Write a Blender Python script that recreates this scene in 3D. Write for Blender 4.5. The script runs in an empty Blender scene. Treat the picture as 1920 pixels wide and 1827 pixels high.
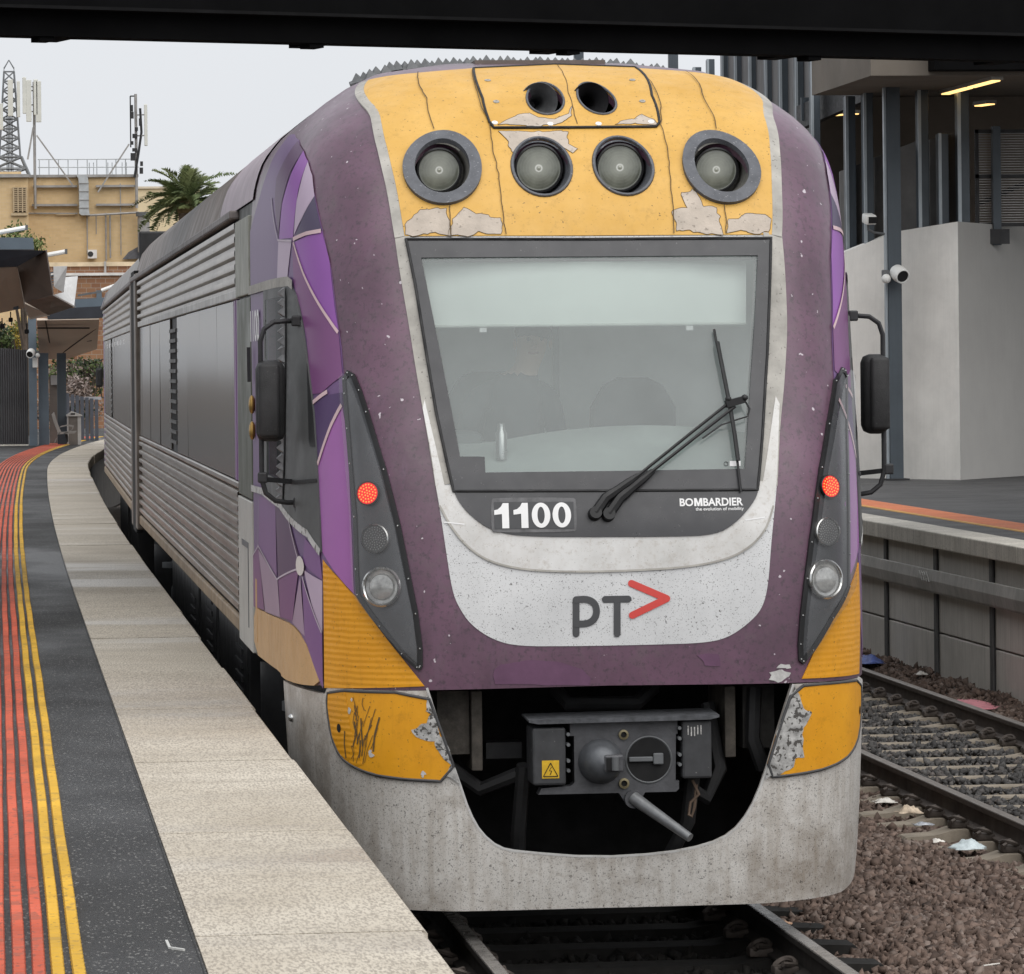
import bpy, bmesh, math, random
import numpy as np
from mathutils import Vector, Matrix
from mathutils.geometry import delaunay_2d_cdt
rad = math.radians
SC = bpy.context.scene
COL = SC.collection
random.seed(7); RNG = np.random.default_rng(7)

# ------------------------------------------------------------------ camera
cam_d = bpy.data.cameras.new("camera"); cam = bpy.data.objects.new("camera", cam_d); COL.objects.link(cam)
SC.camera = cam
CAM = np.array([-2.98, -20.8, 2.84]); FPX = 8000.0; YAW = math.atan(968/FPX); ROLL = 0.0105; HORIZON = 682.0
cam_d.sensor_fit = 'HORIZONTAL'; cam_d.sensor_width = 36.0; cam_d.lens = 36.0*FPX/1920.0
cam_d.clip_start = 0.1; cam_d.clip_end = 3000.0
_q = (913.5-HORIZON)
cam_d.shift_x = 0.0 ; cam_d.shift_y = -_q/1920.0
cam.matrix_world = Matrix.Translation(CAM) @ Matrix.Rotation(-YAW, 4, 'Z') @ Matrix.Rotation(rad(90), 4, 'X') @ Matrix.Rotation(-ROLL, 4, 'Z')

# ------------------------------------------------------------------ sky, sun, exposure (bright overcast)
SUN_EL, SUN_AZ = rad(54), rad(160)          # azimuth clockwise from +Y: behind the camera, to its right
world = bpy.data.worlds.new("World"); SC.world = world; world.use_nodes = True
wn = world.node_tree; wn.nodes.clear()
sky = wn.nodes.new('ShaderNodeTexSky'); sky.sky_type = 'NISHITA'; sky.sun_disc = False
sky.sun_elevation = SUN_EL; sky.sun_rotation = SUN_AZ; sky.air_density = 1.0; sky.dust_density = 4.0; sky.ozone_density = 1.0
hsv = wn.nodes.new('ShaderNodeHueSaturation'); hsv.inputs['Saturation'].default_value = 0.12
mixs = wn.nodes.new('ShaderNodeMix'); mixs.data_type = 'RGBA'; mixs.inputs[0].default_value = 0.86
mixs.inputs[7].default_value = (6.4, 6.6, 6.9, 1)     # cloud deck
# soft variation of the cloud deck
tcw = wn.nodes.new('ShaderNodeTexCoord'); nzw = wn.nodes.new('ShaderNodeTexNoise'); nzw.inputs['Scale'].default_value = 2.2; nzw.inputs['Detail'].default_value = 3
mpw = wn.nodes.new('ShaderNodeMapRange'); mpw.inputs[1].default_value = 0.3; mpw.inputs[2].default_value = 0.7; mpw.inputs[3].default_value = 0.9; mpw.inputs[4].default_value = 1.08
mlw = wn.nodes.new('ShaderNodeVectorMath'); mlw.operation = 'SCALE'
bg = wn.nodes.new('ShaderNodeBackground'); bg.inputs['Strength'].default_value = 0.1
wo = wn.nodes.new('ShaderNodeOutputWorld')
L = wn.links.new
L(sky.outputs[0], hsv.inputs['Color']); L(hsv.outputs[0], mixs.inputs[6]); L(tcw.outputs['Generated'], nzw.inputs['Vector'])
L(nzw.outputs[0], mpw.inputs[0]); L(mixs.outputs[2], mlw.inputs[0]); L(mpw.outputs[0], mlw.inputs['Scale'])
L(mlw.outputs[0], bg.inputs['Color']); L(bg.outputs[0], wo.inputs['Surface'])
sun_d = bpy.data.lights.new("sun", 'SUN'); sun_d.energy = 1.5; sun_d.angle = rad(80); sun_d.color = (1.0, 0.965, 0.92)
sun = bpy.data.objects.new("sun", sun_d); COL.objects.link(sun)
_sd = Vector((math.sin(SUN_AZ)*math.cos(SUN_EL), math.cos(SUN_AZ)*math.cos(SUN_EL), math.sin(SUN_EL)))
sun.rotation_euler = _sd.to_track_quat('Z', 'Y').to_euler(); sun.location = (0, -30, 30)
SC.view_settings.view_transform = 'Standard'; SC.view_settings.look = 'None'; SC.view_settings.gamma = 1.0
SC.view_settings.use_curve_mapping = False; SC.view_settings.exposure = 0.52

# ------------------------------------------------------------------ measuring helper: a sight line met with the plane Y = const
def at(x, y, Y):
    dx, dy = x-960.0, y-HORIZON
    a = math.cos(ROLL)*dx-math.sin(ROLL)*dy; b = math.sin(ROLL)*dx+math.cos(ROLL)*dy
    fw = np.array([math.sin(YAW), math.cos(YAW), 0]); rt = np.array([math.cos(YAW), -math.sin(YAW), 0])
    r = fw+rt*a/FPX-np.array([0, 0, 1.0])*b/FPX
    return Vector(CAM+r*(Y-CAM[1])/r[1])

# ------------------------------------------------------------------ object helpers
def tag(o, label=None, cat=None, group=None, kind=None):
    if label: o['label'] = label
    if cat: o['category'] = cat
    if group: o['group'] = group
    if kind: o['kind'] = kind
    return o
def thing(name, label, cat, loc=(0, 0, 0), rz=0.0, group=None):
    o = bpy.data.objects.new(name, None); COL.objects.link(o); o.location = loc; o.rotation_euler = (0, 0, rz)
    o.empty_display_size = 0.2
    return tag(o, label, cat, group)
def mesh_obj(name, v, f, mat, parent=None, smooth=False, normals=None, sharp=None):
    me = bpy.data.meshes.new(name); me.from_pydata([tuple(map(float, p)) for p in v], [], [tuple(map(int, q)) for q in f]); me.validate(verbose=False)
    if mat is not None: me.materials.append(mat)
    if smooth or normals is not None: me.polygons.foreach_set('use_smooth', [True]*len(me.polygons))
    if normals is not None and len(normals) == len(me.vertices):
        me.normals_split_custom_set_from_vertices([tuple(map(float, n)) for n in normals])
    me.update()
    o = bpy.data.objects.new(name, me); COL.objects.link(o)
    if parent is not None: o.parent = parent
    return o
class MB:
    """collects shapes of ONE part"""
    def __init__(s): s.bm = bmesh.new()
    def box(s, c, d, bevel=0.0, rot=None):
        m = Matrix.Translation(Vector(c))
        if rot is not None: m = m @ rot.to_4x4()
        g = bmesh.ops.create_cube(s.bm, size=1.0, matrix=m @ Matrix.Diagonal((d[0], d[1], d[2], 1)))
        if bevel > 0:
            es = list({e for v in g['verts'] for e in v.link_edges})
            bmesh.ops.bevel(s.bm, geom=es, offset=bevel, segments=2, profile=0.5, affect='EDGES', clamp_overlap=True)
        return s
    def span(s, a, b, bevel=0.0):
        a = Vector(a); b = Vector(b); d = b-a
        return s.box((a+b)/2, (abs(d.x), abs(d.y), abs(d.z)), bevel)
    def cyl(s, a, b, r, r2=None, n=16, caps=True):
        a = Vector(a); b = Vector(b); d = b-a
        q = Vector((0, 0, 1)).rotation_difference(d.normalized())
        m = Matrix.Translation((a+b)/2) @ q.to_matrix().to_4x4()
        bmesh.ops.create_cone(s.bm, cap_ends=caps, segments=n, radius1=r, radius2=r if r2 is None else r2, depth=d.length, matrix=m)
        return s
    def bar(s, a, b, w, h, up=(0, 0, 1)):
        a = Vector(a); b = Vector(b); d = (b-a); y = d.normalized(); x = y.cross(Vector(up))
        if x.length < 1e-4: x = Vector((1, 0, 0))
        x.normalize(); z = x.cross(y)
        R = Matrix((x, y, z)).transposed()
        return s.box((a+b)/2, (w, d.length, h), rot=R)
    def tube(s, pts, r, n=8, caps=True):
        pts = [Vector(p) for p in pts]; rings = []
        t0 = (pts[1]-pts[0]).normalized(); nx = t0.orthogonal().normalized()
        for i, p in enumerate(pts):
            if i == 0: t = (pts[1]-pts[0])
            elif i == len(pts)-1: t = (pts[-1]-pts[-2])
            else: t = (pts[i+1]-pts[i]).normalized()+(pts[i]-pts[i-1]).normalized()
            t.normalize(); nx = (nx-t*nx.dot(t)).normalized(); ny = t.cross(nx)
            rr = r[i] if isinstance(r, (list, tuple)) else r
            rings.append([s.bm.verts.new(p+(nx*math.cos(2*math.pi*k/n)+ny*math.sin(2*math.pi*k/n))*rr) for k in range(n)])
        for A, B in zip(rings, rings[1:]):
            for k in range(n): s.bm.faces.new((A[k], A[(k+1) % n], B[(k+1) % n], B[k]))
        if caps:
            s.bm.faces.new(rings[0][::-1]); s.bm.faces.new(rings[-1])
        return s
    def sphere(s, c, r, n=12, sc=(1, 1, 1)):
        bmesh.ops.create_uvsphere(s.bm, u_segments=n, v_segments=max(6, n//2), radius=r, matrix=Matrix.Translation(Vector(c)) @ Matrix.Diagonal((*sc, 1)))
        return s
    def ico(s, c, r, sub=1, sc=(1, 1, 1)):
        bmesh.ops.create_icosphere(s.bm, subdivisions=sub, radius=r, matrix=Matrix.Translation(Vector(c)) @ Matrix.Diagonal((*sc, 1)))
        return s
    def lathe(s, c, prof, axis, n=32):
        """prof = [(radius, distance along axis)]"""
        ax = Vector(axis).normalized(); x = ax.orthogonal().normalized(); y = ax.cross(x); c = Vector(c); rings = []
        for r, h in prof:
            rings.append([s.bm.verts.new(c+ax*h+(x*math.cos(2*math.pi*k/n)+y*math.sin(2*math.pi*k/n))*max(r, 1e-4)) for k in range(n)])
        for A, B in zip(rings, rings[1:]):
            for k in range(n): s.bm.faces.new((A[k], A[(k+1) % n], B[(k+1) % n], B[k]))
        return s
    def prism(s, poly, h):
        """poly: 3D loop; extruded by vector h"""
        h = Vector(h); a = [s.bm.verts.new(Vector(p)) for p in poly]; b = [s.bm.verts.new(Vector(p)+h) for p in poly]; n = len(a)
        s.bm.faces.new(a[::-1]); s.bm.faces.new(b)
        for i in range(n): s.bm.faces.new((a[i], a[(i+1) % n], b[(i+1) % n], b[i]))
        return s
    def loft(s, rings, close=True, caps=False):
        R = [[s.bm.verts.new(Vector(p)) for p in r] for r in rings]; n = len(R[0])
        for A, B in zip(R, R[1:]):
            for k in range(n if close else n-1): s.bm.faces.new((A[k], A[(k+1) % n], B[(k+1) % n], B[k]))
        if caps: s.bm.faces.new(R[0][::-1]); s.bm.faces.new(R[-1])
        return s
    def build(s, name, mat, parent=None, smooth=False, angle=None):
        bmesh.ops.recalc_face_normals(s.bm, faces=s.bm.faces[:])
        me = bpy.data.meshes.new(name); s.bm.to_mesh(me); s.bm.free()
        if mat is not None: me.materials.append(mat)
        if smooth or angle:
            me.polygons.foreach_set('use_smooth', [True]*len(me.polygons))
            me.set_sharp_from_angle(angle=rad(angle or 40))
        o = bpy.data.objects.new(name, me); COL.objects.link(o)
        if parent is not None: o.parent = parent
        return o
def dup(o, parent=None, **kw):
    c = o.copy(); COL.objects.link(c)
    if parent is not None: c.parent = parent
    for k, v in kw.items(): c[k] = v
    return c
def dup_tree(o, parent=None):
    c = dup(o, parent)
    for ch in o.children: dup_tree(ch, c)
    return c

# ------------------------------------------------------------------ materials
def rgb(r, g, b, k=1.0):
    f = lambda c: ((c/255.0)/12.92 if c <= 10 else (((c/255.0)+0.055)/1.055)**2.4)*k
    return (f(r), f(g), f(b))
MATS = {}
class Nt:
    def __init__(s, name):
        s.m = bpy.data.materials.new(name); s.m.use_nodes = True; s.t = s.m.node_tree; s.t.nodes.clear()
        s.out = s.t.nodes.new('ShaderNodeOutputMaterial'); s.co = s.t.nodes.new('ShaderNodeTexCoord').outputs['Object']; s.bumps = None
    def n(s, k): return s.t.nodes.new(k)
    def l(s, a, b): s.t.links.new(a, b)
    def scaled(s, sc):
        mp = s.n('ShaderNodeMapping'); mp.inputs['Scale'].default_value = sc; s.l(s.co, mp.inputs['Vector']); return mp.outputs[0]
    def noise(s, scale, detail=4, rough=0.55, stretch=None, dist=0):
        nz = s.n('ShaderNodeTexNoise'); nz.inputs['Scale'].default_value = scale; nz.inputs['Detail'].default_value = detail
        nz.inputs['Roughness'].default_value = rough; nz.inputs['Distortion'].default_value = dist
        s.l(s.scaled(stretch) if stretch else s.co, nz.inputs['Vector']); return nz.outputs[0]
    def ramp(s, v, a, b, lo=0.0, hi=1.0):
        mr = s.n('ShaderNodeMapRange'); mr.inputs[1].default_value = a; mr.inputs[2].default_value = b; mr.inputs[3].default_value = lo; mr.inputs[4].default_value = hi
        s.l(v, mr.inputs[0]); return mr.outputs[0]
    def mix(s, f, a, b, mode='MIX'):
        m = s.n('ShaderNodeMix'); m.data_type = 'RGBA'; m.blend_type = mode
        for i, v in ((0, f), (6, a), (7, b)):
            if isinstance(v, (int, float)): m.inputs[i].default_value = v
            elif isinstance(v, tuple): m.inputs[i].default_value = (*v, 1) if len(v) == 3 else v
            else: s.l(v, m.inputs[i])
        return m.outputs[2]
    def math(s, op, a, b=0.0):
        m = s.n('ShaderNodeMath'); m.operation = op
        for i, v in ((0, a), (1, b)):
            if isinstance(v, (int, float)): m.inputs[i].default_value = v
            else: s.l(v, m.inputs[i])
        return m.outputs[0]
    def bump(s, h, strength=0.3, dist=0.01):
        b = s.n('ShaderNodeBump'); b.inputs['Strength'].default_value = strength; b.inputs['Distance'].default_value = dist
        s.l(h, b.inputs['Height'])
        if s.bumps is not None: s.l(s.bumps, b.inputs['Normal'])
        s.bumps = b.outputs[0]
    def done(s, col, rough=0.5, metal=0.0, spec=0.5, emit=None, estr=0.0, coat=0.0):
        p = s.n('ShaderNodeBsdfPrincipled')
        for k, v in (('Base Color', col), ('Roughness', rough), ('Metallic', metal), ('Specular IOR Level', spec), ('Coat Weight', coat), ('Coat Roughness', 0.32)):
            if isinstance(v, tuple): p.inputs[k].default_value = (*v, 1) if len(v) == 3 else v
            elif isinstance(v, (int, float)): p.inputs[k].default_value = v
            else: s.l(v, p.inputs[k])
        if emit: p.inputs['Emission Color'].default_value = (*emit, 1); p.inputs['Emission Strength'].default_value = estr
        if s.bumps is not None: s.l(s.bumps, p.inputs['Normal'])
        s.l(p.outputs[0], s.out.inputs[0]); s.p = p
        return s.m
def M(name, col, rough=0.55, metal=0.0, var=0.12, vs=3.0, bump=0.0, bs=60.0, spec=0.4, specks=None, streak=0.0, rv=1.0):
    """plain worn surface: blotchy value variation, fine specks, optional vertical streaks and fine relief"""
    if name in MATS: return MATS[name]
    t = Nt(name)
    d = tuple(c*(1-var) for c in col); b = tuple(min(1, c*(1+var)) for c in col)
    c = t.mix(t.ramp(t.noise(vs, 6, 0.65), 0.32, 0.68), d, b)
    if streak: c = t.mix(t.ramp(t.noise(4, 4, 0.6, stretch=(6, 6, 0.35)), 0.45, 0.75, 0, streak), c, tuple(x*0.45 for x in col))
    if specks:
        for sc_, th, sc_col, amt in specks: c = t.mix(t.ramp(t.noise(sc_, 3, 0.5), th, th+0.03, 0, amt), c, sc_col)
    if bump: t.bump(t.noise(bs, 4, 0.6), bump, 0.01)
    r = t.ramp(t.noise(vs*2.3, 4), 0.3, 0.7, max(0.02, rough-0.08*rv), min(1, rough+0.1*rv))
    MATS[name] = t.done(c, r, metal, spec); return MATS[name]
def EM(name, col, strength, base=(0.1, 0.1, 0.1)):
    if name not in MATS:
        t = Nt(name); MATS[name] = t.done(base, 0.4, 0, 0.4, col, strength)
    return MATS[name]
def GLASS(name, tint, haze, haze_col, rough=0.03, refl=1.0):
    """pane: clear part + pale diffuse haze + mirror reflection"""
    if name in MATS: return MATS[name]
    t = Nt(name)
    tr = t.n('ShaderNodeBsdfTransparent'); tr.inputs[0].default_value = (*tint, 1)
    df = t.n('ShaderNodeBsdfDiffuse'); df.inputs[0].default_value = (*haze_col, 1)
    gl = t.n('ShaderNodeBsdfGlossy'); gl.inputs['Roughness'].default_value = rough
    fr = t.n('ShaderNodeFresnel'); fr.inputs[0].default_value = 1.5
    m1 = t.n('ShaderNodeMixShader'); m2 = t.n('ShaderNodeMixShader')
    f = t.ramp(t.noise(2.5, 5, 0.6), 0.3, 0.7, haze*0.9, haze*1.1); t.l(f, m1.inputs[0])
    t.l(tr.outputs[0], m1.inputs[1]); t.l(df.outputs[0], m1.inputs[2])
    t.l(t.math('MULTIPLY', fr.outputs[0], refl), m2.inputs[0]); t.l(m1.outputs[0], m2.inputs[1]); t.l(gl.outputs[0], m2.inputs[2]); t.l(m2.outputs[0], t.out.inputs[0])
    MATS[name] = t.m; return t.m
BLACK = M('soot_shade_black', (0.006, 0.006, 0.0065), 0.8, var=0.4, vs=5)
DARK = M('dark_metal', (0.022, 0.022, 0.024), 0.55, var=0.35, vs=7, bump=0.1, bs=50)
RUBBER = M('rubber', (0.018, 0.018, 0.019), 0.6, var=0.25, vs=9)
GREY = M('grey_steel', (0.11, 0.115, 0.12), 0.5, var=0.2, vs=6, bump=0.08)

# ------------------------------------------------------------------ railcar body surface: (u, z) -> point; u runs round the nose, then along the side
YB=3.0; PP=6.0; QQ=4.5
ZK=[0.0,0.15,0.6,1.3,1.6,2.0,2.26,2.8,3.5,3.75,4.0,4.18,4.32,4.42,4.48,4.51]
YK=[0.07,0.05,0.02,0.0,0.01,0.05,0.11,0.32,0.60,0.76,1.00,1.27,1.58,1.95,2.35,2.75]
WZ=[0.0,0.3,0.9,1.3,2.4,3.55,3.80,3.98,4.13,4.26,4.36,4.43,4.48,4.51]
WX=[1.42,1.46,1.49,1.50,1.50,1.505,1.49,1.445,1.345,1.195,1.05,.90,.68,.25]
def pchip(xs,ys):
    xs=np.array(xs,float); ys=np.array(ys,float); h=np.diff(xs); d=np.diff(ys)/h
    m=np.zeros(len(xs)); m[0]=d[0]; m[-1]=d[-1]
    for i in range(1,len(xs)-1):
        if d[i-1]*d[i]>0:
            w1=2*h[i]+h[i-1]; w2=h[i]+2*h[i-1]; m[i]=(w1+w2)/(w1/d[i-1]+w2/d[i])
    def f(x):
        x=np.clip(np.asarray(x,float),xs[0],xs[-1]); i=np.clip(np.searchsorted(xs,x)-1,0,len(xs)-2)
        t=(x-xs[i])/h[i]
        return ((1+2*t)*(1-t)**2*ys[i]+t*(1-t)**2*h[i]*m[i]+t*t*(3-2*t)*ys[i+1]+t*t*(t-1)*h[i]*m[i+1])
    return f
yc=pchip(ZK,YK); wz=pchip(WZ,WX)
_t=np.unique(np.concatenate([np.linspace(0,np.pi/2,3001),np.arccos(np.linspace(0,1,3001)**(PP/2)),np.arcsin(np.linspace(0,1,1001)**(QQ/2))]))
_X=1.50*np.clip(np.cos(_t),0,1)**(2/PP); _Y=YB-3.0*np.sin(_t)**(2/QQ)
_s=np.concatenate([[0],np.cumsum(np.hypot(np.diff(_X),np.diff(_Y)))])
UM=_s[-1]; _u=UM-_s   # u from centre (t=pi/2)
def surf(u,z):
    u=np.asarray(u,float); z=np.asarray(z,float)
    a=np.abs(u); t=np.interp(np.minimum(a,UM),_u[::-1],_t[::-1])
    w=wz(z); L=YB-yc(z)
    X=w*np.clip(np.cos(t),0,1)**(2/PP)*np.sign(u); Y=YB-L*np.sin(t)**(2/QQ)
    Y=np.where(a>UM,YB+(a-UM),Y); X=np.where(a>UM,w*np.sign(u),X)
    return np.stack([X,Y,z+0*u],-1)
def nrm(u, z):
    e = 0.004; u = np.asarray(u, float); z = np.asarray(z, float)
    zz = np.clip(z, 0.01, 4.50)
    a = surf(u+e, zz)-surf(u-e, zz); b = surf(u, zz+e)-surf(u, zz-e)
    n = np.cross(a, b); ln = np.linalg.norm(n, axis=-1, keepdims=True); n = n/np.maximum(ln, 1e-9)
    return n
def spt(u, z, off=0.0):
    return Vector(surf(u, z)+nrm(u, z)*off)
def inpoly(P, poly):
    x, y = P[:, 0], P[:, 1]; poly = np.asarray(poly); c = np.zeros(len(P), bool); j = len(poly)-1
    for i in range(len(poly)):
        xi, yi = poly[i]; xj, yj = poly[j]
        k = ((yi > y) != (yj > y)) & (x < (xj-xi)*(y-yi)/((yj-yi) if yj != yi else 1e-12)+xi); c ^= k; j = i
    return c
def resamp(poly, step, closed=True):
    out = []; n = len(poly)
    for i in range(n if closed else n-1):
        a = np.array(poly[i], float); b = np.array(poly[(i+1) % n], float); k = max(1, int(math.ceil(np.linalg.norm(b-a)/step)))
        out += [tuple(a+(b-a)*j/k) for j in range(k)]
    if not closed: out.append(tuple(poly[-1]))
    return out
def rough_edge(poly, amp, step=0.012):
    q = np.array(resamp(poly, step)); n = len(q); d = np.convolve(np.concatenate([RNG.normal(0, 1, n)]*2), [.25, .5, .25], 'same')[:n]; e = RNG.normal(0, 1, n//5+2); d = d*0.8+1.6*np.interp(np.arange(n)/5.0, np.arange(len(e)), e)
    c = q.mean(0); v = q-c; return [tuple(p) for p in q+v/np.maximum(np.linalg.norm(v, axis=1, keepdims=True), 1e-6)*d[:, None]*amp]
def smooth_poly(poly, it=1, closed=True):
    p = [np.array(a, float) for a in poly]
    for _ in range(it):
        q = []; n = len(p)
        for i in range(n if closed else n-1):
            a, b = p[i], p[(i+1) % n]; q += [a*.75+b*.25, a*.25+b*.75]
        if not closed: q = [p[0]]+q+[p[-1]]
        p = q
    return [tuple(a) for a in p]
def circ(c, r, n=28, ru=None):
    return [(c[0]+(ru or r)*math.cos(2*math.pi*k/n), c[1]+r*math.sin(2*math.pi*k/n)) for k in range(n)]
def patch(name, outline, off, mat, parent, holes=(), step=0.05, rim=0.02, estep=None):
    """a sheet that follows the body surface, `off` proud of it, with its edge turned in by `rim`"""
    estep = estep or step
    loops = [resamp(outline, estep)]+[resamp(h, estep*0.6) for h in holes]
    pts = []; edges = []; loop_idx = []
    for lp in loops:
        b = len(pts); pts += [tuple(p) for p in lp]; idx = list(range(b, b+len(lp))); loop_idx.append(idx)
        edges += [(idx[i], idx[(i+1) % len(idx)]) for i in range(len(idx))]
    B = np.array(pts); lo, hi = B.min(0), B.max(0)
    gu, gz = np.meshgrid(np.arange(lo[0]+step*.5, hi[0], step), np.arange(lo[1]+step*.5, hi[1], step)); Gp = np.stack([gu.ravel(), gz.ravel()], 1)
    if len(Gp):
        k = inpoly(Gp, loops[0])
        for h in loops[1:]: k &= ~inpoly(Gp, h)
        Gp = Gp[k]
    if len(Gp):
        dmin = np.full(len(Gp), 9.0)
        for a in range(0, len(B), 200): dmin = np.minimum(dmin, np.sqrt(((Gp[:, None, :]-B[None, a:a+200, :])**2).sum(2)).min(1))
        Gp = Gp[dmin > 0.4*min(step, estep)]
    allp = [Vector(p) for p in pts]+[Vector(p) for p in Gp]
    V, E_, Fc, ov, oe, of = delaunay_2d_cdt(allp, edges, [], 0, 1e-6)
    P2 = np.array([(v.x, v.y) for v in V]); F3 = np.array([f[:3] for f in Fc if len(f) == 3])
    cen = P2[F3].mean(1); k = inpoly(cen, loops[0])
    for h in loops[1:]: k &= ~inpoly(cen, h)
    F3 = F3[k]
    S = surf(P2[:, 0], P2[:, 1]); N = nrm(P2[:, 0], P2[:, 1]); v = list(S+N*off); nn = list(N)
    q = S[F3]; fn = np.cross(q[:, 1]-q[:, 0], q[:, 2]-q[:, 0]); flip = (fn*N[F3[:, 0]]).sum(1) < 0
    faces = [(f[0], f[2], f[1]) if fl else tuple(f) for f, fl in zip(F3, flip)]
    if rim > 0:
        # boundary edges
        cnt = {}
        for f in faces:
            for a, b in ((f[0], f[1]), (f[1], f[2]), (f[2], f[0])): cnt[(a, b)] = 1
        for (a, b) in list(cnt):
            if (b, a) in cnt: continue
            pa, pb = v[a], v[b]; ia, ib = pa-N[a]*rim, pb-N[b]*rim; en = np.cross(pb-pa, N[a]); en = en/max(np.linalg.norm(en), 1e-9)
            i0 = len(v); v += [pa, pb, ib, ia]; nn += [en]*4; faces.append((i0, i0+3, i0+2, i0+1))
    return mesh_obj(name, v, faces, mat, parent, normals=nn)
def ribbon(name, line, width, off, mat, parent, step=0.03, thick=0.0, round_caps=False):
    """a flat band along a line drawn on the body"""
    lines = line if isinstance(line[0][0], (tuple, list)) else [line]
    v = []; f = []; nn = []
    for q, ln in enumerate(lines):
        p = np.array(resamp(ln, step, False)); t = np.gradient(p, axis=0); t /= np.maximum(np.linalg.norm(t, axis=1, keepdims=True), 1e-9)
        n2 = np.stack([-t[:, 1], t[:, 0]], 1); o2 = off+0.0012*q; b = len(v)
        for i in range(len(p)):
            for sg in (1, -1):
                c = p[i]+n2[i]*sg*width/2; S = surf(*c); N = nrm(*c); v.append(S+N*o2); nn.append(N)
        for i in range(len(p)-1): f.append((b+2*i, b+2*i+1, b+2*i+3, b+2*i+2))
        if round_caps:
            for ce in (p[0], p[-1]):
                cc = circ(ce, width/2, 14); b2 = len(v)
                for c in cc: S = surf(*c); N = nrm(*c); v.append(S+N*(o2+0.0006)); nn.append(N)
                f.append(tuple(range(b2, b2+14)))
    o = mesh_obj(name, v, f, mat, parent, normals=nn)
    return o
def ribbon3(name, line, width, off, mat, parent, shift=0.0, n=40):
    """band of true width along a line on the body, shifted sideways by `shift` metres"""
    p = np.array(line); k = np.concatenate([[0], np.cumsum(np.linalg.norm(np.diff(surf(p[:, 0], p[:, 1]), axis=0), axis=1))]); t = np.linspace(0, k[-1], n)
    u = pchip(k, p[:, 0])(t); z = pchip(k, p[:, 1])(t); S = surf(u, z); N = nrm(u, z); T = np.gradient(S, axis=0); T /= np.linalg.norm(T, axis=1, keepdims=True); B = np.cross(T, N)
    v = []; f = []; nn = []
    for i in range(n):
        for q in (-0.5, 0.5): v.append(S[i]+N[i]*off+B[i]*(shift+q*width)); nn.append(N[i])
        for q in (-0.5, 0.5): v.append(S[i]+N[i]*(off-0.02)+B[i]*(shift+q*width)); nn.append(B[i]*q*2)
    for i in range(n-1): a = 4*i; b = a+4; f += [(a, a+1, b+1, b), (a, b, b+2, a+2), (a+1, a+3, b+3, b+1)]
    return mesh_obj(name, v, f, mat, parent, normals=nn)
def zsmooth(pts, n=16):
    q = sorted(pts, key=lambda a: a[1]); zz = np.linspace(q[0][1], q[-1][1], n); return [(float(a), float(b)) for a, b in zip(pchip([a[1] for a in q], [a[0] for a in q])(zz), zz)]
def bead(name, line, r, off, mat, parent, closed=False, step=0.03, n=6):
    p = resamp(line, step, closed)
    if closed: p = p+[p[0]]
    return MB().tube([spt(u, z, off) for u, z in p], r, n).build(name, mat, parent, smooth=True, angle=60)
def text_on(name, txt, lo, hi, off, mat, parent, bold=0.0, fit=True):
    """lettering cut as sheet and laid on the body between two corners (u,z)"""
    cu = bpy.data.curves.new(name, 'FONT'); cu.body = txt; cu.size = 1.0; cu.offset = bold; cu.fill_mode = 'FRONT'; cu.resolution_u = 4
    ob = bpy.data.objects.new(name, cu); COL.objects.link(ob); bpy.context.view_layer.update()
    me = ob.evaluated_get(bpy.context.evaluated_depsgraph_get()).to_mesh()
    V = np.array([v.co[:2] for v in me.vertices]); Fs = [tuple(p.vertices) for p in me.polygons]
    ob.to_mesh_clear(); bpy.data.objects.remove(ob); bpy.data.curves.remove(cu)
    a, b = V.min(0), V.max(0); uv = (V-a)/(b-a)
    u = lo[0]+uv[:, 0]*(hi[0]-lo[0]); z = lo[1]+uv[:, 1]*(hi[1]-lo[1])
    return mesh_obj(name, surf(u, z)+nrm(u, z)*off, Fs, mat, parent, normals=nrm(u, z))
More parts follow.
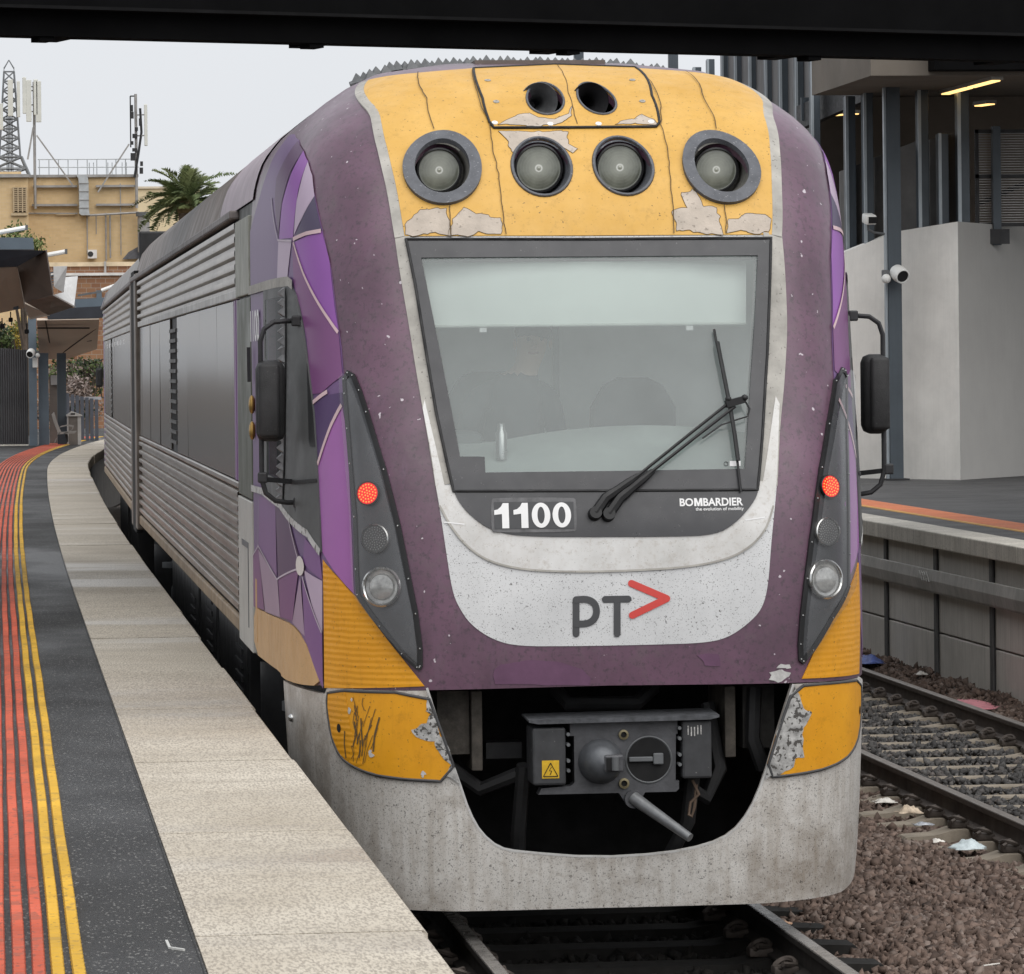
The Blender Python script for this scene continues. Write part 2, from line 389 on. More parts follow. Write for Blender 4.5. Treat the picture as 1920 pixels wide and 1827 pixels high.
# outlines on the body: (distance round the nose from the centre line, height), metres
D = {
  'windscreen_zone': [(-0.926,3.472),(-0.886,3.23),(-0.851,2.9),(-0.817,2.593),(-0.779,2.36),(-0.749,2.22),(-0.725,2.159),(-0.667,2.088),(-0.568,2.016),(-0.416,1.986),(-0.029,1.978),(0.33,1.975),(0.547,1.979),(0.654,2.038),(0.741,2.129),(0.776,2.194),(0.819,2.473),(0.88,2.883),(0.948,3.465),(-0.006,3.465)],
  'glass_frame': [(-0.918,3.464),(-0.884,3.23),(-0.848,2.9),(-0.814,2.593),(-0.776,2.36),(-0.748,2.21),(-0.007,2.202),(0.768,2.196),(0.813,2.473),(0.873,2.883),(0.938,3.456),(-0.006,3.456)],
  'clear': [(-0.848,3.37),(-0.803,3.063),(-0.754,2.716),(-0.708,2.378),(-0.588,2.376),(-0.588,2.299),(0.051,2.298),(0.709,2.3),(0.756,2.619),(0.804,2.94),(0.86,3.369),(-0.013,3.369)],
  'silver_out': [(-1.935,4.359),(-1.126,4.095),(-1.017,3.851),(-0.984,3.607),(-0.972,3.456),(-0.955,3.28),(-0.93,3.075),(-0.899,2.797),(-0.863,2.493),(-0.834,2.239),(-0.813,2.085),(-0.79,1.895),(-0.768,1.733),(-0.742,1.657),(-0.681,1.56),(-0.566,1.482),(-0.443,1.451),(-0.213,1.447),(0.011,1.446),(0.238,1.447),(0.476,1.45),(0.593,1.472),(0.694,1.535),(0.774,1.611),(0.807,1.725),(0.827,1.917),(0.85,2.079),(0.873,2.216),(0.905,2.471),(0.961,2.777),(0.996,3.057),(1.041,3.405),(1.04,3.559),(1.066,3.793),(1.147,4.036),(1.422,4.211),(1.775,4.316),(1.78,4.35)],
  'collar': [(-0.819,2.143),(-0.766,2.038),(-0.691,1.941),(-0.579,1.863),(-0.407,1.823),(-0.176,1.81),(0.115,1.811),(0.406,1.824),(0.602,1.859),(0.723,1.919),(0.805,2.004),(0.847,2.119)],
  'yellow_top': [(-1.718,4.358),(-1.12,4.132),(-0.981,3.85),(-0.948,3.685),(-0.925,3.484),(-0.004,3.48),(0.949,3.479),(1.014,3.841),(1.174,4.127),(1.591,4.284),(1.769,4.349),(1.134,4.39),(0.714,4.416),(0.148,4.447),(-0.707,4.414),(-1.106,4.386)],
  'lamp_l': [(-1.285,2.813),(-1.325,2.772),(-1.323,2.694),(-1.305,2.347),(-1.285,2.087),(-1.281,1.83),(-1.273,1.7),(-1.139,1.547),(-1.026,1.413),(-0.948,1.344),(-0.925,1.343),(-0.917,1.358),(-0.916,1.447),(-0.935,1.618),(-0.967,1.789),(-1.014,2.048),(-1.078,2.322),(-1.162,2.606),(-1.2,2.715),(-1.241,2.795)],
  'lamp_r': [(1.421,2.803),(1.314,2.74),(1.207,2.52),(1.125,2.304),(1.083,2.151),(1.035,1.936),(1.001,1.757),(0.972,1.576),(0.957,1.433),(0.959,1.353),(0.984,1.332),(1.046,1.393),(1.178,1.546),(1.29,1.642),(1.349,1.697),(1.378,2.021),(1.405,2.26),(1.442,2.481),(1.53,2.762),(1.476,2.795)],
  'lamp_pts': [(-1.175,2.201),(-1.143,1.982),(-1.112,1.747),(1.189,2.203),(1.155,1.982),(1.131,1.748)],
  'ycorner_l': [(-1.591,1.867),(-1.59,1.548),(-1.594,1.228),(-1.181,1.25),(-0.91,1.262),(-1.026,1.408),(-1.139,1.542),(-1.284,1.696),(-1.403,1.773)],
  'ycorner_r': [(1.573,1.811),(1.344,1.683),(1.177,1.535),(1.045,1.382),(0.979,1.261),(1.175,1.259),(1.523,1.253),(1.592,1.554)],
  'bump_l': [(-1.528,1.227),(-0.899,1.233),(-0.851,1.096),(-0.751,0.791),(-1.114,0.81),(-1.297,0.846),(-1.428,0.894),(-1.513,0.991),(-1.552,1.148)],
  'bump_r': [(0.931,1.225),(1.135,1.232),(1.523,1.224),(1.55,1.097),(1.505,0.95),(1.366,0.865),(1.155,0.81),(0.953,0.787),(0.782,0.778),(0.861,1.035)],
  'bump_peel_l': [(-0.894,1.227),(-0.908,1.144),(-0.88,1.115),(-0.902,1.079),(-0.961,1.065),(-0.983,1.05),(-0.955,1.015),(-0.883,0.979),(-0.856,0.928),(-0.778,0.856),(-0.816,0.806),(-0.751,0.794),(-0.825,1.014)],
  'bump_peel_r': [(0.931,1.222),(0.939,1.164),(1.023,1.088),(0.998,1.031),(0.958,0.982),(0.968,0.902),(0.937,0.809),(0.812,0.789),(0.79,0.781),(0.84,0.965)],
  'skirt_open': [(-0.898,1.254),(-0.851,1.096),(-0.751,0.791),(-0.704,0.64),(-0.648,0.536),(-0.563,0.463),(-0.46,0.44),(-0.077,0.402),(0.279,0.414),(0.502,0.453),(0.622,0.507),(0.71,0.608),(0.782,0.772),(0.861,1.035),(0.931,1.236)],
  'horn_panel': [(-0.663,4.406),(-0.528,4.211),(-0.47,4.076),(-0.443,4.044),(0.011,4.044),(0.457,4.047),(0.487,4.072),(0.551,4.227),(0.711,4.411),(0.052,4.435)],
  'rings': [(-0.718,3.832),(-0.202,3.838),(0.224,3.84),(0.736,3.827),(-0.137,4.209),(0.184,4.209)],
  'seams': [[(-1.099,4.383),(-0.879,4.213),(-0.768,4.039)],[(-0.669,4.402),(-0.471,4.076),(-0.43,3.798),(-0.419,3.485)],[(0.071,4.439),(0.023,4.242),(0.021,4.062)],[(0.699,4.407),(0.487,4.06),(0.453,3.734),(0.44,3.484)],[(1.071,4.385),(0.862,4.208),(0.786,4.033)],[(-0.689,3.637),(-0.693,3.486)],[(0.717,3.629),(0.706,3.482)]],
  'primer': [[(-0.927,3.486),(-0.921,3.541),(-0.873,3.592),(-0.803,3.64),(-0.702,3.627),(-0.702,3.487)],[(-0.694,3.486),(-0.678,3.567),(-0.623,3.63),(-0.568,3.607),(-0.492,3.577),(-0.43,3.571),(-0.429,3.484)],[(-0.419,4.028),(-0.361,3.964),(-0.34,3.916),(-0.288,3.982),(-0.202,4.0),(-0.109,3.981),(-0.079,3.939),(-0.047,3.915),(-0.003,3.932),(-0.041,3.957),(-0.023,4.026)],[(-0.407,4.06),(-0.306,4.119),(-0.253,4.131),(-0.192,4.099),(-0.105,4.089),(-0.023,4.118),(0.013,4.163),(0.004,4.111),(-0.058,4.071),(-0.11,4.059)],[(0.238,4.058),(0.329,4.098),(0.398,4.107),(0.45,4.084),(0.459,4.057)],[(0.443,3.489),(0.452,3.594),(0.492,3.64),(0.498,3.687),(0.561,3.722),(0.579,3.687),(0.617,3.634),(0.685,3.622),(0.703,3.57),(0.681,3.487)],[(0.715,3.487),(0.729,3.558),(0.795,3.581),(0.914,3.575),(0.951,3.558),(0.947,3.486)]],
  'graphic_zone': [(-3.066,4.069),(-2.097,4.031),(-1.684,3.9),(-1.543,3.709),(-1.462,3.531),(-1.392,3.328),(-1.358,3.081),(-1.332,2.935),(-1.324,2.779),(-1.323,2.694),(-1.305,2.347),(-1.285,2.087),(-1.281,1.83),(-1.28,1.699),(-1.402,1.779),(-1.591,1.867),(-1.59,1.548),(-1.602,1.222),(-1.638,1.228),(-1.715,1.322),(-1.836,1.411),(-2.085,1.494),(-2.539,1.513),(-4.211,1.465),(-5.3,1.438),(-5.225,1.866),(-4.935,2.8),(-4.471,3.405),(-3.61,3.68),(-3.304,3.906),(-3.816,4.041)],
  'graphics': [([(-3.628,3.717),(-2.915,3.744),(-2.449,3.511),(-2.599,3.282),(-4.771,3.304),(-4.322,3.476)],'b'),([(-1.908,3.478),(-1.462,3.525),(-1.401,3.379),(-1.368,3.119),(-1.345,3.007),(-1.531,3.158),(-1.728,3.311)],'v'),([(-1.894,3.501),(-1.744,3.585),(-1.54,3.709),(-1.462,3.528),(-1.652,3.52)],'s'),([(-1.909,3.513),(-1.832,3.695),(-1.672,3.896),(-1.576,3.818),(-1.54,3.709),(-1.743,3.592)],'l'),([(-2.414,3.506),(-2.272,3.693),(-1.982,3.855),(-1.809,3.96),(-1.672,3.896),(-1.806,3.748),(-1.929,3.502)],'v'),([(-2.686,3.737),(-2.683,3.839),(-2.334,3.947),(-2.072,4.025),(-1.809,3.96),(-2.026,3.857),(-2.277,3.708),(-2.445,3.526)],'d'),([(-2.454,3.496),(-1.971,3.484),(-2.141,3.289),(-2.599,3.282)],'l'),([(-1.954,3.468),(-1.728,3.311),(-1.531,3.158),(-1.345,3.007),(-1.327,2.787),(-1.54,2.7),(-1.683,2.694),(-1.72,2.974),(-1.809,3.125),(-1.952,3.27)],'m'),([(-1.661,2.65),(-1.527,2.685),(-1.336,2.703),(-1.334,2.641),(-1.445,2.536),(-1.617,2.342),(-1.637,2.517)],'i'),([(-1.341,2.637),(-1.445,2.536),(-1.617,2.342),(-1.587,1.906),(-1.468,1.823),(-1.293,1.709),(-1.308,2.303),(-1.325,2.563)],'p'),([(-4.421,2.106),(-3.062,2.127),(-3.012,1.718),(-4.55,1.823)],'v2'),([(-3.062,2.127),(-2.347,2.066),(-2.004,1.863),(-2.032,1.809),(-2.918,1.713)],'d'),([(-1.922,1.84),(-1.874,1.966),(-1.623,1.896),(-1.593,1.766)],'v2'),([(-1.904,1.805),(-1.593,1.762),(-1.603,1.503),(-1.759,1.636)],'l'),([(-2.919,1.704),(-2.032,1.8),(-2.241,1.53),(-2.814,1.515)],'m'),([(-1.99,1.766),(-2.242,1.521),(-1.905,1.469)],'l2'),([(-1.947,1.768),(-1.759,1.636),(-1.603,1.503),(-1.602,1.223),(-1.905,1.469)],'v2'),([(-4.553,1.803),(-2.955,1.702),(-2.814,1.515),(-3.977,1.478)],'l2'),([(-5.227,1.755),(-4.552,1.813),(-4.053,1.483),(-5.247,1.447)],'m')],
  'glines': [[(-1.915,3.478),(-1.728,3.311),(-1.531,3.158),(-1.426,3.075),(-1.345,3.004)],[(-1.913,3.494),(-1.652,3.517),(-1.462,3.525)],[(-2.915,3.744),(-2.451,3.503),(-1.951,3.487)],[(-1.539,2.707),(-1.438,2.751),(-1.341,2.769)],[(-1.655,2.651),(-1.526,2.69),(-1.466,2.707)],[(-1.341,2.64),(-1.445,2.536),(-1.614,2.342)],[(-4.55,1.823),(-2.954,1.707),(-2.032,1.804)],[(-5.315,1.741),(-4.551,1.815),(-4.425,2.086)],[(-2.028,1.854),(-2.347,2.066)],[(-1.927,1.769),(-1.603,1.503)],[(-2.814,1.515),(-2.919,1.704)]],
  'star': [(-1.977,1.822)],
  'side_yellow': [(-5.3,1.438),(-4.211,1.465),(-2.539,1.513),(-2.085,1.494),(-1.836,1.411),(-1.715,1.322),(-1.638,1.231),(-1.662,1.213),(-2.047,1.211),(-2.754,1.196),(-2.858,1.225),(-3.647,1.208),(-5.065,1.166),(-5.296,1.223)],
  'cab_window': [(-3.609,3.255),(-2.014,3.255),(-1.875,3.2),(-1.776,3.048),(-1.699,2.84),(-1.637,2.602),(-1.617,2.346),(-1.6,2.093),(-1.596,1.907),(-1.792,1.999),(-2.674,2.121),(-3.931,2.172)],
  'door_glass': [(-3.41,3.214),(-2.173,3.213),(-2.228,2.969),(-2.33,2.636),(-2.456,2.274),(-3.725,2.245)],
  'quarter_glass': [(-1.692,2.829),(-1.651,2.613),(-1.632,2.351),(-1.615,2.447),(-1.75,2.445),(-1.768,2.531)],
  'low_strip': [(-5.55,2.118),(-4.033,2.145),(-2.675,2.116),(-1.792,1.996),(-1.596,1.904)],
  'spike_strip': [(-2.152,3.224),(-2.208,2.969),(-2.295,2.691),(-2.416,2.358),(-2.559,2.133)],
  'plate': [(-0.563,2.171),(-0.569,2.012),(-0.151,2.006),(-0.144,2.165)],
  't1100': [(-0.555,2.027),(-0.164,2.144)],
  'tbom': [(0.371,2.124),(0.69,2.157)],
  'tevo': [(0.447,2.098),(0.69,2.112)],
  'PT': [[(-0.16,1.507),(-0.157,1.674)],[(-0.157,1.674),(-0.101,1.677),(-0.063,1.655),(-0.054,1.612),(-0.069,1.574),(-0.103,1.555),(-0.159,1.555)],[(-0.012,1.673),(0.102,1.673)],[(0.047,1.67),(0.044,1.504)]],
  'arrow': [[(0.12,1.749),(0.294,1.672),(0.121,1.593)]],
  'wip': [[(-0.055,2.089),(-0.001,2.159),(0.169,2.267),(0.628,2.597)],[(0.011,2.083),(0.071,2.158),(0.242,2.287),(0.674,2.591)],[(0.603,2.989),(0.638,2.72),(0.661,2.494),(0.679,2.184)],[(0.628,2.607),(0.672,2.627),(0.725,2.626)]],
  'skirt_side': [(-2.738,1.173),(-1.922,1.194),(-1.563,1.192),(-1.558,1.122),(-1.539,1.036),(-1.477,0.953),(-1.382,0.872),(-1.346,0.848)],
  'purple_patches': [[(-0.554,1.368),(-0.415,1.38),(-0.261,1.372),(-0.136,1.332),(-0.098,1.288),(-0.108,1.255),(-0.56,1.268),(-0.569,1.311)],[(0.446,1.388),(0.544,1.391),(0.553,1.338),(0.475,1.334)]],
  'white_scuffs': [[(0.823,1.291),(0.869,1.304),(0.915,1.292),(0.907,1.274),(0.853,1.261),(0.8,1.262)],[(0.854,1.319),(0.869,1.337),(0.916,1.335),(0.924,1.316),(0.9,1.307)]],
  'cab_top': [(-1.896,4.375),(0.139,4.474),(1.759,4.342)],
}

# ================================================================== the place: ground, platforms, tracks
def dcv(Y): return 0.00015*max(0.0, Y-12.0)**2+0.0012*max(0.0, Y-55.0)**2        # the line bends gently to the right
def atz(x, y, z):
    a = at(x, y, 0.0)-Vector(CAM); return Vector(CAM)+a*((z-CAM[2])/a.z)
PZ, RZ = 1.04, 1.22
ASPH = None
def asphalt():
    t = Nt('platform_asphalt')
    base = t.mix(t.ramp(t.noise(0.9, 6, 0.6), 0.3, 0.7), (0.017, 0.017, 0.0172), (0.031, 0.0305, 0.030))
    base = t.mix(t.ramp(t.noise(3.0, 5, 0.6, stretch=(0.6, 2.2, 1)), 0.52, 0.72, 0, 0.5), base, (0.017, 0.017, 0.018))
    base = t.mix(t.ramp(t.noise(95, 2, 0.5, stretch=(1, 0.3, 1)), 0.61, 0.67, 0, 0.75), base, (0.20, 0.195, 0.185))
    base = t.mix(t.ramp(t.noise(110, 3, 0.6, stretch=(1, 0.25, 1)), 0.54, 0.64, 0, 0.85), base, (0.010, 0.010, 0.010))
    t.bump(t.noise(110, 3, 0.6, stretch=(1, 0.4, 1)), 0.7, 0.008)
    return t.done(base, t.ramp(t.noise(0.5, 4, 0.6, stretch=(1, .5, 1)), 0.38, 0.66, 0.42, 0.75), 0, 0.30)
ASPH = asphalt()
def coping_mat():
    t = Nt('coping_concrete')
    base = t.mix(t.ramp(t.noise(0.8, 6, 0.65), 0.3, 0.7), (0.43, 0.375, 0.295), (0.62, 0.565, 0.475))
    base = t.mix(t.ramp(t.noise(2.2, 6, 0.7, stretch=(0.35, 2.2, 1)), 0.48, 0.70, 0, 0.5), base, (0.36, 0.32, 0.265))
    base = t.mix(t.ramp(t.noise(105, 3, 0.6, stretch=(1, 0.22, 1)), 0.45, 0.60, 0, 0.72), base, (0.25, 0.215, 0.175))
    base = t.mix(t.ramp(t.noise(7, 4, 0.6), 0.66, 0.74, 0, 0.5), base, (0.22, 0.19, 0.155))
    t.bump(t.noise(75, 3, 0.6, stretch=(1, 0.25, 1)), 0.8, 0.010)
    wet = t.ramp(t.noise(0.55, 4, 0.6, stretch=(0.3, 1.2, 1)), 0.52, 0.62, 0.72, 0.30)
    return t.done(base, wet, 0, 0.45)
COPE = coping_mat()
EARTH = M('trodden_earth', (0.075, 0.06, 0.048), 0.9, var=0.3, vs=1.0, bump=0.3, bs=20)
mesh_obj('ground', [(-900, -300, -0.62), (900, -300, -0.62), (900, 1500, -0.62), (-900, 1500, -0.62)], [(0, 1, 2, 3)], EARTH)['kind'] = 'structure'
YS = [-30, -12]+[-10+3.0*k for k in range(0, 40)]
# --- near platform
pv = []; pf = []
for Y in YS: pv += [(-16, Y, PZ-0.004), (-2.375+dcv(Y), Y, PZ-0.004), (-2.375+dcv(Y), Y, -0.6)]
for i in range(len(YS)-1):
    a = 3*i; b = a+3; pf += [(a, a+1, b+1, b), (a+1, a+2, b+2, b+1)]
plat = mesh_obj('platform', pv, pf, ASPH); tag(plat, kind='structure')
random.seed(3)
def slab(name, y0, y1, xl, xr, z1, th, mat, parent, n=4, bev=0.012):
    mb = MB(); rows = []
    for k in range(n+1):
        Y = y0+(y1-y0)*k/n; d = dcv(Y); rows.append([(xl+d, Y, z1-th), (xl+d, Y, z1), (xr+d-bev, Y, z1), (xr+d, Y, z1-bev), (xr+d, Y, z1-th)])
    mb.loft(rows, close=True, caps=True); return mb.build(name, mat, parent)
y = -31.3
while y < 104:
    dz = random.uniform(-0.003, 0.003); dx = random.uniform(-0.008, 0.008)
    slab('coping_slab', y+0.011, y+2.989, -2.372, -1.64+dx, PZ+dz, 0.19, COPE, plat); y += 3.0
slab('platform_wall', -31, 104, -2.2, -1.95, PZ-0.2, 1.4, M('wall_dark_brick', (0.05, 0.045, 0.04), 0.9, var=0.3), plat, n=45)
# worn joint between asphalt and coping, tactile bars
slab('joint_filler', -31, 104, -2.381, -2.3725, PZ-0.0015, 0.02, M('joint_tar', (0.02, 0.02, 0.02), 0.8), plat, n=45)
YT = M('tactile_yellow', (0.58, 0.335, 0.030), 0.7, var=0.28, vs=1.1, specks=[(40, 0.62, (0.20, 0.13, 0.04), 0.6), (9, 0.60, (0.34, 0.21, 0.04), 0.6)]); OT = M('tactile_orange', (0.50, 0.095, 0.048), 0.7, var=0.3, vs=1.1, specks=[(40, 0.60, (0.16, 0.06, 0.045), 0.6), (9, 0.60, (0.26, 0.085, 0.055), 0.6)])
for k in range(10):
    xc_ = -2.752-0.0595*k; v = []; f = []; rows = []; y = -9.4
    while y < 36: rows += [(y, 0.0140, 0.0005), (y+0.012, 0.0195, 0.009), (y+0.045, 0.0215, 0.014), (y+0.070, 0.0200, 0.009)]; y += 0.085
    rows = [(r[0], r[1], r[2]) for r in rows]
    y = 36.0
    while y < 92: rows.append((y, 0.019, 0.0085)); y += 1.5
    joints = [(-9.0+0.6*j+(k*0.17 % 0.4)) for j in range(170)]
    for (Y, hw, h) in rows:
        d = dcv(Y); wob = 0.0012*math.sin(Y*1.9+k)+0.0015*math.sin(Y*0.43+k*2)
        v += [(xc_+d+wob-hw, Y, PZ-0.003), (xc_+d+wob-hw*0.8, Y, PZ+h), (xc_+d+wob+hw*0.8, Y, PZ+h), (xc_+d+wob+hw, Y, PZ-0.003)]
    for i in range(len(rows)-1):
        a = 4*i; b = a+4; f += [(a, a+1, b+1, b), (a+1, a+2, b+2, b+1), (a+2, a+3, b+3, b+2)]
    mesh_obj('tactile_bar', v, f, YT if k < 2 else OT, plat)
# scuffs of paint on the asphalt
for pts in ([(312, 1765), (318, 1778), (345, 1782)],):
    MB().tube([atz(px, py, PZ-0.002) for px, py in pts], 0.006, 4).build('paint_scuff', M('chalk_mark', (0.5, 0.5, 0.48), 0.8), plat)

# --- far platform
RASPH = M('far_platform_asphalt', (0.060, 0.060, 0.061), 0.6, var=0.3, vs=0.7, spec=0.4, bump=0.3, bs=90, specks=[(120, 0.64, (0.18, 0.18, 0.17), 0.5)])
pv = []; pf = []
YR = [-30+3*k for k in range(0, 40)]
for Y in YR: pv += [(6.10+dcv(Y), Y, RZ-0.004), (40, Y, RZ-0.004), (6.10+dcv(Y), Y, -0.6)]
for i in range(len(YR)-1):
    a = 3*i; b = a+3; pf += [(a, a+1, b+1, b), (a, a+2, b+2, b)]
fplat = mesh_obj('opposite_platform', pv, pf, RASPH); tag(fplat, kind='structure')
FCOPE = M('weathered_coping', (0.56, 0.53, 0.47), 0.7, var=0.22, vs=1.3, bump=0.3, bs=60, streak=0.55, specks=[(50, 0.62, (0.16, 0.14, 0.11), 0.6)])
y = -11.38-2.41
while y < 60:
    slab2 = MB(); slab2.span((5.72+dcv(y), y+0.008, RZ-0.155), (6.102+dcv(y), y+2.402, RZ), 0.012); slab2.build('coping_slab', FCOPE, fplat); y += 2.41
ORS = MB(); 
for k in range(7): ORS = MB(); ORS.loft([[(6.50+0.068*k+dcv(Y), Y, RZ-0.006), (6.505+0.068*k+dcv(Y), Y, RZ+0.006), (6.552+0.068*k+dcv(Y), Y, RZ+0.006), (6.557+0.068*k+dcv(Y), Y, RZ-0.006)] for Y in np.arange(-16, 62, 2.0)], caps=True); ORS.build('tactile_bar', M('tactile_orange_far', (0.62, 0.20, 0.09), 0.6, var=0.15, vs=2) if k > 0 else M('tactile_yellow_far', (0.66, 0.36, 0.10), 0.6), fplat)
# retaining wall under the far platform: concrete panels in steel posts, guard rail
PANELM = M('precast_panel', (0.60, 0.575, 0.53), 0.8, var=0.16, vs=0.9, bump=0.15, bs=40, streak=0.4)
POSTM = M('wall_post', (0.10, 0.10, 0.10), 0.6, var=0.25, vs=3, streak=0.3)
y = 9.55-2.30*10; k = 0
while y < 44:
    d = dcv(y); pst = MB(); pst.span((5.80+d, y-0.055, -0.4), (5.815+d, y+0.055, 1.06)).span((5.815+d, y-0.006, -0.4), (5.90+d, y+0.006, 1.06)).build('wall_post', POSTM, fplat)
    for z0, z1 in ((-0.45, 0.245), (0.26, 1.055)): MB().span((5.835+d, y+0.03, z0), (5.95+d, y+2.27, z1), 0.01).build('wall_panel', PANELM, fplat)
    MB().span((5.765+d, y+0.55, 0.72), (5.84+d, y+0.62, 0.79)).build('rail_bracket', POSTM, fplat)
    y += 2.30; k += 1
GRM = M('galvanised_guard', (0.42, 0.41, 0.39), 0.55, 0.15, var=0.25, vs=1.5, streak=0.45)
gp = [(0.0, 0.86), (-0.02, 0.855), (-0.035, 0.76), (-0.032, 0.745), (-0.012, 0.66), (0.0, 0.64), (0.012, 0.645), (-0.02, 0.75), (0.01, 0.85)]
MB().loft([[(5.745+x+dcv(Y), Y, z) for x, z in gp] for Y in np.arange(-15, 46, 2.5)], caps=True).build('guard_rail', GRM, fplat)
for k in range(4): MB().tube([(5.706, 18.55+0.10*k, 0.745), (5.704, 18.60+0.10*k, 0.80), (5.704, 18.66+0.10*k, 0.835), (5.704, 18.68+0.1*k, 0.76)], 0.006, 4).build('chalk_scrawl', M('chalk_mark', (0.5, 0.5, 0.48)), fplat)

# --- tracks
RAILM = M('rail_brown', (0.082, 0.066, 0.057), 0.6, 0.2, var=0.25, vs=4); RHEAD = M('rail_polished', (0.42, 0.40, 0.38), 0.28, 0.75, var=0.15, vs=6, streak=0.0); RHEAD2 = M('rail_dull_top', (0.22, 0.195, 0.175), 0.4, 0.5, var=0.2, vs=6)
CONC = M('sleeper_concrete', (0.25, 0.215, 0.17), 0.85, var=0.25, vs=5, bump=0.25, bs=50); CLIPM = M('clip_iron', (0.075, 0.062, 0.054), 0.65, 0.3, var=0.3, vs=20)
prof = [(-0.07, -0.165), (0.07, -0.165), (0.07, -0.152), (0.012, -0.135), (0.009, -0.05), (0.035, -0.036), (0.036, -0.008), (-0.036, -0.008), (-0.035, -0.036), (-0.009, -0.05), (-0.012, -0.135), (-0.07, -0.152)]
head = [(-0.036, -0.0085), (0.036, -0.0085), (0.033, -0.002), (0.026, 0.0), (-0.026, 0.0), (-0.033, -0.002)]
def clip_mesh():
    pts = []
    for k in range(15): a = math.pi*1.5*k/14-0.5; pts.append((0.045*math.cos(a)*0.9, 0.05*math.sin(a), 0.024+0.014*math.sin(a*1.3+0.4)))
    mb = MB(); mb.tube([(-0.02, -0.06, 0.03)]+pts, 0.011, 6); mb.box((0.0, 0, 0.0), (0.10, 0.085, 0.035), 0.008); mb.tube([(0.03, 0.05, 0.025), (0.055, 0.075, 0.018)], 0.010, 6)
    return mb
def track(label, x0, x1, y0, y1, ystart, rail_y0, rail_y1, hd, clips, CONC):
    tr = thing('railway_track', label, 'track', (0, 0, 0))
    for xr in (x0, x1):
        Yr = np.arange(rail_y0, rail_y1, 2.5)
        r = MB().loft([[(xr+x+dcv(Y), Y, z) for x, z in prof] for Y in Yr], caps=True).build('rail', RAILM if xr > 2 else M('rail_oily_shaded', (0.022, 0.019, 0.017), 0.7, var=0.3), tr, angle=30)  # rails under the train: its shade is put into the darker colour
        MB().loft([[(xr+x+dcv(Y), Y, z) for x, z in head] for Y in Yr], caps=True).build('rail_head', hd, r)
    xm = (x0+x1)/2; base = None; cb = None; y = ystart
    while y < y1:
        if base is None:
            mb = MB(); L_ = 1.33
            rows = []
            for xx, hw, zt in ((-L_, 0.10, -0.235), (-L_+0.02, 0.105, -0.215), (-1.12, 0.115, -0.205), (-1.0, 0.125, -0.172), (-0.70, 0.125, -0.172), (-0.55, 0.115, -0.195), (0.55, 0.115, -0.195), (0.70, 0.125, -0.172), (1.0, 0.125, -0.172), (1.12, 0.115, -0.205), (L_-0.02, 0.105, -0.215), (L_, 0.10, -0.235)):
                rows.append([(xx, -hw-0.03, -0.40), (xx, -hw, zt), (xx, hw, zt), (xx, hw+0.03, -0.40)])
            mb.loft(rows, caps=True); base = mb.build('sleeper', CONC, tr); o = base
        else: o = dup(base, tr)
        o.location = (xm+dcv(y), y, random.uniform(-0.004, 0.004)); o.rotation_euler = (0, 0, random.uniform(-0.006, 0.006))
        if y > -3 and y < 24 and clips:
            for cxx in clips:
                if cb is None: cb = clip_mesh().build('rail_clip', CLIPM, o, angle=40); c = cb
                else: c = dup(cb, o)
                c.scale = (1.25, 1.25, 1.3); c.location = (cxx-xm, 0, -0.148); c.rotation_euler = (0, 0, 0 if cxx > xm else math.pi)
        y += 0.70
    return tr
track('track with dark sleepers beneath the purple train', -0.67, 0.93, -4.5, 12, -4.4-0.7*12, -24, 70, RHEAD, [1.03, 0.83, -0.77, -0.57], M('shaded_oily_sleeper', (0.010, 0.009, 0.008), 0.9, var=0.4, vs=5))  # near-black sleepers hold the shade under the train in their colour
track('empty brown-railed track between the train and opposite platform', 3.235, 4.91, 1, 45, -0.24-0.7*18, -24, 70, RHEAD2, [3.125, 3.345, 4.80, 5.02], CONC)
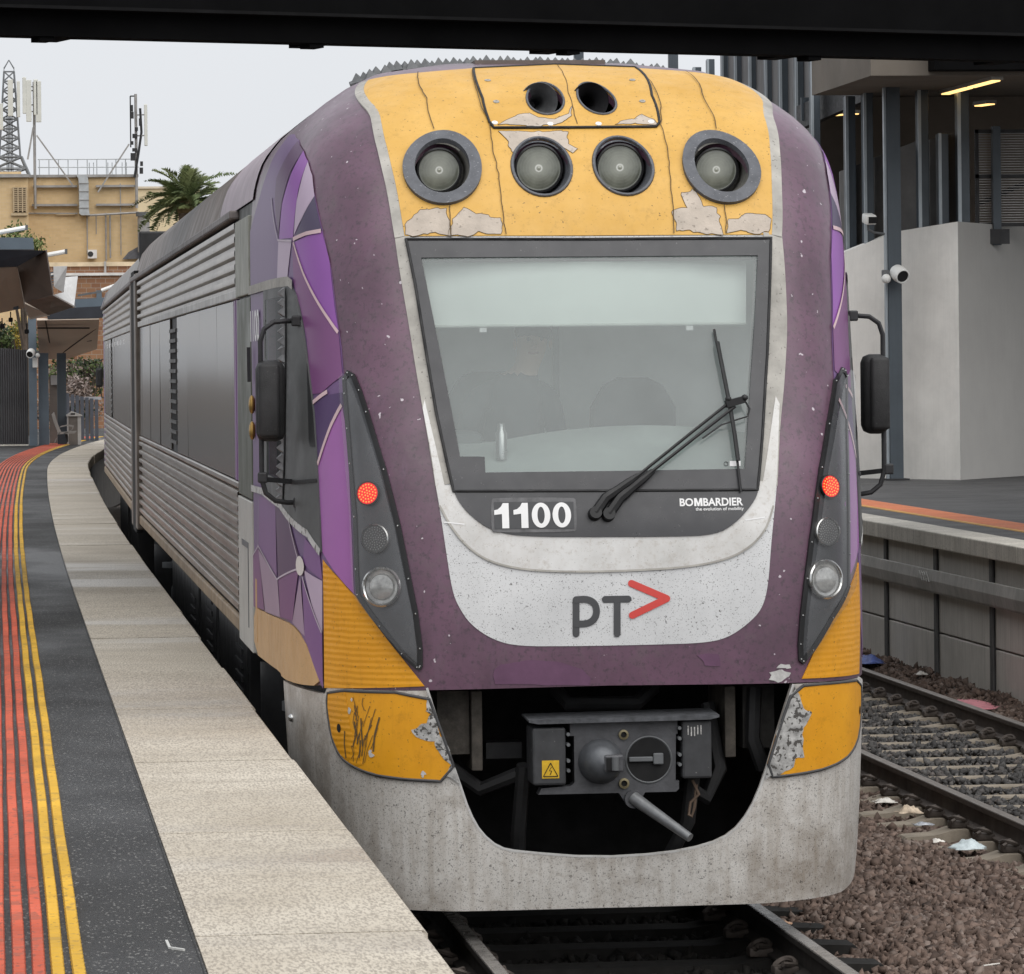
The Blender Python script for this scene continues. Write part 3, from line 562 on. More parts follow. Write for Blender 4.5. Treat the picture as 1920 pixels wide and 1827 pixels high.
# --- ballast
def stones(name, n, xr, yr, zf, size, mat, seed, keep=None, label=None, cat='gravel'):
    r = np.random.default_rng(seed)
    ico = bmesh.new(); bmesh.ops.create_cube(ico, size=1.12); bmesh.ops.triangulate(ico, faces=ico.faces[:]); ico.verts.ensure_lookup_table()
    bv = np.array([v.co[:] for v in ico.verts]); bf = np.array([[v.index for v in f.verts] for f in ico.faces]); ico.free()
    X = r.uniform(*xr, n); Y = r.uniform(*yr, n)
    if keep is not None: k = keep(X, Y); X, Y = X[k], Y[k]; n = len(X)
    S = size*np.clip(r.lognormal(0, 0.38, n), 0.4, 1.7); Zc = zf(X, Y)+r.uniform(-0.25, 0.45, n)*S
    sh = np.stack([r.uniform(0.7, 1.35, n), r.uniform(0.6, 1.1, n), r.uniform(0.45, 0.85, n)], 1)*S[:, None]
    jit = 1+r.normal(0, 0.24, (n, len(bv)))
    V = (bv[None]*jit[..., None]+np.clip(r.normal(0, 0.15, (n, len(bv), 3)), -0.3, 0.3))*sh[:, None, :]
    q = r.normal(0, 1, (n, 4)); q /= np.linalg.norm(q, axis=1, keepdims=True); w, x, y_, z = q.T
    w = w*1.6; nn = np.sqrt(w*w+x*x+y_*y_+z*z); w, x, y_, z = w/nn, x/nn, y_/nn, z/nn
    R = np.stack([np.stack([1-2*(y_*y_+z*z), 2*(x*y_-z*w), 2*(x*z+y_*w)], 1), np.stack([2*(x*y_+z*w), 1-2*(x*x+z*z), 2*(y_*z-x*w)], 1), np.stack([2*(x*z-y_*w), 2*(y_*z+x*w), 1-2*(x*x+y_*y_)], 1)], 1)
    V = np.einsum('nij,nkj->nki', R, V)+np.stack([X, Y, Zc], 1)[:, None, :]
    Fc = (bf[None]+(np.arange(n)*len(bv))[:, None, None]).reshape(-1, 3); V = V.reshape(-1, 3)
    me = bpy.data.meshes.new(name); me.vertices.add(len(V)); me.vertices.foreach_set('co', V.ravel()); me.loops.add(len(Fc)*3); me.loops.foreach_set('vertex_index', Fc.ravel().astype(np.int32))
    me.polygons.add(len(Fc)); me.polygons.foreach_set('loop_start', np.arange(0, len(Fc)*3, 3, dtype=np.int32)); me.update(calc_edges=True); me.validate()
    at_ = me.color_attributes.new('stone_tone', 'FLOAT_COLOR', 'POINT'); tone = r.uniform(0, 1, n); hue = r.uniform(0, 1, n)
    ca = np.ones((n, len(bv), 4), np.float32); ca[..., 0] = tone[:, None]; ca[..., 1] = hue[:, None]; at_.data.foreach_set('color', ca.ravel())
    me.materials.append(mat); o = bpy.data.objects.new(name, me); COL.objects.link(o); tag(o, label, cat, kind='stuff'); return o
def stone_mat(name, c1, c2, c3):
    t = Nt(name); a = t.n('ShaderNodeAttribute'); a.attribute_name = 'stone_tone'; sp = t.n('ShaderNodeSeparateColor'); t.l(a.outputs['Color'], sp.inputs[0])
    base = t.mix(sp.outputs[0], c1, c2); base = t.mix(t.ramp(sp.outputs[1], 0.75, 1.0, 0, 0.8), base, c3); base = t.mix(t.ramp(t.noise(25, 4), 0.4, 0.7, 0, 0.4), base, tuple(x*0.5 for x in c1))
    t.bump(t.noise(120, 3), 0.3, 0.004); return t.done(base, 0.85, 0, 0.3)
BROWN = stone_mat('brown_ballast', (0.072, 0.050, 0.040), (0.210, 0.150, 0.122), (0.28, 0.225, 0.195)); DKB = stone_mat('dark_ballast', (0.045, 0.044, 0.044), (0.115, 0.111, 0.108), (0.15, 0.13, 0.12))
def z_mid(X, Y): return -0.235+0.02*np.sin(X*3.1+Y*1.3)+0.012*np.sin(Y*5.0)-0.04*np.exp(-((X-1.25)/0.25)**2)-0.012*np.clip((X-2.6)/0.4, 0, 1)
stones('ballast', 46000, (1.0, 3.15), (-3.2, 9.6), z_mid, 0.0255, BROWN, 11, label='brown crushed stone between the two tracks')
stones('ballast', 6500, (-1.3, 1.0), (-3.2, 3.0), lambda X, Y: -0.25+0*X, 0.027, stone_mat('shaded_oily_ballast', (0.008, 0.0075, 0.007), (0.018, 0.016, 0.014), (0.025, 0.022, 0.019)), 12, label='near-black crushed stone under the train, oil and shade in its colour', keep=lambda X, Y: (np.abs(X-0.93) > 0.09) & (np.abs(X+0.67) > 0.09))  # shade beneath the train painted into these stones along with oil
def z_four(X, Y): ph = ((Y-4.66) % 0.70)/0.70; return -0.263+0.070*np.sin(np.pi*ph)**0.8+0.008*np.sin(X*9)
stones('ballast', 17000, (3.35, 4.80), (4.0, 19.5), z_four, 0.023, DKB, 13, keep=lambda X, Y: (((Y-4.66+0.13) % 0.70) > 0.27), label='dark oily stone heaped between the empty track sleepers')
stones('ballast', 9000, (4.95, 5.86), (9.5, 26.0), lambda X, Y: -0.215+0.06*np.clip((X-5.3)/0.5, 0, 1)+0.02*np.sin(Y*4), 0.027, BROWN, 14, label='brown crushed stone along the far retaining wall')
MB().prism([(1.0, -24, -0.62), (5.9, -24, -0.62), (5.9, -24, -0.30), (1.0, -24, -0.30)], (0, 100, 0)).build('track_bed', EARTH)['kind'] = 'structure'
MB().prism([(-1.9, -24, -0.62), (0.998, -24, -0.62), (0.998, -24, -0.31), (-1.9, -24, -0.31)], (0, 100, 0)).build('track_bed', EARTH)['kind'] = 'structure'
stones('ballast', 9000, (-1.3, 5.8), (-13.0, -3.0), lambda X, Y: -0.265+0.01*np.sin(3*X+Y), 0.030, BROWN, 15, label='brown crushed stone beside the near tracks', keep=lambda X, Y: (np.abs(X-0.93) > 0.1) & (np.abs(X+0.67) > 0.1) & (np.abs(X-3.235) > 0.1) & (np.abs(X-4.91) > 0.1))
stones('ballast', 5000, (3.35, 5.8), (-3.0, 4.2), lambda X, Y: -0.265+0.01*np.sin(3*X+Y), 0.028, DKB, 16, label='dark stone at the near end of the empty track', keep=lambda X, Y: (np.abs(X-4.91) > 0.1))
# --- litter
def rag(name, label, c, sx, sy, h, mat, seed, rz=0.0, cat='litter'):
    r = np.random.default_rng(seed); n = 14; v = []; f = []
    for i in range(n):
        for j in range(n):
            a, b = i/(n-1)*2-1, j/(n-1)*2-1; e = max(0, 1-(a*a+b*b)**1.2)
            v.append((a*sx*(1+0.18*math.sin(4*b+seed)), b*sy*(1+0.18*math.cos(3*a+seed)), h*0.62*e*(0.78+0.22*math.sin(4.5*a+2*b+seed))+h*0.10*e*math.sin(13*a+5*math.sin(3*b+seed))))
    for i in range(n-1):
        for j in range(n-1): k = i*n+j; f.append((k, k+n, k+n+1, k+1))
    o = mesh_obj(name, v, f, mat, None, smooth=True); o.location = c; o.rotation_euler = (0, 0, rz)
    so_ = o.modifiers.new('thickness', 'SOLIDIFY'); so_.thickness = 0.003
    return tag(o, label, cat)
PLB = M('plastic_pale_blue', (0.55, 0.63, 0.65), 0.35, var=0.2, vs=30); PLW = M('plastic_white', (0.66, 0.63, 0.58), 0.5, var=0.2, vs=20)
rag('plastic_bag', 'crumpled pale blue plastic bag beside the rail clips', (2.93, 4.95, -0.17), 0.105, 0.10, 0.085, PLB, 1)
rag('paper_scrap', 'curved white paper scrap lying near the pale blue bag', (2.86, 5.50, -0.19), 0.045, 0.05, 0.03, PLW, 2)
rag('foil_wrapper', 'grey foil wrapper on a sleeper end', (2.95, 6.3, -0.17), 0.06, 0.05, 0.03, M('foil_grey', (0.4, 0.42, 0.45), 0.3, 0.4, var=0.3, vs=40), 3)
rag('food_carton', 'crumpled tan and white carton against the rail', (3.02, 7.05, -0.17), 0.075, 0.08, 0.09, M('carton_tan', (0.55, 0.45, 0.34), 0.7, var=0.4, vs=25), 4)
rag('paper_bag', 'flattened cream paper bag between two sleeper ends', (3.0, 7.75, -0.17), 0.07, 0.07, 0.05, PLW, 5)
rag('pink_rag', 'torn pink plastic sheet on stones by the far wall', (5.42, 15.6, -0.17), 0.20, 0.45, 0.05, M('pink_plastic', (0.66, 0.26, 0.30), 0.6, var=0.2, vs=14), 6)
rag('blue_wrapper', 'crumpled blue wrapper at foot of far wall', (5.50, 20.4, -0.13), 0.14, 0.20, 0.12, M('blue_plastic', (0.09, 0.13, 0.36), 0.5, var=0.5, vs=18), 7)
rag('tan_leaf', 'small orange-tan scrap beside the polished rail', (1.20, 1.85, -0.19), 0.045, 0.05, 0.025, M('tan_paper', (0.55, 0.34, 0.22), 0.7), 8)
rag('white_scrap', 'tiny white scrap at the base of a wall post', (5.66, 18.7, -0.13), 0.05, 0.07, 0.05, PLW, 9)
tag(MB().tube([(1.86, -0.04, -0.175), (1.95, -0.0, -0.172)], 0.004, 6).build('drinking_straw', PLW), 'thin white straw lying on the brown stones', 'straw')

# ================================================================== the leading railcar
UR = UM+0.95                       # the cab shell ends at Y = 3.95
car = thing('railcar', 'purple railcar with yellow top and silver chin, numbered 1100, nearest at the platform', 'railcar')
# --- paints
def paint_purple():
    t = Nt('faded_purple_paint')
    base = t.mix(t.ramp(t.noise(2.2, 6, 0.6), 0.3, 0.7), (0.064, 0.028, 0.049), (0.142, 0.064, 0.110))
    base = t.mix(t.ramp(t.noise(9, 6, 0.7), 0.52, 0.72, 0, 0.75), base, (0.098, 0.064, 0.078))       # road dust
    base = t.mix(t.ramp(t.noise(38, 5, 0.7), 0.52, 0.68, 0, 0.75), base, (0.028, 0.018, 0.025))
    base = t.mix(t.ramp(t.noise(26, 2, 0.4), 0.735, 0.755, 0, 0.9), base, (0.55, 0.50, 0.54))         # stone chips
    base = t.mix(t.ramp(t.noise(5, 5, 0.65, stretch=(3, 3, .3)), 0.55, 0.8, 0, 0.35), base, (0.15, 0.082, 0.14))
    t.bump(t.noise(90, 4), 0.06, 0.004)
    return t.done(base, t.ramp(t.noise(12, 5), 0.3, 0.7, 0.40, 0.56), 0, 0.4, coat=0.6)
PURPLE = paint_purple()
def paint_yellow(name, c1, c2, ridges):
    t = Nt(name)
    base = t.mix(t.ramp(t.noise(3, 6, 0.65), 0.3, 0.7), c1, c2)
    base = t.mix(t.ramp(t.noise(14, 6, 0.75), 0.56, 0.74, 0, 0.5), base, tuple(c*0.55 for c in c1))
    base = t.mix(t.ramp(t.noise(70, 3), 0.66, 0.71, 0, 0.8), base, (0.06, 0.045, 0.02))
    base = t.mix(t.ramp(t.noise(6, 4, 0.6, stretch=(5, 5, .4)), 0.55, 0.8, 0, 0.35), base, tuple(c*0.6 for c in c2))
    if ridges:
        wv = t.n('ShaderNodeTexWave'); wv.wave_type = 'BANDS'; wv.bands_direction = 'Z'; wv.inputs['Scale'].default_value = 11.0; wv.inputs['Distortion'].default_value = 1.2
        wv.inputs['Detail'].default_value = 2; t.l(t.co, wv.inputs['Vector']); t.bump(wv.outputs[1], ridges, 0.012)
    t.bump(t.noise(35, 4), 0.08, 0.006)
    return t.done(base, t.ramp(t.noise(10, 5), 0.3, 0.7, 0.38, 0.6), 0, 0.4)
YTOP = paint_yellow('faded_yellow_paint', (0.56, 0.315, 0.058), (0.66, 0.395, 0.10), 0)
YLOW = paint_yellow('amber_reflective_film', (0.62, 0.265, 0.008), (0.76, 0.345, 0.012), 0.0)
YRIB = paint_yellow('ridged_amber_film', (0.62, 0.265, 0.008), (0.74, 0.33, 0.012), 0.16)
YSIDE = paint_yellow('bleached_orange_paint', (0.50, 0.30, 0.13), (0.60, 0.38, 0.18), 0)
def paint_silver(name, c1, c2, spk, brown=0.0, metal=0.15):
    t = Nt(name)
    base = t.mix(t.ramp(t.noise(2.5, 6, 0.65), 0.3, 0.7), c1, c2)
    if brown:
        base = t.mix(t.ramp(t.noise(1.15, 6, 0.72), 0.44, 0.66, 0, min(1, brown*1.35)), base, (0.20, 0.155, 0.112))
        base = t.mix(t.ramp(t.noise(3, 5, 0.6, stretch=(7, 7, .25)), 0.48, 0.78, 0, brown*0.9), base, (0.28, 0.225, 0.165))
        base = t.mix(t.ramp(t.noise(30, 6, 0.75), 0.52, 0.74, 0, 0.5), base, (0.28, 0.225, 0.165))
    base = t.mix(t.ramp(t.noise(75, 3, 0.55), spk+0.02, spk+0.05, 0, 0.6 if brown > 0.3 else 0.8), base, (0.035, 0.03, 0.028))
    base = t.mix(t.ramp(t.noise(160, 2, 0.5), spk-0.01, spk+0.03, 0, 0.45 if brown > 0.3 else 0.7), base, (0.05, 0.045, 0.04))
    t.bump(t.noise(50, 4), 0.05, 0.005)
    return t.done(base, t.ramp(t.noise(8, 5), 0.3, 0.7, 0.34, 0.50), metal, 0.45)
SILVER = paint_silver('speckled_silver_paint', (0.52, 0.525, 0.53), (0.64, 0.645, 0.65), 0.640)
SKIRTP = paint_silver('grimy_silver_paint', (0.60, 0.575, 0.54), (0.74, 0.72, 0.69), 0.605, 0.62, 0.22)
COLLAR = paint_silver('polished_silver_paint', (0.50, 0.495, 0.48), (0.70, 0.70, 0.695), 0.70, 0.12)
STRIPG = M('dirty_grey_trim', (0.36, 0.345, 0.315), 0.6, var=0.25, vs=6, specks=[(60, 0.66, (0.08, 0.07, 0.06), 0.7)])
PRIMER = M('bare_primer', (0.46, 0.40, 0.34), 0.75, var=0.15, vs=8, bump=0.15, bs=80, specks=[(50, 0.64, (0.22, 0.19, 0.16), 0.7)])
BLKSCR = M('screen_border', (0.036, 0.0365, 0.041), 0.32, var=0.12, vs=4, spec=0.5, specks=[(70, 0.7, (0.2, 0.2, 0.2), 0.4)])
WHITE = M('white_vinyl', (0.78, 0.78, 0.78), 0.5, var=0.06)
CHAR = M('charcoal_vinyl', (0.055, 0.056, 0.06), 0.5, var=0.15)
REDV = M('red_vinyl', (0.58, 0.06, 0.05), 0.5, var=0.1)

# --- shell, silver surround, yellow brow
rings = D['rings']; ring_r = [0.15, 0.152, 0.152, 0.15]
lamp_holes = [circ(rings[i], 0.150) for i in range(4)]+[circ(rings[4], 0.094, 28, 0.115), circ(rings[5], 0.094, 28, 0.113)]
clear = D['clear']
drop = [(-3.45, 3.20), (-2.32, 3.20), (-2.40, 2.75), (-2.58, 2.24), (-3.6, 2.25)]; drop_r = [(-u, z) for u, z in drop][::-1]
shell_out = [(-UR, 1.236), (-UR, 4.49), (UR, 4.49), (UR, 1.236), (1.62, 1.236), (0, 1.25), (-1.62, 1.236)]
patch('cab_shell', shell_out, 0.0, PURPLE, car, holes=[clear, drop, drop_r]+lamp_holes, step=0.07, estep=0.05, rim=0.04)
sil_out = [(-0.974, 3.482)]+[(min(u, 1.006) if z > 2.9 else u, z) for u, z in D['silver_out'] if z < 3.42 or (u < 0 and z < 3.48)]+[(1.006, 3.482)]
silver = patch('silver_surround', sil_out[:5]+smooth_poly(sil_out[4:-4], 2, False)+sil_out[-4:], 0.004, SILVER, car, holes=[clear], step=0.05, rim=0.004, estep=0.03)
so_l = zsmooth([p for p in sil_out if 2.2 < p[1] < 3.49 and p[0] < 0]); so_r = zsmooth([p for p in sil_out if 2.2 < p[1] < 3.49 and p[0] > 0])
yl = [D['yellow_top'][k] for k in (4, 3, 2, 1, 0)]; yr = [D['yellow_top'][k] for k in (6, 7, 8, 9, 10)]
YTOPO = zsmooth(yl)[::-1]+[(-0.0, 3.48)]+zsmooth(yr)+D['yellow_top'][11:]
ribbon3('edge_strip', zsmooth(yl, 24), 0.050, 0.010, STRIPG, silver, -0.026); ribbon3('edge_strip', zsmooth(yr, 24), 0.054, 0.010, STRIPG, silver, 0.028)
ribbon3('edge_strip', [(u, z) for u, z in so_l], 0.078, 0.0068, STRIPG, silver, 0.037); ribbon3('edge_strip', [(u, z) for u, z in so_r], 0.104, 0.0068, STRIPG, silver, -0.050)
col_out = smooth_poly(D['collar'], 2, False)+[(0.872, 2.24), (0.890, 2.40), (0.918, 2.62), (0.900, 2.66), (0.80, 2.24), (-0.79, 2.24), (-0.868, 2.66), (-0.880, 2.62), (-0.850, 2.40), (-0.834, 2.24)]
patch('collar', col_out, 0.011, COLLAR, silver, step=0.05, rim=0.006, estep=0.025)
ribbon('seam', [D['collar'][0]]+smooth_poly(D['collar'], 2, False)[1:], 0.010, 0.0125, STRIPG, silver)
ribbon('seam', [(-0.80, 2.062), (-0.74, 2.055), (-0.70, 2.05)], 0.006, 0.0125, WHITE, silver); ribbon('seam', [(0.80, 2.062), (0.74, 2.055), (0.70, 2.05)], 0.006, 0.0125, WHITE, silver)
brow = patch('yellow_brow', YTOPO, 0.010, YTOP, car, holes=lamp_holes, step=0.045, rim=0.008, estep=0.03)
hp = patch('horn_panel', D['horn_panel'], 0.0165, YTOP, car, holes=lamp_holes[4:], step=0.045, rim=0.007, estep=0.03)
bead('gasket', D['horn_panel'], 0.0075, 0.0165, RUBBER, hp, closed=True)
for c in [(-0.44, 4.07), (-0.13, 4.062), (0.14, 4.062), (0.44, 4.072), (-0.44, 4.19), (0.46, 4.19), (-0.52, 4.32), (0.52, 4.32)]:
    p = spt(*c, 0.0165); n = Vector(nrm(*c)); mb = MB(); mb.lathe(p, [(0.017, 0), (0.016, 0.004), (0.007, 0.005), (0.006, 0.002), (0.0, 0.002)], n, 14); mb.build('screw', WHITE if c[1] < 4.1 else STRIPG, hp, smooth=True)
CRACK = M('paint_crack', (0.10, 0.065, 0.03), 0.8)
for s_ in D['seams']:
    q = resamp(s_, 0.03, False); q = [(u+random.gauss(0, 0.0022), z) for u, z in q]
    ribbon('seam', q, 0.0048, 0.0185, CRACK, brow, step=0.02)
for i, s_ in enumerate(D['primer']):
    ed = rough_edge(s_, 0.0075)
    o = patch('flaked_patch', ed, 0.0122 if i not in (3, 4) else 0.0182, PRIMER, brow if i not in (3, 4) else hp, step=0.04, rim=0.001, estep=0.014)
    bead('flaked_edge', [p for p in ed], 0.0014, 0.0126 if i not in (3, 4) else 0.0186, CRACK, brow if i not in (3, 4) else hp, closed=True, step=0.02, n=4)
# --- roof lamps and horns: tubes let into the brow, pointing forwards
LENS = None
def lens_mat():
    t = Nt('old_lamp_lens')
    ln = t.n('ShaderNodeVectorMath'); ln.operation = 'LENGTH'; t.l(t.scaled((1, 0, 1)), ln.inputs[0]); rr = ln.outputs['Value']
    base = t.mix(t.ramp(t.noise(14, 5), 0.3, 0.7), (0.075, 0.08, 0.06), (0.17, 0.18, 0.14))
    base = t.mix(t.ramp(rr, 0.0, 0.10, 0.55, 0.0), base, (0.46, 0.47, 0.40))  # paler centre: a highlight painted into the lens colour
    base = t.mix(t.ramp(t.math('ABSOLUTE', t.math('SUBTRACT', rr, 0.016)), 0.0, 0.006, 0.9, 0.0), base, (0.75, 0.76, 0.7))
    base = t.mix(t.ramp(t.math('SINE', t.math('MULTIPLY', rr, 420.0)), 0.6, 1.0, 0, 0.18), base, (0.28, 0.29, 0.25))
    return t.done(base, 0.10, 0.1, 0.8, coat=0.6)
LENS = lens_mat(); RINGM = M('ring_casting', (0.10, 0.105, 0.118), 0.6, var=0.25, vs=10, bump=0.12, bs=70, specks=[(90, 0.66, (0.4, 0.4, 0.42), 0.5)])
TUBE_IN = M('lamp_tube', (0.17, 0.165, 0.15), 0.55, var=0.35, vs=14)
for i in range(4):
    u, z = rings[i]; big = i in (0, 3); s0 = surf(u, z); P = Vector(s0)
    lamp = thing('roof_lamp', None, None); del_keys = None; lamp.parent = car
    if big: patch('ring', circ((u, z-0.004), 0.190, 40, 0.203), 0.034, RINGM, lamp, holes=[circ((u, z), 0.141, 36)], step=0.05, rim=0.03, estep=0.02)
    else: bead('ring', circ((u, z), 0.153, 36), 0.010, 0.012, RINGM, lamp, closed=True)
    mb = MB(); r0 = 0.1485
    mb.lathe((P.x, P.y-(0.0 if big else 0.0), P.z), [(r0, -0.20), (r0, -0.02), (r0*0.94, 0.10), (r0*0.90, 0.22), (r0*0.5, 0.23), (0.0, 0.23)], (0, 1, 0), 40)
    # trim what would stand proud of the brow
    bmv = mb.bm
    for v in list(bmv.verts):
        cu_, cz_ = v.co.x, v.co.z
        ys = float(surf(cu_ if abs(cu_) < 0.6 else cu_*1.02, cz_)[1])-0.004
        if v.co.y < ys: v.co.y = ys
    mb.build('housing', TUBE_IN if big else RINGM, lamp, smooth=True)
    mb = MB(); rl = 0.104 if big else 0.113; cy = P.y+(0.15 if big else 0.12)
    mb.lathe((P.x, cy, P.z+0.004), [(rl+0.012, 0.05), (rl+0.012, -0.012), (rl+0.003, -0.016), (rl, -0.006)], (0, 1, 0), 40); mb.build('bezel', DARK, lamp, smooth=True)
    mb = MB(); prof = [(rl, -0.004)]
    for k in range(1, 15): rr = rl*(1-k/15); prof.append((rr, -0.004-0.005*(1-(rr/rl)**2)+(0.0016 if k % 2 else 0)))
    prof.append((0, -0.010)); mb.lathe((0, 0, 0), prof, (0, 1, 0), 40); mb.build('lens', LENS, lamp, smooth=True).location = (P.x, cy, P.z+0.004)
HORNM = M('horn_metal', (0.17, 0.175, 0.18), 0.5, 0.4, var=0.3, vs=12)
for i in (4, 5):
    u, z = rings[i]; P = Vector(surf(u, z)); horn = thing('horn', None, None); horn.parent = car
    bead('opening_lip', lamp_holes[i], 0.007, 0.018, RINGM, horn, closed=True)
    mb = MB(); mb.lathe((P.x-0.020, P.y+0.10, P.z+0.006), [(0.030, 0.30), (0.028, 0.16), (0.05, 0.06), (0.088, 0.01), (0.100, -0.015), (0.098, -0.02), (0.082, 0.008), (0.046, 0.06), (0.024, 0.16), (0.018, 0.3), (0, 0.3)], (0, 1, 0), 36)
    mb.build('bell', HORNM if i == 4 else DARK, horn, smooth=True)
    hb = MB().lathe((P.x, P.y+0.10, P.z), [(0.135, -0.30), (0.135, -0.1), (0.135, 0.0), (0.135, 0.1), (0.135, 0.34), (0, 0.34)], (0, 1, 0), 30)
    for v in hb.bm.verts: v.co.y = max(v.co.y, float(surf(v.co.x, min(v.co.z, 4.4))[1])+0.012)
    hb.build('horn_box', M('horn_box_grey', (0.06, 0.058, 0.055), 0.7), horn)

# --- windscreen: dark border, glass, gaskets, lettering
wzo = D['windscreen_zone']
scr = patch('screen_border', wzo[:5]+smooth_poly(wzo[4:17], 2, False)+wzo[16:], 0.018, BLKSCR, car, holes=[clear], step=0.05, rim=0.012, estep=0.025)
bead('gasket', D['glass_frame'], 0.0075, 0.019, RUBBER, scr, closed=True)
PANE = GLASS('windscreen_glass', (0.88, 0.92, 0.91), 0.23, (0.55, 0.62, 0.61), 0.02)  # pale haze colour stands in for the milky sky reflection
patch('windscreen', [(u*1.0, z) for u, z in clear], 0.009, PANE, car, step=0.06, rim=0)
pl = patch('number_plate', smooth_poly([(-0.566, 2.162), (-0.570, 2.022), (-0.555, 2.006), (-0.16, 2.004), (-0.146, 2.018), (-0.144, 2.158), (-0.158, 2.171), (-0.552, 2.175)]), 0.0215, M('plate_grey', (0.12, 0.12, 0.125), 0.5, var=0.3, vs=20), scr, step=0.05, rim=0.004, estep=0.02)
patch('plate_face', [(-0.552, 2.154), (-0.554, 2.024), (-0.160, 2.020), (-0.158, 2.150)], 0.0235, CHAR, pl, step=0.05, rim=0.002)
for k, ch in enumerate('1100'):
    x0 = (-0.553, -0.458, -0.368, -0.265)[k]; w_ = (0.072, 0.072, 0.092, 0.092)[k]
    zz0, zz1 = 2.026, 2.147
    if ch == '1':
        pts = [(x0+w_*0.52, zz0), (x0+w_, zz0), (x0+w_, zz1), (x0+w_*0.60, zz1), (x0+w_*0.48, zz1-0.016), (x0+w_*0.25, zz1-0.030), (x0, zz1-0.034), (x0, zz1-0.056), (x0+w_*0.52, zz1-0.052)]
        patch('numeral', pts, 0.026, WHITE, pl, step=0.03, rim=0.001)
    else:
        c = (x0+w_/2, (zz0+zz1)/2); patch('numeral', circ(c, (zz1-zz0)/2, 32, w_/2), 0.026, WHITE, pl, holes=[circ(c, (zz1-zz0)/2-0.020, 24, w_/2-0.028)], step=0.03, rim=0.001, estep=0.012)
for tx_, a, b in (('BO', 0.372, 0.440), ('BARDIER', 0.490, 0.690)): text_on('maker_lettering', tx_, (a, 2.120), (b, 2.159), 0.021, WHITE, scr, bold=0.028)
_m = lambda x, z: (0.4445+x*0.0415, 2.120+z*0.039)
patch('maker_lettering', [_m(0, 0), _m(0.25, 0), _m(0.25, 0.58), _m(0.40, 0), _m(0.60, 0), _m(0.75, 0.58), _m(0.75, 0), _m(1, 0), _m(1, 1), _m(0.70, 1), _m(0.50, 0.38), _m(0.30, 1), _m(0, 1)], 0.021, WHITE, scr, step=0.02, rim=0.0)
text_on('maker_slogan', 'the evolution of mobility', (0.450, 2.093), (0.692, 2.114), 0.021, WHITE, scr, bold=0.012)
patch('maker_sticker', [(0.635, 2.315), (0.690, 2.315), (0.692, 2.340), (0.637, 2.340)], 0.0125, WHITE, scr, step=0.05, rim=0.001)
bead('maker_stamp', circ((0.617, 2.327), 0.010, 16), 0.0018, 0.0125, CHAR, scr, closed=True, step=0.01, n=4)
ribbon('logo_letter', [D['PT'][0], smooth_poly(D['PT'][1], 2, False)], 0.034, 0.0075, CHAR, silver, step=0.012, round_caps=True)
ribbon('logo_letter', [D['PT'][2], D['PT'][3]], 0.034, 0.0075, CHAR, silver, step=0.012, round_caps=True)
a_ = D['arrow'][0]; ribbon('logo_arrow', [[a_[0], a_[1]], [a_[1], a_[2]]], 0.035, 0.0085, REDV, silver, step=0.012, round_caps=True)
# dent and scrapes in the collar / bumper
for k, (pp, m_) in enumerate([(D['purple_patches'][0], M('touched_up_purple', (0.115, 0.052, 0.10), 0.5, var=0.2, vs=5)), (D['purple_patches'][1], M('touched_up_purple', (0.115, 0.052, 0.10)))]):
    patch('touch_up', rough_edge(pp, 0.004, 0.03), 0.0028+0.001*k, m_, car, step=0.06, rim=0.001)
for pp in D['white_scuffs']: patch('scuff', rough_edge(pp, 0.006), 0.0035, M('bare_filler', (0.5, 0.49, 0.48), 0.7, var=0.3, vs=20), car, step=0.03, rim=0.001)
DENT = M('scrape', (0.22, 0.215, 0.21), 0.4, 0.4, var=0.4, vs=25)


# --- blind and cab behind the glass
cab = thing('cab_interior', None, None); cab.parent = car
INT = M('cab_lining', (0.82, 0.84, 0.84), 0.8, var=0.08); SEATM = M('seat_cloth', (0.03, 0.033, 0.045), 0.9, var=0.3, vs=12); DASH = M('dash_moulding', (0.36, 0.40, 0.385), 0.6, var=0.1)
MB().span((-1.2, 2.15, 1.3), (1.2, 2.2, 4.0)).build('rear_wall', INT, cab)
MB().span((-1.0, 1.0, 3.60), (1.0, 2.15, 3.63)).build('ceiling_lining', INT, cab)
for sx in (-1.16, 1.13): MB().span((sx, 0.95, 1.5), (sx+0.03, 2.15, 2.2)).build('side_lining', INT, cab)
MB().span((0.02, 2.11, 1.6), (0.05, 2.145, 3.9)).build('door_jamb', M('jamb_grey', (0.10, 0.11, 0.115), 0.7), cab)
MB().span((-1.15, 1.9, 1.7), (-0.68, 2.1, 3.6)).build('locker', M('locker_grey', (0.75, 0.76, 0.75), 0.7), cab)
MB().span((-1.18, 2.11, 1.7), (-1.14, 2.14, 3.7)).build('curtain', M('curtain_rose', (0.42, 0.27, 0.23), 0.9), cab)
MB().span((-1.0, 0.45, 1.45), (1.0, 2.8, 1.5)).build('cab_floor', INT, cab)
d_ = [[(x, y, z) for (y, z) in ((0.22+abs(x)**4*0.15, 2.20), (0.34+abs(x)**4*.12, 2.30+0.08*max(0, 1-(x-0.2)**2*1.6)), (0.62, 2.42+0.10*max(0, 1-(x-0.25)**2*1.4)), (0.95, 2.44), (1.05, 2.2))] for x in np.linspace(-1.1, 1.1, 23)]
MB().loft(d_, close=False).build('dashboard', DASH, cab, smooth=True)
MB().span((-0.80, 0.85, 2.36), (-0.50, 1.05, 2.50), 0.06).build('instrument_hood', M('hood_dark', (0.08, 0.09, 0.09), 0.8), cab, smooth=True)
MB().lathe((-0.47, 0.42, 2.36), [(0.0, 0.0), (0.03, 0.0), (0.03, 0.13), (0.018, 0.15), (0.018, 0.18), (0, 0.18)], (0, 0, 1), 16).build('flask', M('steel_flask', (0.5, 0.5, 0.5), 0.25, 0.8), cab, smooth=True)
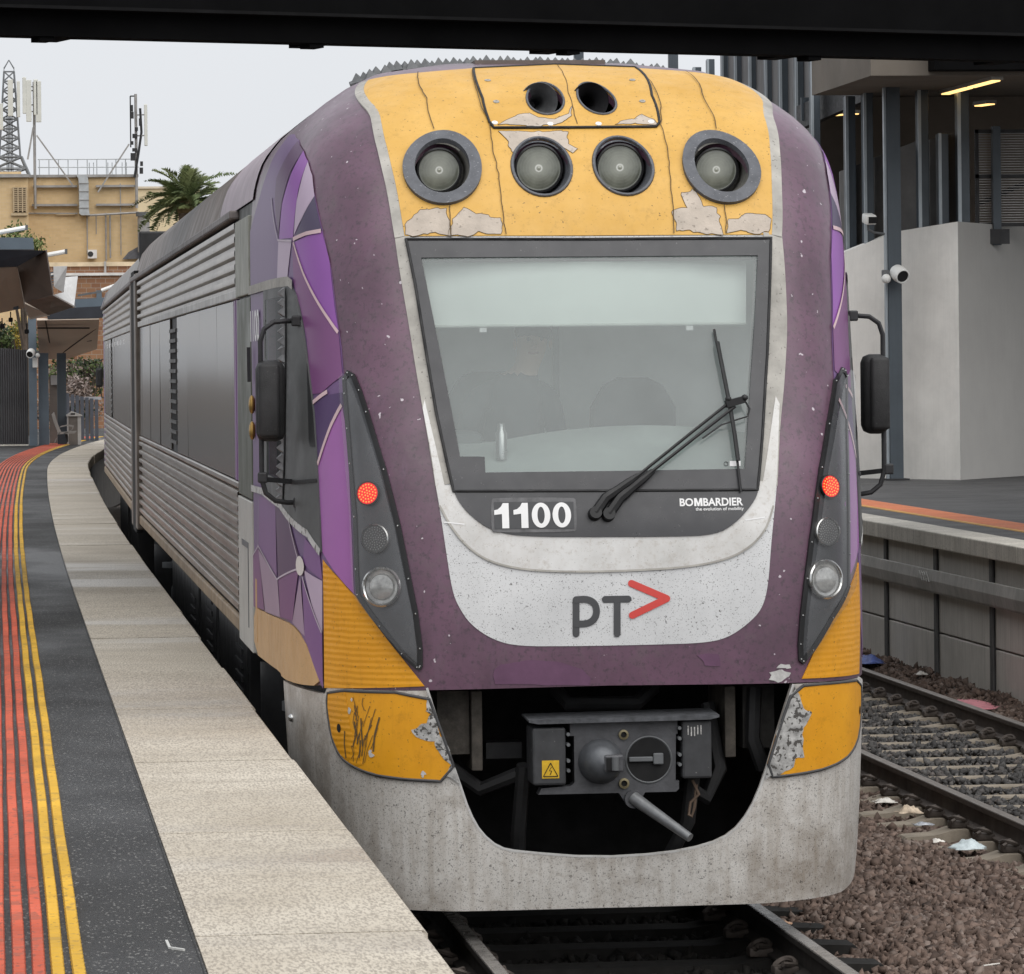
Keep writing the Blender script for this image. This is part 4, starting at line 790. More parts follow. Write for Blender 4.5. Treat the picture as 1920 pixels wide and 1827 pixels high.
for cx, w_, zt, yy in ((0.36, 0.42, 2.76, 1.45), (-0.36, 0.50, 2.80, 1.58)):
    st = [(cx-w_/2, yy, 1.6), (cx+w_/2, yy, 1.6), (cx+w_/2+0.01, yy, zt-0.16), (cx+w_/2-0.06, yy, zt-0.04), (cx+w_/2-0.14, yy, zt), (cx-w_/2+0.14, yy, zt), (cx-w_/2+0.06, yy, zt-0.04), (cx-w_/2-0.01, yy, zt-0.16)]
    MB().prism(st, (0, 0.14, 0)).build('seat', SEATM, cab)
# roller blind hanging just behind the glass
bl = []
for k in range(7):
    z = 3.395-k*(3.395-3.035)/6; hw = 0.80+0.08*(z-3.0); yb_ = float(yc(z))+0.05
    bl.append([(-hw, yb_+0.10, z), (-hw*0.6, yb_+0.03, z), (0, yb_, z), (hw*0.6, yb_+0.03, z), (hw, yb_+0.10, z)])
MB().loft(bl, close=False).build('roller_blind', M('blind_cloth', (0.74, 0.785, 0.75), 0.8, var=0.03), cab, smooth=True)
zb = 3.03; yb_ = float(yc(zb))+0.045
MB().tube([(-0.80, yb_+0.10, zb), (-0.48, yb_+0.03, zb), (0, yb_, zb), (0.48, yb_+0.03, zb), (0.80, yb_+0.10, zb)], 0.008).build('blind_bar', M('blind_bar', (0.6, 0.64, 0.6), 0.5), cab, smooth=True)
for x in (-0.55, 0.50): MB().box((x, yb_+0.03, zb-0.02), (0.035, 0.01, 0.022)).build('blind_tab', WHITE, cab)

# --- lamp clusters
LAMPBK = M('lamp_panel', (0.085, 0.088, 0.094), 0.30, 0.2, var=0.25, vs=3); LAMPRIM = M('lamp_rim', (0.016, 0.016, 0.017), 0.35, var=0.3)
CHROME = M('chrome', (0.55, 0.55, 0.54), 0.16, 0.9, var=0.15, vs=14); COVER = GLASS('lamp_cover', (0.93, 0.93, 0.93), 0.06, (0.35, 0.35, 0.36), 0.05)
REDG = EM('red_led_glow', (1.0, 0.006, 0.005), 0.50, (0.2, 0.005, 0.005)); LEDG = EM('led_hot', (1.0, 0.075, 0.014), 4.5, (0.4, 0.05, 0.02))
BULB = M('lamp_reflector', (0.62, 0.62, 0.60), 0.16, 0.35, var=0.4, vs=20)
def inset(poly, d):
    p = np.array(poly); n = len(p); a = 0.5*np.sum(p[:, 0]*np.roll(p[:, 1], -1)-np.roll(p[:, 0], -1)*p[:, 1]); sg = 1 if a > 0 else -1; out = []
    for i in range(n):
        e1 = p[i]-p[i-1]; e2 = p[(i+1) % n]-p[i]; e1 /= np.linalg.norm(e1); e2 /= np.linalg.norm(e2)
        n1 = np.array([-e1[1], e1[0]])*sg; n2 = np.array([-e2[1], e2[0]])*sg; m = n1+n2; k = max(0.45, 1+float(n1@n2)); out.append(tuple(p[i]+m/k*d))
    return out
def facing(u, z, k=0.55):
    n = Vector(nrm(u, z)); return (n*(1-k)+Vector((0, -1, 0))*k).normalized()
for key, off_i in (('lamp_l', 0), ('lamp_r', 3)):
    lc = thing('lamp_cluster', None, None); lc.parent = car; po = D[key]
    patch('rim', po, 0.014, LAMPRIM, lc, holes=[inset(po, 0.026)], step=0.05, rim=0.014, estep=0.025)
    inn = inset(po, 0.024)
    patch('back_panel', inn, 0.0085, LAMPBK, lc, step=0.05, rim=0, estep=0.03)
    pts3 = [(D['lamp_pts'][off_i+k][0]*(0.985 if off_i else 1), D['lamp_pts'][off_i+k][1]) for k in range(3)]
    for k, (u, z) in enumerate(pts3):
        p = spt(u, z, 0.012); n = facing(u, z, 0.30); p = p+n*0.016; r = (0.056, 0.070, 0.096)[k]
        if k == 0:
            m_ = thing('marker_lamp', None, None); m_.parent = lc
            MB().lathe(p, [(r+0.004, -0.02), (r+0.004, 0.010), (r, 0.012), (r-0.003, 0.007)], n, 32).build('bezel', LAMPRIM, m_, smooth=True)
            MB().lathe(p, [(r-0.002, 0.006), (r*0.5, 0.008), (0, 0.009)], n, 32).build('disc', REDG, m_, smooth=True)
            mb = MB(); x = n.orthogonal().normalized(); y = n.cross(x)
            for rr, cnt in ((0, 1), (0.0145, 6), (0.029, 12), (0.0435, 18)):
                for q in range(cnt): a = 2*math.pi*q/cnt; mb.ico(p+n*0.010+(x*math.cos(a)+y*math.sin(a))*rr, 0.0044, 1)
            mb.build('led', LEDG, m_)
        elif k == 1:
            m_ = thing('indicator_lamp', None, None); m_.parent = lc
            MB().lathe(p, [(r+0.003, -0.03), (r+0.003, 0.010), (r-0.003, 0.013), (r-0.006, 0.006)], n, 36).build('bezel', CHROME, m_, smooth=True)
            MB().lathe(p, [(r-0.005, 0.004), (0, 0.006)], n, 32).build('disc', M('unlit_led_disc', (0.13, 0.13, 0.13), 0.4, var=0.2), m_, smooth=True)
            mb = MB(); x = n.orthogonal().normalized(); y = n.cross(x)
            for rr, cnt in ((0.008, 4), (0.02, 10), (0.032, 15), (0.044, 20), (0.055, 25)):
                for q in range(cnt): a = 2*math.pi*q/cnt+rr*40; mb.ico(p+n*0.006+(x*math.cos(a)+y*math.sin(a))*rr, 0.0034, 1)
            mb.build('led', M('unlit_led', (0.4, 0.4, 0.39), 0.25), m_)
        else:
            m_ = thing('headlamp', None, None); m_.parent = lc
            MB().lathe(p, [(r+0.004, -0.04), (r+0.004, 0.010), (r-0.004, 0.016), (r-0.012, 0.012), (r-0.014, 0.0)], n, 40).build('bezel', CHROME, m_, smooth=True)
            MB().lathe(p, [(r-0.012, -0.002), (r*0.7, -0.004), (r*0.62, 0.006), (r*0.3, 0.011), (0, 0.012)], n, 40).build('lens', BULB, m_, smooth=True)
            x = n.cross(Vector((0, 0, 1))).normalized(); up_ = x.cross(n)
            mb = MB()
            for q in range(-5, 6): mb.bar(p-x*0.07*math.cos(q*0.2)+up_*(-0.03+q*0.006)+n*0.0125, p+x*0.07*math.cos(q*0.2)+up_*(-0.03+q*0.006)+n*0.0125, 0.0014, 0.0012, up=n)
            mb.build('lens_ribs', M('lens_rib', (0.5, 0.5, 0.48), 0.2), m_)
    patch('cover', inset(po, 0.020), 0.058, COVER, lc, step=0.07, rim=0, estep=0.05)
    q = resamp(inset(po, 0.012), 0.30)
    for c in q:
        MB().ico(spt(*c, 0.016), 0.0055, 1).build('screw', CHROME, lc)

# --- amber corners and bumper pieces
patch('amber_corner', D['ycorner_l'], 0.006, YRIB, car, step=0.045, rim=0.006, estep=0.03)
patch('amber_corner', D['ycorner_r'], 0.006, paint_yellow('amber_film_far', (0.62, 0.265, 0.008), (0.74, 0.33, 0.012), 0.07), car, step=0.045, rim=0.006, estep=0.03)
for key, pk, mt in (('bump_l', 'bump_peel_l', YRIB), ('bump_r', 'bump_peel_r', YLOW)):
    b_ = patch('bumper_corner', smooth_poly(D[key]), 0.014, YLOW, car, step=0.045, rim=0.03, estep=0.02)
    patch('peeled_film', rough_edge(D[pk], 0.009, 0.014), 0.0158, M('peeled_film', (0.36, 0.355, 0.345), 0.75, var=0.45, vs=22, bump=0.3, bs=60, specks=[(45, 0.56, (0.05, 0.045, 0.04), 0.9)]), b_, step=0.04, rim=0.001, estep=0.014)
    bead('seal', [p for p in smooth_poly(D[key])], 0.008, 0.012, M('seal_grey', (0.06, 0.06, 0.062), 0.6), b_, closed=True)
    if key == 'bump_l':
        patch('ridged_film', [(-1.53, 1.215), (-1.36, 1.22), (-1.33, 1.05), (-1.25, 0.868), (-1.29, 0.858), (-1.42, 0.905), (-1.50, 0.99), (-1.54, 1.14)], 0.0156, YRIB, b_, step=0.045, rim=0.001)
        for k in range(26):
            u0 = -1.27+random.gauss(0, 0.05); z0 = random.uniform(0.86, 1.16); an = random.uniform(0.9, 1.9)*1.0; ln = random.uniform(0.05, 0.2)
            z1 = min(1.20, z0+ln*math.sin(an)); ribbon('scratch', [(u0, z0), (u0+ln*0.3*math.cos(an)+random.gauss(0, .01), (z0+z1)/2), (u0+ln*math.cos(an)*0.8, z1)], random.choice([0.003, 0.004, 0.009]), 0.0170, CRACK, b_, step=0.02)
        for c, r in (((-1.335, 1.135), 0.014), ((-1.20, 0.93), 0.016), ((-0.93, 0.83), 0.016), ((-1.315, 1.19), 0.010)): patch('chip', rough_edge(circ(c, r*1.5, 12, r), 0.005), 0.0172, M('bare_filler', (0.5, 0.49, 0.48), 0.7, var=0.3, vs=20), b_, step=0.02, rim=0.001)
        patch('hole', circ((-1.425, 1.04), 0.022, 16, 0.018), 0.0175, BLACK, b_, step=0.02, rim=0)
    else: patch('hole', circ((1.50, 1.07), 0.022, 16, 0.014), 0.0165, BLACK, b_, step=0.02, rim=0)
so = smooth_poly(D['skirt_open'], 1, False)
sk_out = [(-2.74, 1.185), (-1.92, 1.196), (-1.60, 1.196), (-1.56, 1.236), (-0.90, 1.240)]+so[1:-1]+[(0.93, 1.236), (1.56, 1.232), (1.60, 1.196), (1.92, 1.196), (2.74, 1.185), (2.66, 0.85), (2.50, 0.55), (2.20, 0.36), (1.80, 0.22), (1.35, 0.165), (0.8, 0.15), (-0.8, 0.15), (-1.35, 0.165), (-1.80, 0.22), (-2.20, 0.36), (-2.50, 0.55), (-2.66, 0.85)]
skirt = patch('front_skirt', sk_out, 0.003, SKIRTP, car, step=0.06, rim=0.035, estep=0.03)
ribbon('edge_strip', so, 0.012, 0.005, COLLAR, skirt)  # pale ribbon: highlight on the opening's edge painted as colour
MB().sphere(spt(-2.35, 1.02, 0.006), 0.022, 12).build('bolt', CHROME, skirt, smooth=True)
patch('side_valance', [p for p in D['side_yellow'] if p[0] > -UR]+[(-UR+0.01, 1.18)][:1]+[(-UR+0.01, 1.45)], 0.0065, YSIDE, car, step=0.07, rim=0.006) if False else None
sy = [(-UR+0.01, 1.452), (-4.211, 1.465), (-2.539, 1.513), (-2.085, 1.494), (-1.836, 1.411), (-1.715, 1.322), (-1.638, 1.235), (-2.047, 1.215), (-2.754, 1.20), (-2.858, 1.225), (-3.647, 1.208), (-UR+0.01, 1.18)]
patch('side_valance', smooth_poly(sy), 0.0095, YSIDE, car, step=0.07, rim=0.03, estep=0.05)

# --- livery on the cab sides (left side as seen; the same zone mirrored on the far side)
GC = {'b': (0.150, 0.085, 0.200), 'v': (0.265, 0.090, 0.360), 's': (0.070, 0.052, 0.105), 'l': (0.46, 0.36, 0.47), 'd': (0.100, 0.046, 0.110), 'm': (0.190, 0.070, 0.190), 'i': (0.075, 0.040, 0.120), 'p': (0.330, 0.125, 0.360), 'v2': (0.195, 0.090, 0.240), 'l2': (0.35, 0.245, 0.34)}
def gm(k): return M('livery_'+{'b': 'mauve', 'v': 'violet', 's': 'slate', 'l': 'lavender', 'd': 'plum', 'm': 'magenta', 'i': 'indigo', 'p': 'orchid', 'v2': 'heather', 'l2': 'lilac'}[k], GC[k], 0.42, var=0.05, vs=2, rv=0.0)
PINKL = M('pink_line', (0.62, 0.45, 0.47), 0.5, var=0.1); PALEL = M('pale_line', (0.5, 0.43, 0.5), 0.5, var=0.1)
def clipu(poly): return [(max(-UR+0.01, u), z) for u, z in poly]
gz_ = clipu([p for p in D['graphic_zone']]); gz_ = [p for p in gz_ if not (p[0] < -3.9 and 1.5 < p[1] < 3.5)]
gz_ = gz_[:-2]
gz_ = [(-3.3, 4.10), (-2.6, 4.08)]+[p for p in D['graphic_zone'] if p[0] > -2.2 and p[1] > 1.3][0:]
gz_ = [p for p in gz_]+[(-2.085, 1.50), (-2.539, 1.519), (-4.2, 1.472), (-UR+0.005, 1.46), (-UR+0.005, 3.62), (-4.3, 3.80), (-3.8, 3.98)]
liv = patch('livery_panel', gz_, 0.004, gm('b'), car, holes=[drop], step=0.08, rim=0.004, estep=0.05)
patch('livery_panel', [(-u, z) for u, z in gz_][::-1], 0.004, gm('b'), car, holes=[drop_r], step=0.08, rim=0.004, estep=0.05)
for i, (pp, k) in enumerate(D['graphics']):
    pp = clipu(pp)
    patch('livery_facet', pp, 0.0058+0.00025*i, gm(k), liv, step=0.09, rim=0.0, estep=0.05)
    if k in ('v', 's', 'l', 'p', 'i', 'm') and i < 10:
        patch('livery_facet', [(-u, z) for u, z in pp][::-1], 0.0058+0.00025*i, gm(k), liv, step=0.09, rim=0.0, estep=0.05)
for i, ln in enumerate(D['glines']):
    if i == 3: continue
    ln = clipu(ln); wide = i in (0, 1, 3, 4, 5)
    ribbon('livery_line', ln, 0.020 if wide else 0.010, 0.0112+0.0003*i, PINKL if wide else PALEL, liv, step=0.05)
    if wide: ribbon('livery_line', [(-u, z) for u, z in ln], 0.020, 0.0112+0.0003*i, PINKL, liv, step=0.05)
patch('livery_star', circ(D['star'][0], 0.05, 16, 0.10), 0.0150, M('cream_dot', (0.62, 0.58, 0.55), 0.5), liv, step=0.1, rim=0)
SIDEGL = M('dark_cab_glass', (0.030, 0.031, 0.032), 0.35, var=0.1, vs=2, spec=0.15); GLRUB = M('window_grey', (0.085, 0.088, 0.088), 0.5, var=0.15, vs=2)
for sg in (1, -1):
    mir = (lambda P: [(u*sg, z) for u, z in P][::sg])
    wnd = patch('cab_window', mir(D['cab_window']), 0.0165, GLRUB, car, holes=[mir(drop)], step=0.07, rim=0.012, estep=0.05)
    patch('drop_light', mir(drop), 0.0150, GLASS('cab_side_glass', (0.62, 0.66, 0.64), 0.05, (0.2, 0.2, 0.2), 0.04, 0.25), wnd, step=0.09, rim=0.003, estep=0.06)
    patch('quarter_light', mir([(-1.700, 2.85), (-1.640, 2.60), (-1.625, 2.43), (-1.70, 2.43), (-1.715, 2.46)]), 0.0195, SIDEGL, wnd, step=0.05, rim=0.003)
    ribbon('glazing_bar', mir([(-2.5, 2.235), (-2.0, 2.245), (-1.612, 2.262)])[::sg], 0.018, 0.0215, RUBBER, wnd)
    ribbon('trim_strip', mir([(-UR+0.01, 3.278), (-3.6, 3.278), (-2.06, 3.278), (-1.95, 3.258)])[::sg], 0.050, 0.0180, STRIPG, wnd)
    ribbon('trim_strip', mir([(-UR+0.01, 2.135), (-4.05, 2.145), (-2.675, 2.112), (-1.792, 1.992), (-1.60, 1.905)])[::sg], 0.038, 0.0185, M('chipped_white_trim', (0.5, 0.5, 0.49), 0.6, var=0.2, vs=8, specks=[(30, 0.58, (0.12, 0.11, 0.1), 0.8)]), wnd)
    # strip of pyramid spikes against climbing
    st = D['spike_strip']; st = [(-2.16, 3.22), (-2.21, 2.97), (-2.295, 2.69), (-2.40, 2.36), (-2.50, 2.15)]
    stp = ribbon('spike_strip', mir(st)[::sg], 0.10, 0.0235, M('spike_backing', (0.03, 0.03, 0.031), 0.6), car)
    if sg == 1:
        q = resamp(st, 0.058, False); pyr = None
        for i, c in enumerate(q):
            p = spt(*c, 0.024); n = Vector(nrm(*c))
            if pyr is None: pyr = MB().cyl((0, 0, 0), (0, 0, 0.034), 0.038, 0.001, 4).build('spike', M('spike_grey', (0.16, 0.16, 0.165), 0.5, var=0.3, vs=20), stp); o = pyr
            else: o = dup(pyr, stp)
            o.location = p; o.rotation_euler = n.to_track_quat('Z', 'Y').to_euler(); o.rotation_euler.rotate_axis('Z', 0.78+random.uniform(-.3, .3))
text_on('side_number', '1100', (-UR+0.06, 2.97), (-3.75, 3.15), 0.0135, WHITE, liv, bold=0.03) if False else None
sd = text_on('side_number', '1100', (-UR+0.10, 2.98), (-4.15, 3.16), 0.0145, WHITE, liv, bold=0.02)
for zz in (2.47, 2.62): MB().sphere(spt(-UR+0.22, zz, 0.02), 0.05, 10, (0.4, 1.0, 1.1)).build('door_knob', M('brass', (0.45, 0.28, 0.08), 0.35, 0.7), car, smooth=True)
MB().bar(spt(-UR+0.15, 2.75, 0.03), spt(-UR+0.15, 2.95, 0.03), 0.02, 0.02).build('grab_handle', DARK, car)

# --- wipers
WIP = M('wiper_black', (0.014, 0.014, 0.015), 0.45, var=0.2); wp = thing('wiper', None, None); wp.parent = car
def on(line, off, step=0.05): return [spt(u, z, off if not isinstance(off, list) else off[0]+(off[1]-off[0])*i/max(1, len(resamp(line, step, False))-1)) for i, (u, z) in enumerate(resamp(line, step, False))]
for w_ in D['wip'][:2]:
    MB().tube(on(w_[1:], 0.06), 0.009, 6).build('arm', WIP, wp, smooth=True)
    MB().tube(on([w_[0], w_[1], ((w_[1][0]+w_[2][0])/2, (w_[1][1]+w_[2][1])/2), w_[2]], 0.052), [0.027, 0.027, 0.026, 0.026]+[0.021]*max(0, len(resamp([w_[0], w_[1], ((w_[1][0]+w_[2][0])/2, (w_[1][1]+w_[2][1])/2), w_[2]], 0.05, False))-6)+[0.017, 0.014], 8).build('arm_cover', WIP, wp, smooth=True)
    p = spt(*w_[0], 0.0); n = Vector(nrm(*w_[0])); MB().cyl(p, p+n*0.075, 0.036, 0.030, 20).build('pivot', WIP, wp, smooth=True)
bl_ = D['wip'][2]; MB().tube(on(bl_, 0.034), 0.0065, 6).build('blade', WIP, wp, smooth=True)
MB().tube(on([(0.612, 2.92), (0.634, 2.74), (0.650, 2.60), (0.662, 2.47), (0.671, 2.33)], 0.052), [0.006, 0.010, 0.012, 0.012, 0.014, 0.014, 0.014, 0.014, 0.012, 0.012, 0.009, 0.007, 0.006, 0.006, 0.006][:len(resamp([(0.612, 2.92), (0.634, 2.74), (0.650, 2.60), (0.662, 2.47), (0.671, 2.33)], 0.05, False))] if False else 0.0105, 6).build('blade_carrier', WIP, wp, smooth=True)
p0, p1 = spt(0.628, 2.600, 0.065), spt(0.725, 2.625, 0.065)
MB().bar(p0, p1, 0.03, 0.035).build('link_plate', WIP, wp)
for c in ((0.64, 2.622), (0.722, 2.628)): MB().sphere(spt(*c, 0.075), 0.017, 10).build('link_pin', WIP, wp, smooth=True)
MB().tube([spt(0.725, 2.62, 0.06), spt(0.748, 2.58, 0.055), spt(0.735, 2.545, 0.05), spt(0.68, 2.53, 0.05), spt(0.60, 2.505, 0.05), spt(0.50, 2.44, 0.052)], 0.0045, 6).build('washer_hose', WIP, wp, smooth=True)

# --- mirrors
MIRM = M('mirror_shell', (0.022, 0.022, 0.023), 0.55, var=0.3, vs=9, bump=0.25, bs=160, specks=[(80, 0.7, (0.12, 0.12, 0.12), 0.5)])
def mirror(sg, x0, x1):
    m_ = thing('mirror', None, None); m_.parent = car; xa, xb = x0*sg, x1*sg; mid = (xa+xb)/2; Y0 = 1.0
    mb = MB(); mb.box((mid, Y0+0.04, 2.662), (abs(xb-xa), 0.15, 0.415), 0.045); mb.build('housing', MIRM, m_, smooth=True, angle=50)
    mb = MB(); mb.box((mid+sg*0.012, Y0-0.045, 2.665), (abs(xb-xa)*0.75, 0.05, 0.38), 0.02); mb.build('front_cowl', MIRM, m_, smooth=True, angle=50)
    xo = x1*sg*0.985
    MB().tube([(xo, Y0+0.02, 2.84), (xo, Y0+0.02, 2.97), (xo-sg*0.02, Y0+0.02, 3.03), (xo-sg*0.07, Y0+0.02, 3.065), (xo-sg*0.13, Y0+0.03, 3.07), (sg*1.40, Y0+0.12, 3.07)], 0.013, 8).build('bracket', DARK, m_, smooth=True)
    MB().tube([(xo, Y0+0.02, 2.48), (xo, Y0+0.02, 2.26), (xo-sg*0.02, Y0+0.02, 2.19), (xo-sg*0.07, Y0+0.02, 2.15), (xo-sg*0.13, Y0+0.03, 2.14), (sg*1.38, Y0+0.1, 2.14)], 0.013, 8).build('bracket', DARK, m_, smooth=True)
    for zz, xx in ((3.07, 1.45), (2.14, 1.45), (2.27, 1.63)): MB().box((sg*xx, Y0+0.03, zz), (0.05, 0.05, 0.055), 0.008).build('clamp', DARK, m_)
    MB().bar((sg*1.38, Y0+0.15, 2.235), (xo, Y0+0.03, 2.262), 0.02, 0.025).build('stay', DARK, m_)
    MB().tube([(sg*1.46, Y0, 2.12), (sg*1.455, Y0-0.02, 2.05), (sg*1.462, Y0-0.02, 2.01)], [0.012, 0.008, 0.004], 6).build('hook', DARK, m_, smooth=True)
mirror(-1, 1.512, 1.660); mirror(1, 1.495, 1.630)

# --- roof, spikes and sides of the long body
ROOF = M('weathered_roof', (0.135, 0.108, 0.095), 0.5, var=0.22, vs=1.2, bump=0.03, streak=0.35)
def zroof(X):
    zs = np.linspace(3.7, 4.505, 200); w = wz(zs); return float(np.interp(-abs(X), -w, zs))
sec = [(x, zroof(x)) for x in np.linspace(-1.49, -0.25, 16)]+[(0.0, 4.515)]+[(x, zroof(x)) for x in np.linspace(0.25, 1.49, 16)]
def body_roof(y0, y1, parent, sc=1.0): return MB().loft([[(x*sc, y, z) for x, z in sec] for y in (y0, y1)], close=False).build('roof', ROOF, parent, smooth=True)
body_roof(3.93, 25.15, car, 1.004)
MB().span((-0.36, 2.4, 4.470), (0.36, 3.96, 4.502)).build('roof_cap', ROOF, car)
SPK = M('roof_spike', (0.12, 0.125, 0.13), 0.5, var=0.3, vs=15); sp0 = None
rsp = MB(); rsp.tube([(x, 3.3, zroof(x)+0.022) for x in np.linspace(-0.97, 1.0, 25)], 0.022, 6); rspike = rsp.build('spike_strip', SPK, car)
xs = np.linspace(-0.93, 0.98, 50)
for i, x in enumerate(xs):
    if random.random() < 0.05: continue
    if sp0 is None: sp0 = MB().cyl((0, 0, 0), (0, 0, 0.052), 0.050, 0.002, 4).build('spike', SPK, rspike); o = sp0
    else: o = dup(sp0, rspike)
    o.location = (x+random.uniform(-.006, .006), 3.3+random.uniform(-.03, .03), zroof(x)+0.032+random.uniform(-0.014, 0.006)); o.rotation_euler = (0, x*0.25, 0.78+random.uniform(-.4, .4))
patchroof = [[(-zz_[0]*1.008, y, zz_[1]) for zz_ in [(float(wz(z)), z) for z in np.linspace(3.80, 4.20, 9)]] for y in (3.75, 7.4)]
MB().loft(patchroof, close=False).build('roof_panel', M('bleached_lilac', (0.42, 0.36, 0.40), 0.55, var=0.12, vs=2, streak=0.3), car, smooth=True)
def steel(name, k):
    t = Nt(name)
    base = t.mix(t.ramp(t.noise(1.2, 6, 0.65), 0.3, 0.7), (0.24*k, 0.212*k, 0.182*k), (0.42*k, 0.38*k, 0.335*k))
    base = t.mix(t.ramp(t.noise(2, 6, 0.7, stretch=(1, 0.35, 5)), 0.5, 0.75, 0, 0.75), base, (0.16, 0.135, 0.115))
    base = t.mix(t.ramp(t.noise(3, 5, 0.7, stretch=(1, 0.5, 3)), 0.52, 0.72, 0, 0.5), base, (0.08, 0.068, 0.06))
    return t.done(base, 0.30, 0.85, 0.5)
STEEL = steel('ribbed_stainless', 1.0)
def corr(y0, y1, z0, z1, n, sg, parent, depth=0.026):
    pr = []; p = (z1-z0)/n
    for i in range(n):
        b = z0+i*p; pr += [(0.0, b), (0.0, b+p*0.30), (depth, b+p*0.42), (depth*1.05, b+p*0.62), (depth, b+p*0.82), (0.0, b+p*0.93)]
    pr.append((0.0, z1))
    return MB().loft([[(sg*(1.482+d), y, z) for d, z in pr] for y in (y0, y1)], close=False).build('ribbed_panel', STEEL, parent, angle=25)
_bt = Nt('tinted_window'); BAND = _bt.done((0.086, 0.076, 0.067), 0.20, 0, 0.10)
def side(parent, y0, y1, ystart_win, sg, panes, louvre=None):
    MB().span((sg*1.40, y0, 1.19), (sg*1.478, y1, 3.79)).build('side_wall', DARK, parent)
    corr(y0, y1, 3.315, 3.735, 5, sg, parent, 0.034); corr(y0, y1, 1.31, 2.085, 9, sg, parent, 0.030)
    MB().span((sg*1.478, y0, 3.745), (sg*1.545, y1, 3.80), 0.012).build('gutter', M('gutter_metal', (0.17, 0.15, 0.145), 0.5, 0.2, var=0.2), parent)
    MB().span((sg*1.478, y0, 3.255), (sg*1.512, y1, 3.312), 0.006).build('waist_moulding', M('moulding_steel', (0.42, 0.41, 0.39), 0.4, 0.4, var=0.2), parent)
    MB().span((sg*1.478, y0, 2.088), (sg*1.508, y1, 2.128), 0.008).build('waist_moulding', STEEL, parent)
    MB().span((sg*1.478, y0, 1.205), (sg*1.512, y1, 1.305), 0.02).build('sill', M('sill_tan', (0.26, 0.185, 0.11), 0.55, var=0.3, vs=2, streak=0.4), parent)
    for a, b in panes:
        o = MB().box((0, 0, 0), (0.018, b-a-0.024, 1.115), 0.004).build('window_pane', BAND, parent); o.location = (sg*1.488, (a+b)/2, 2.6925); o.rotation_euler = (0, random.gauss(0, 0.003), random.gauss(0, 0.0014))
    if louvre:
        a, b = louvre; fr = MB(); fr.span((sg*1.479, a, 2.20), (sg*1.490, b, 3.16)); lv = fr.build('louvre', BLACK, parent)
        nn = 11
        for k in range(nn+1):
            zz = 2.215+k*(0.93/nn); MB().box((sg*1.502, (a+b)/2, zz), (0.014, b-a, 0.030)).build('louvre_blade', M('louvre_blade', (0.09, 0.087, 0.083), 0.5), lv)
for sg in (-1, 1):
    side(car, 5.45, 25.15, 5.85, sg, [(5.95, 8.0), (8.0, 10.45), (10.45, 12.55), (12.55, 14.40), (15.75, 18.1), (18.1, 20.6), (20.6, 22.9), (22.9, 24.9)], (14.45, 15.7))
    # vestibule door right behind the cab
    dr = thing('door', None, None); dr.parent = car
    MB().span((sg*1.40, 3.95, 1.16), (sg*1.485, 5.45, 3.80)).build('door_frame', M('door_recess', (0.06, 0.062, 0.058), 0.5), dr)
    MB().span((sg*1.485, 4.02, 3.26), (sg*1.515, 5.40, 3.72), 0.006).build('header_panel', M('greenish_grey', (0.30, 0.305, 0.265), 0.5, var=0.2, vs=3, streak=0.3), dr)
    MB().span((sg*1.485, 4.02, 2.06), (sg*1.508, 5.40, 3.245), 0.006).build('door_glass', M('door_glass', (0.10, 0.108, 0.088), 0.4, var=0.15, vs=1.5, spec=0.12), dr)
    MB().span((sg*1.485, 4.02, 1.17), (sg*1.512, 5.40, 2.05), 0.006).build('door_leaf', M('door_white', (0.45, 0.44, 0.41), 0.5, var=0.12, vs=2, streak=0.25), dr)
    MB().span((sg*1.512, 4.35, 1.30), (sg*1.5155, 4.40, 1.80)).span((sg*1.512, 4.40, 1.765), (sg*1.5155, 5.0, 1.80)).build('door_handle', GREY, dr)
    for a, b in ((5.49, 5.62), (5.70, 5.90)): MB().span((sg*1.478, a, 2.135), (sg*1.4995, b, 3.25)).build('purple_stripe', gm('v2'), car)
    patch('valance_hatch', [(sg*(UR-0.35), 1.26), (sg*(UR-0.35), 1.62), (sg*(UR-0.22), 1.62), (sg*(UR-0.22), 1.26)][::-sg], 0.0118, YSIDE, car, step=0.1, rim=0.002)
MB().span((-1.44, 25.1, 1.2), (1.44, 25.2, 4.3), 0.02).build('end_wall', DARK, car)
MB().span((-1.535, 23.7, 1.15), (-1.46, 24.2, 3.82), 0.015).build('corner_post', M('post_steel', (0.14, 0.118, 0.10), 0.45, 0.3, var=0.3), car)
MB().span((-1.53, 24.2, 1.1), (-1.46, 25.18, 3.86), 0.01).build('gap_shade', BLACK, car)  # black strip painting the dark gap between the cars
MB().span((-1.15, 25.2, 1.1), (1.15, 25.72, 3.9), 0.05).build('gangway', RUBBER, car)

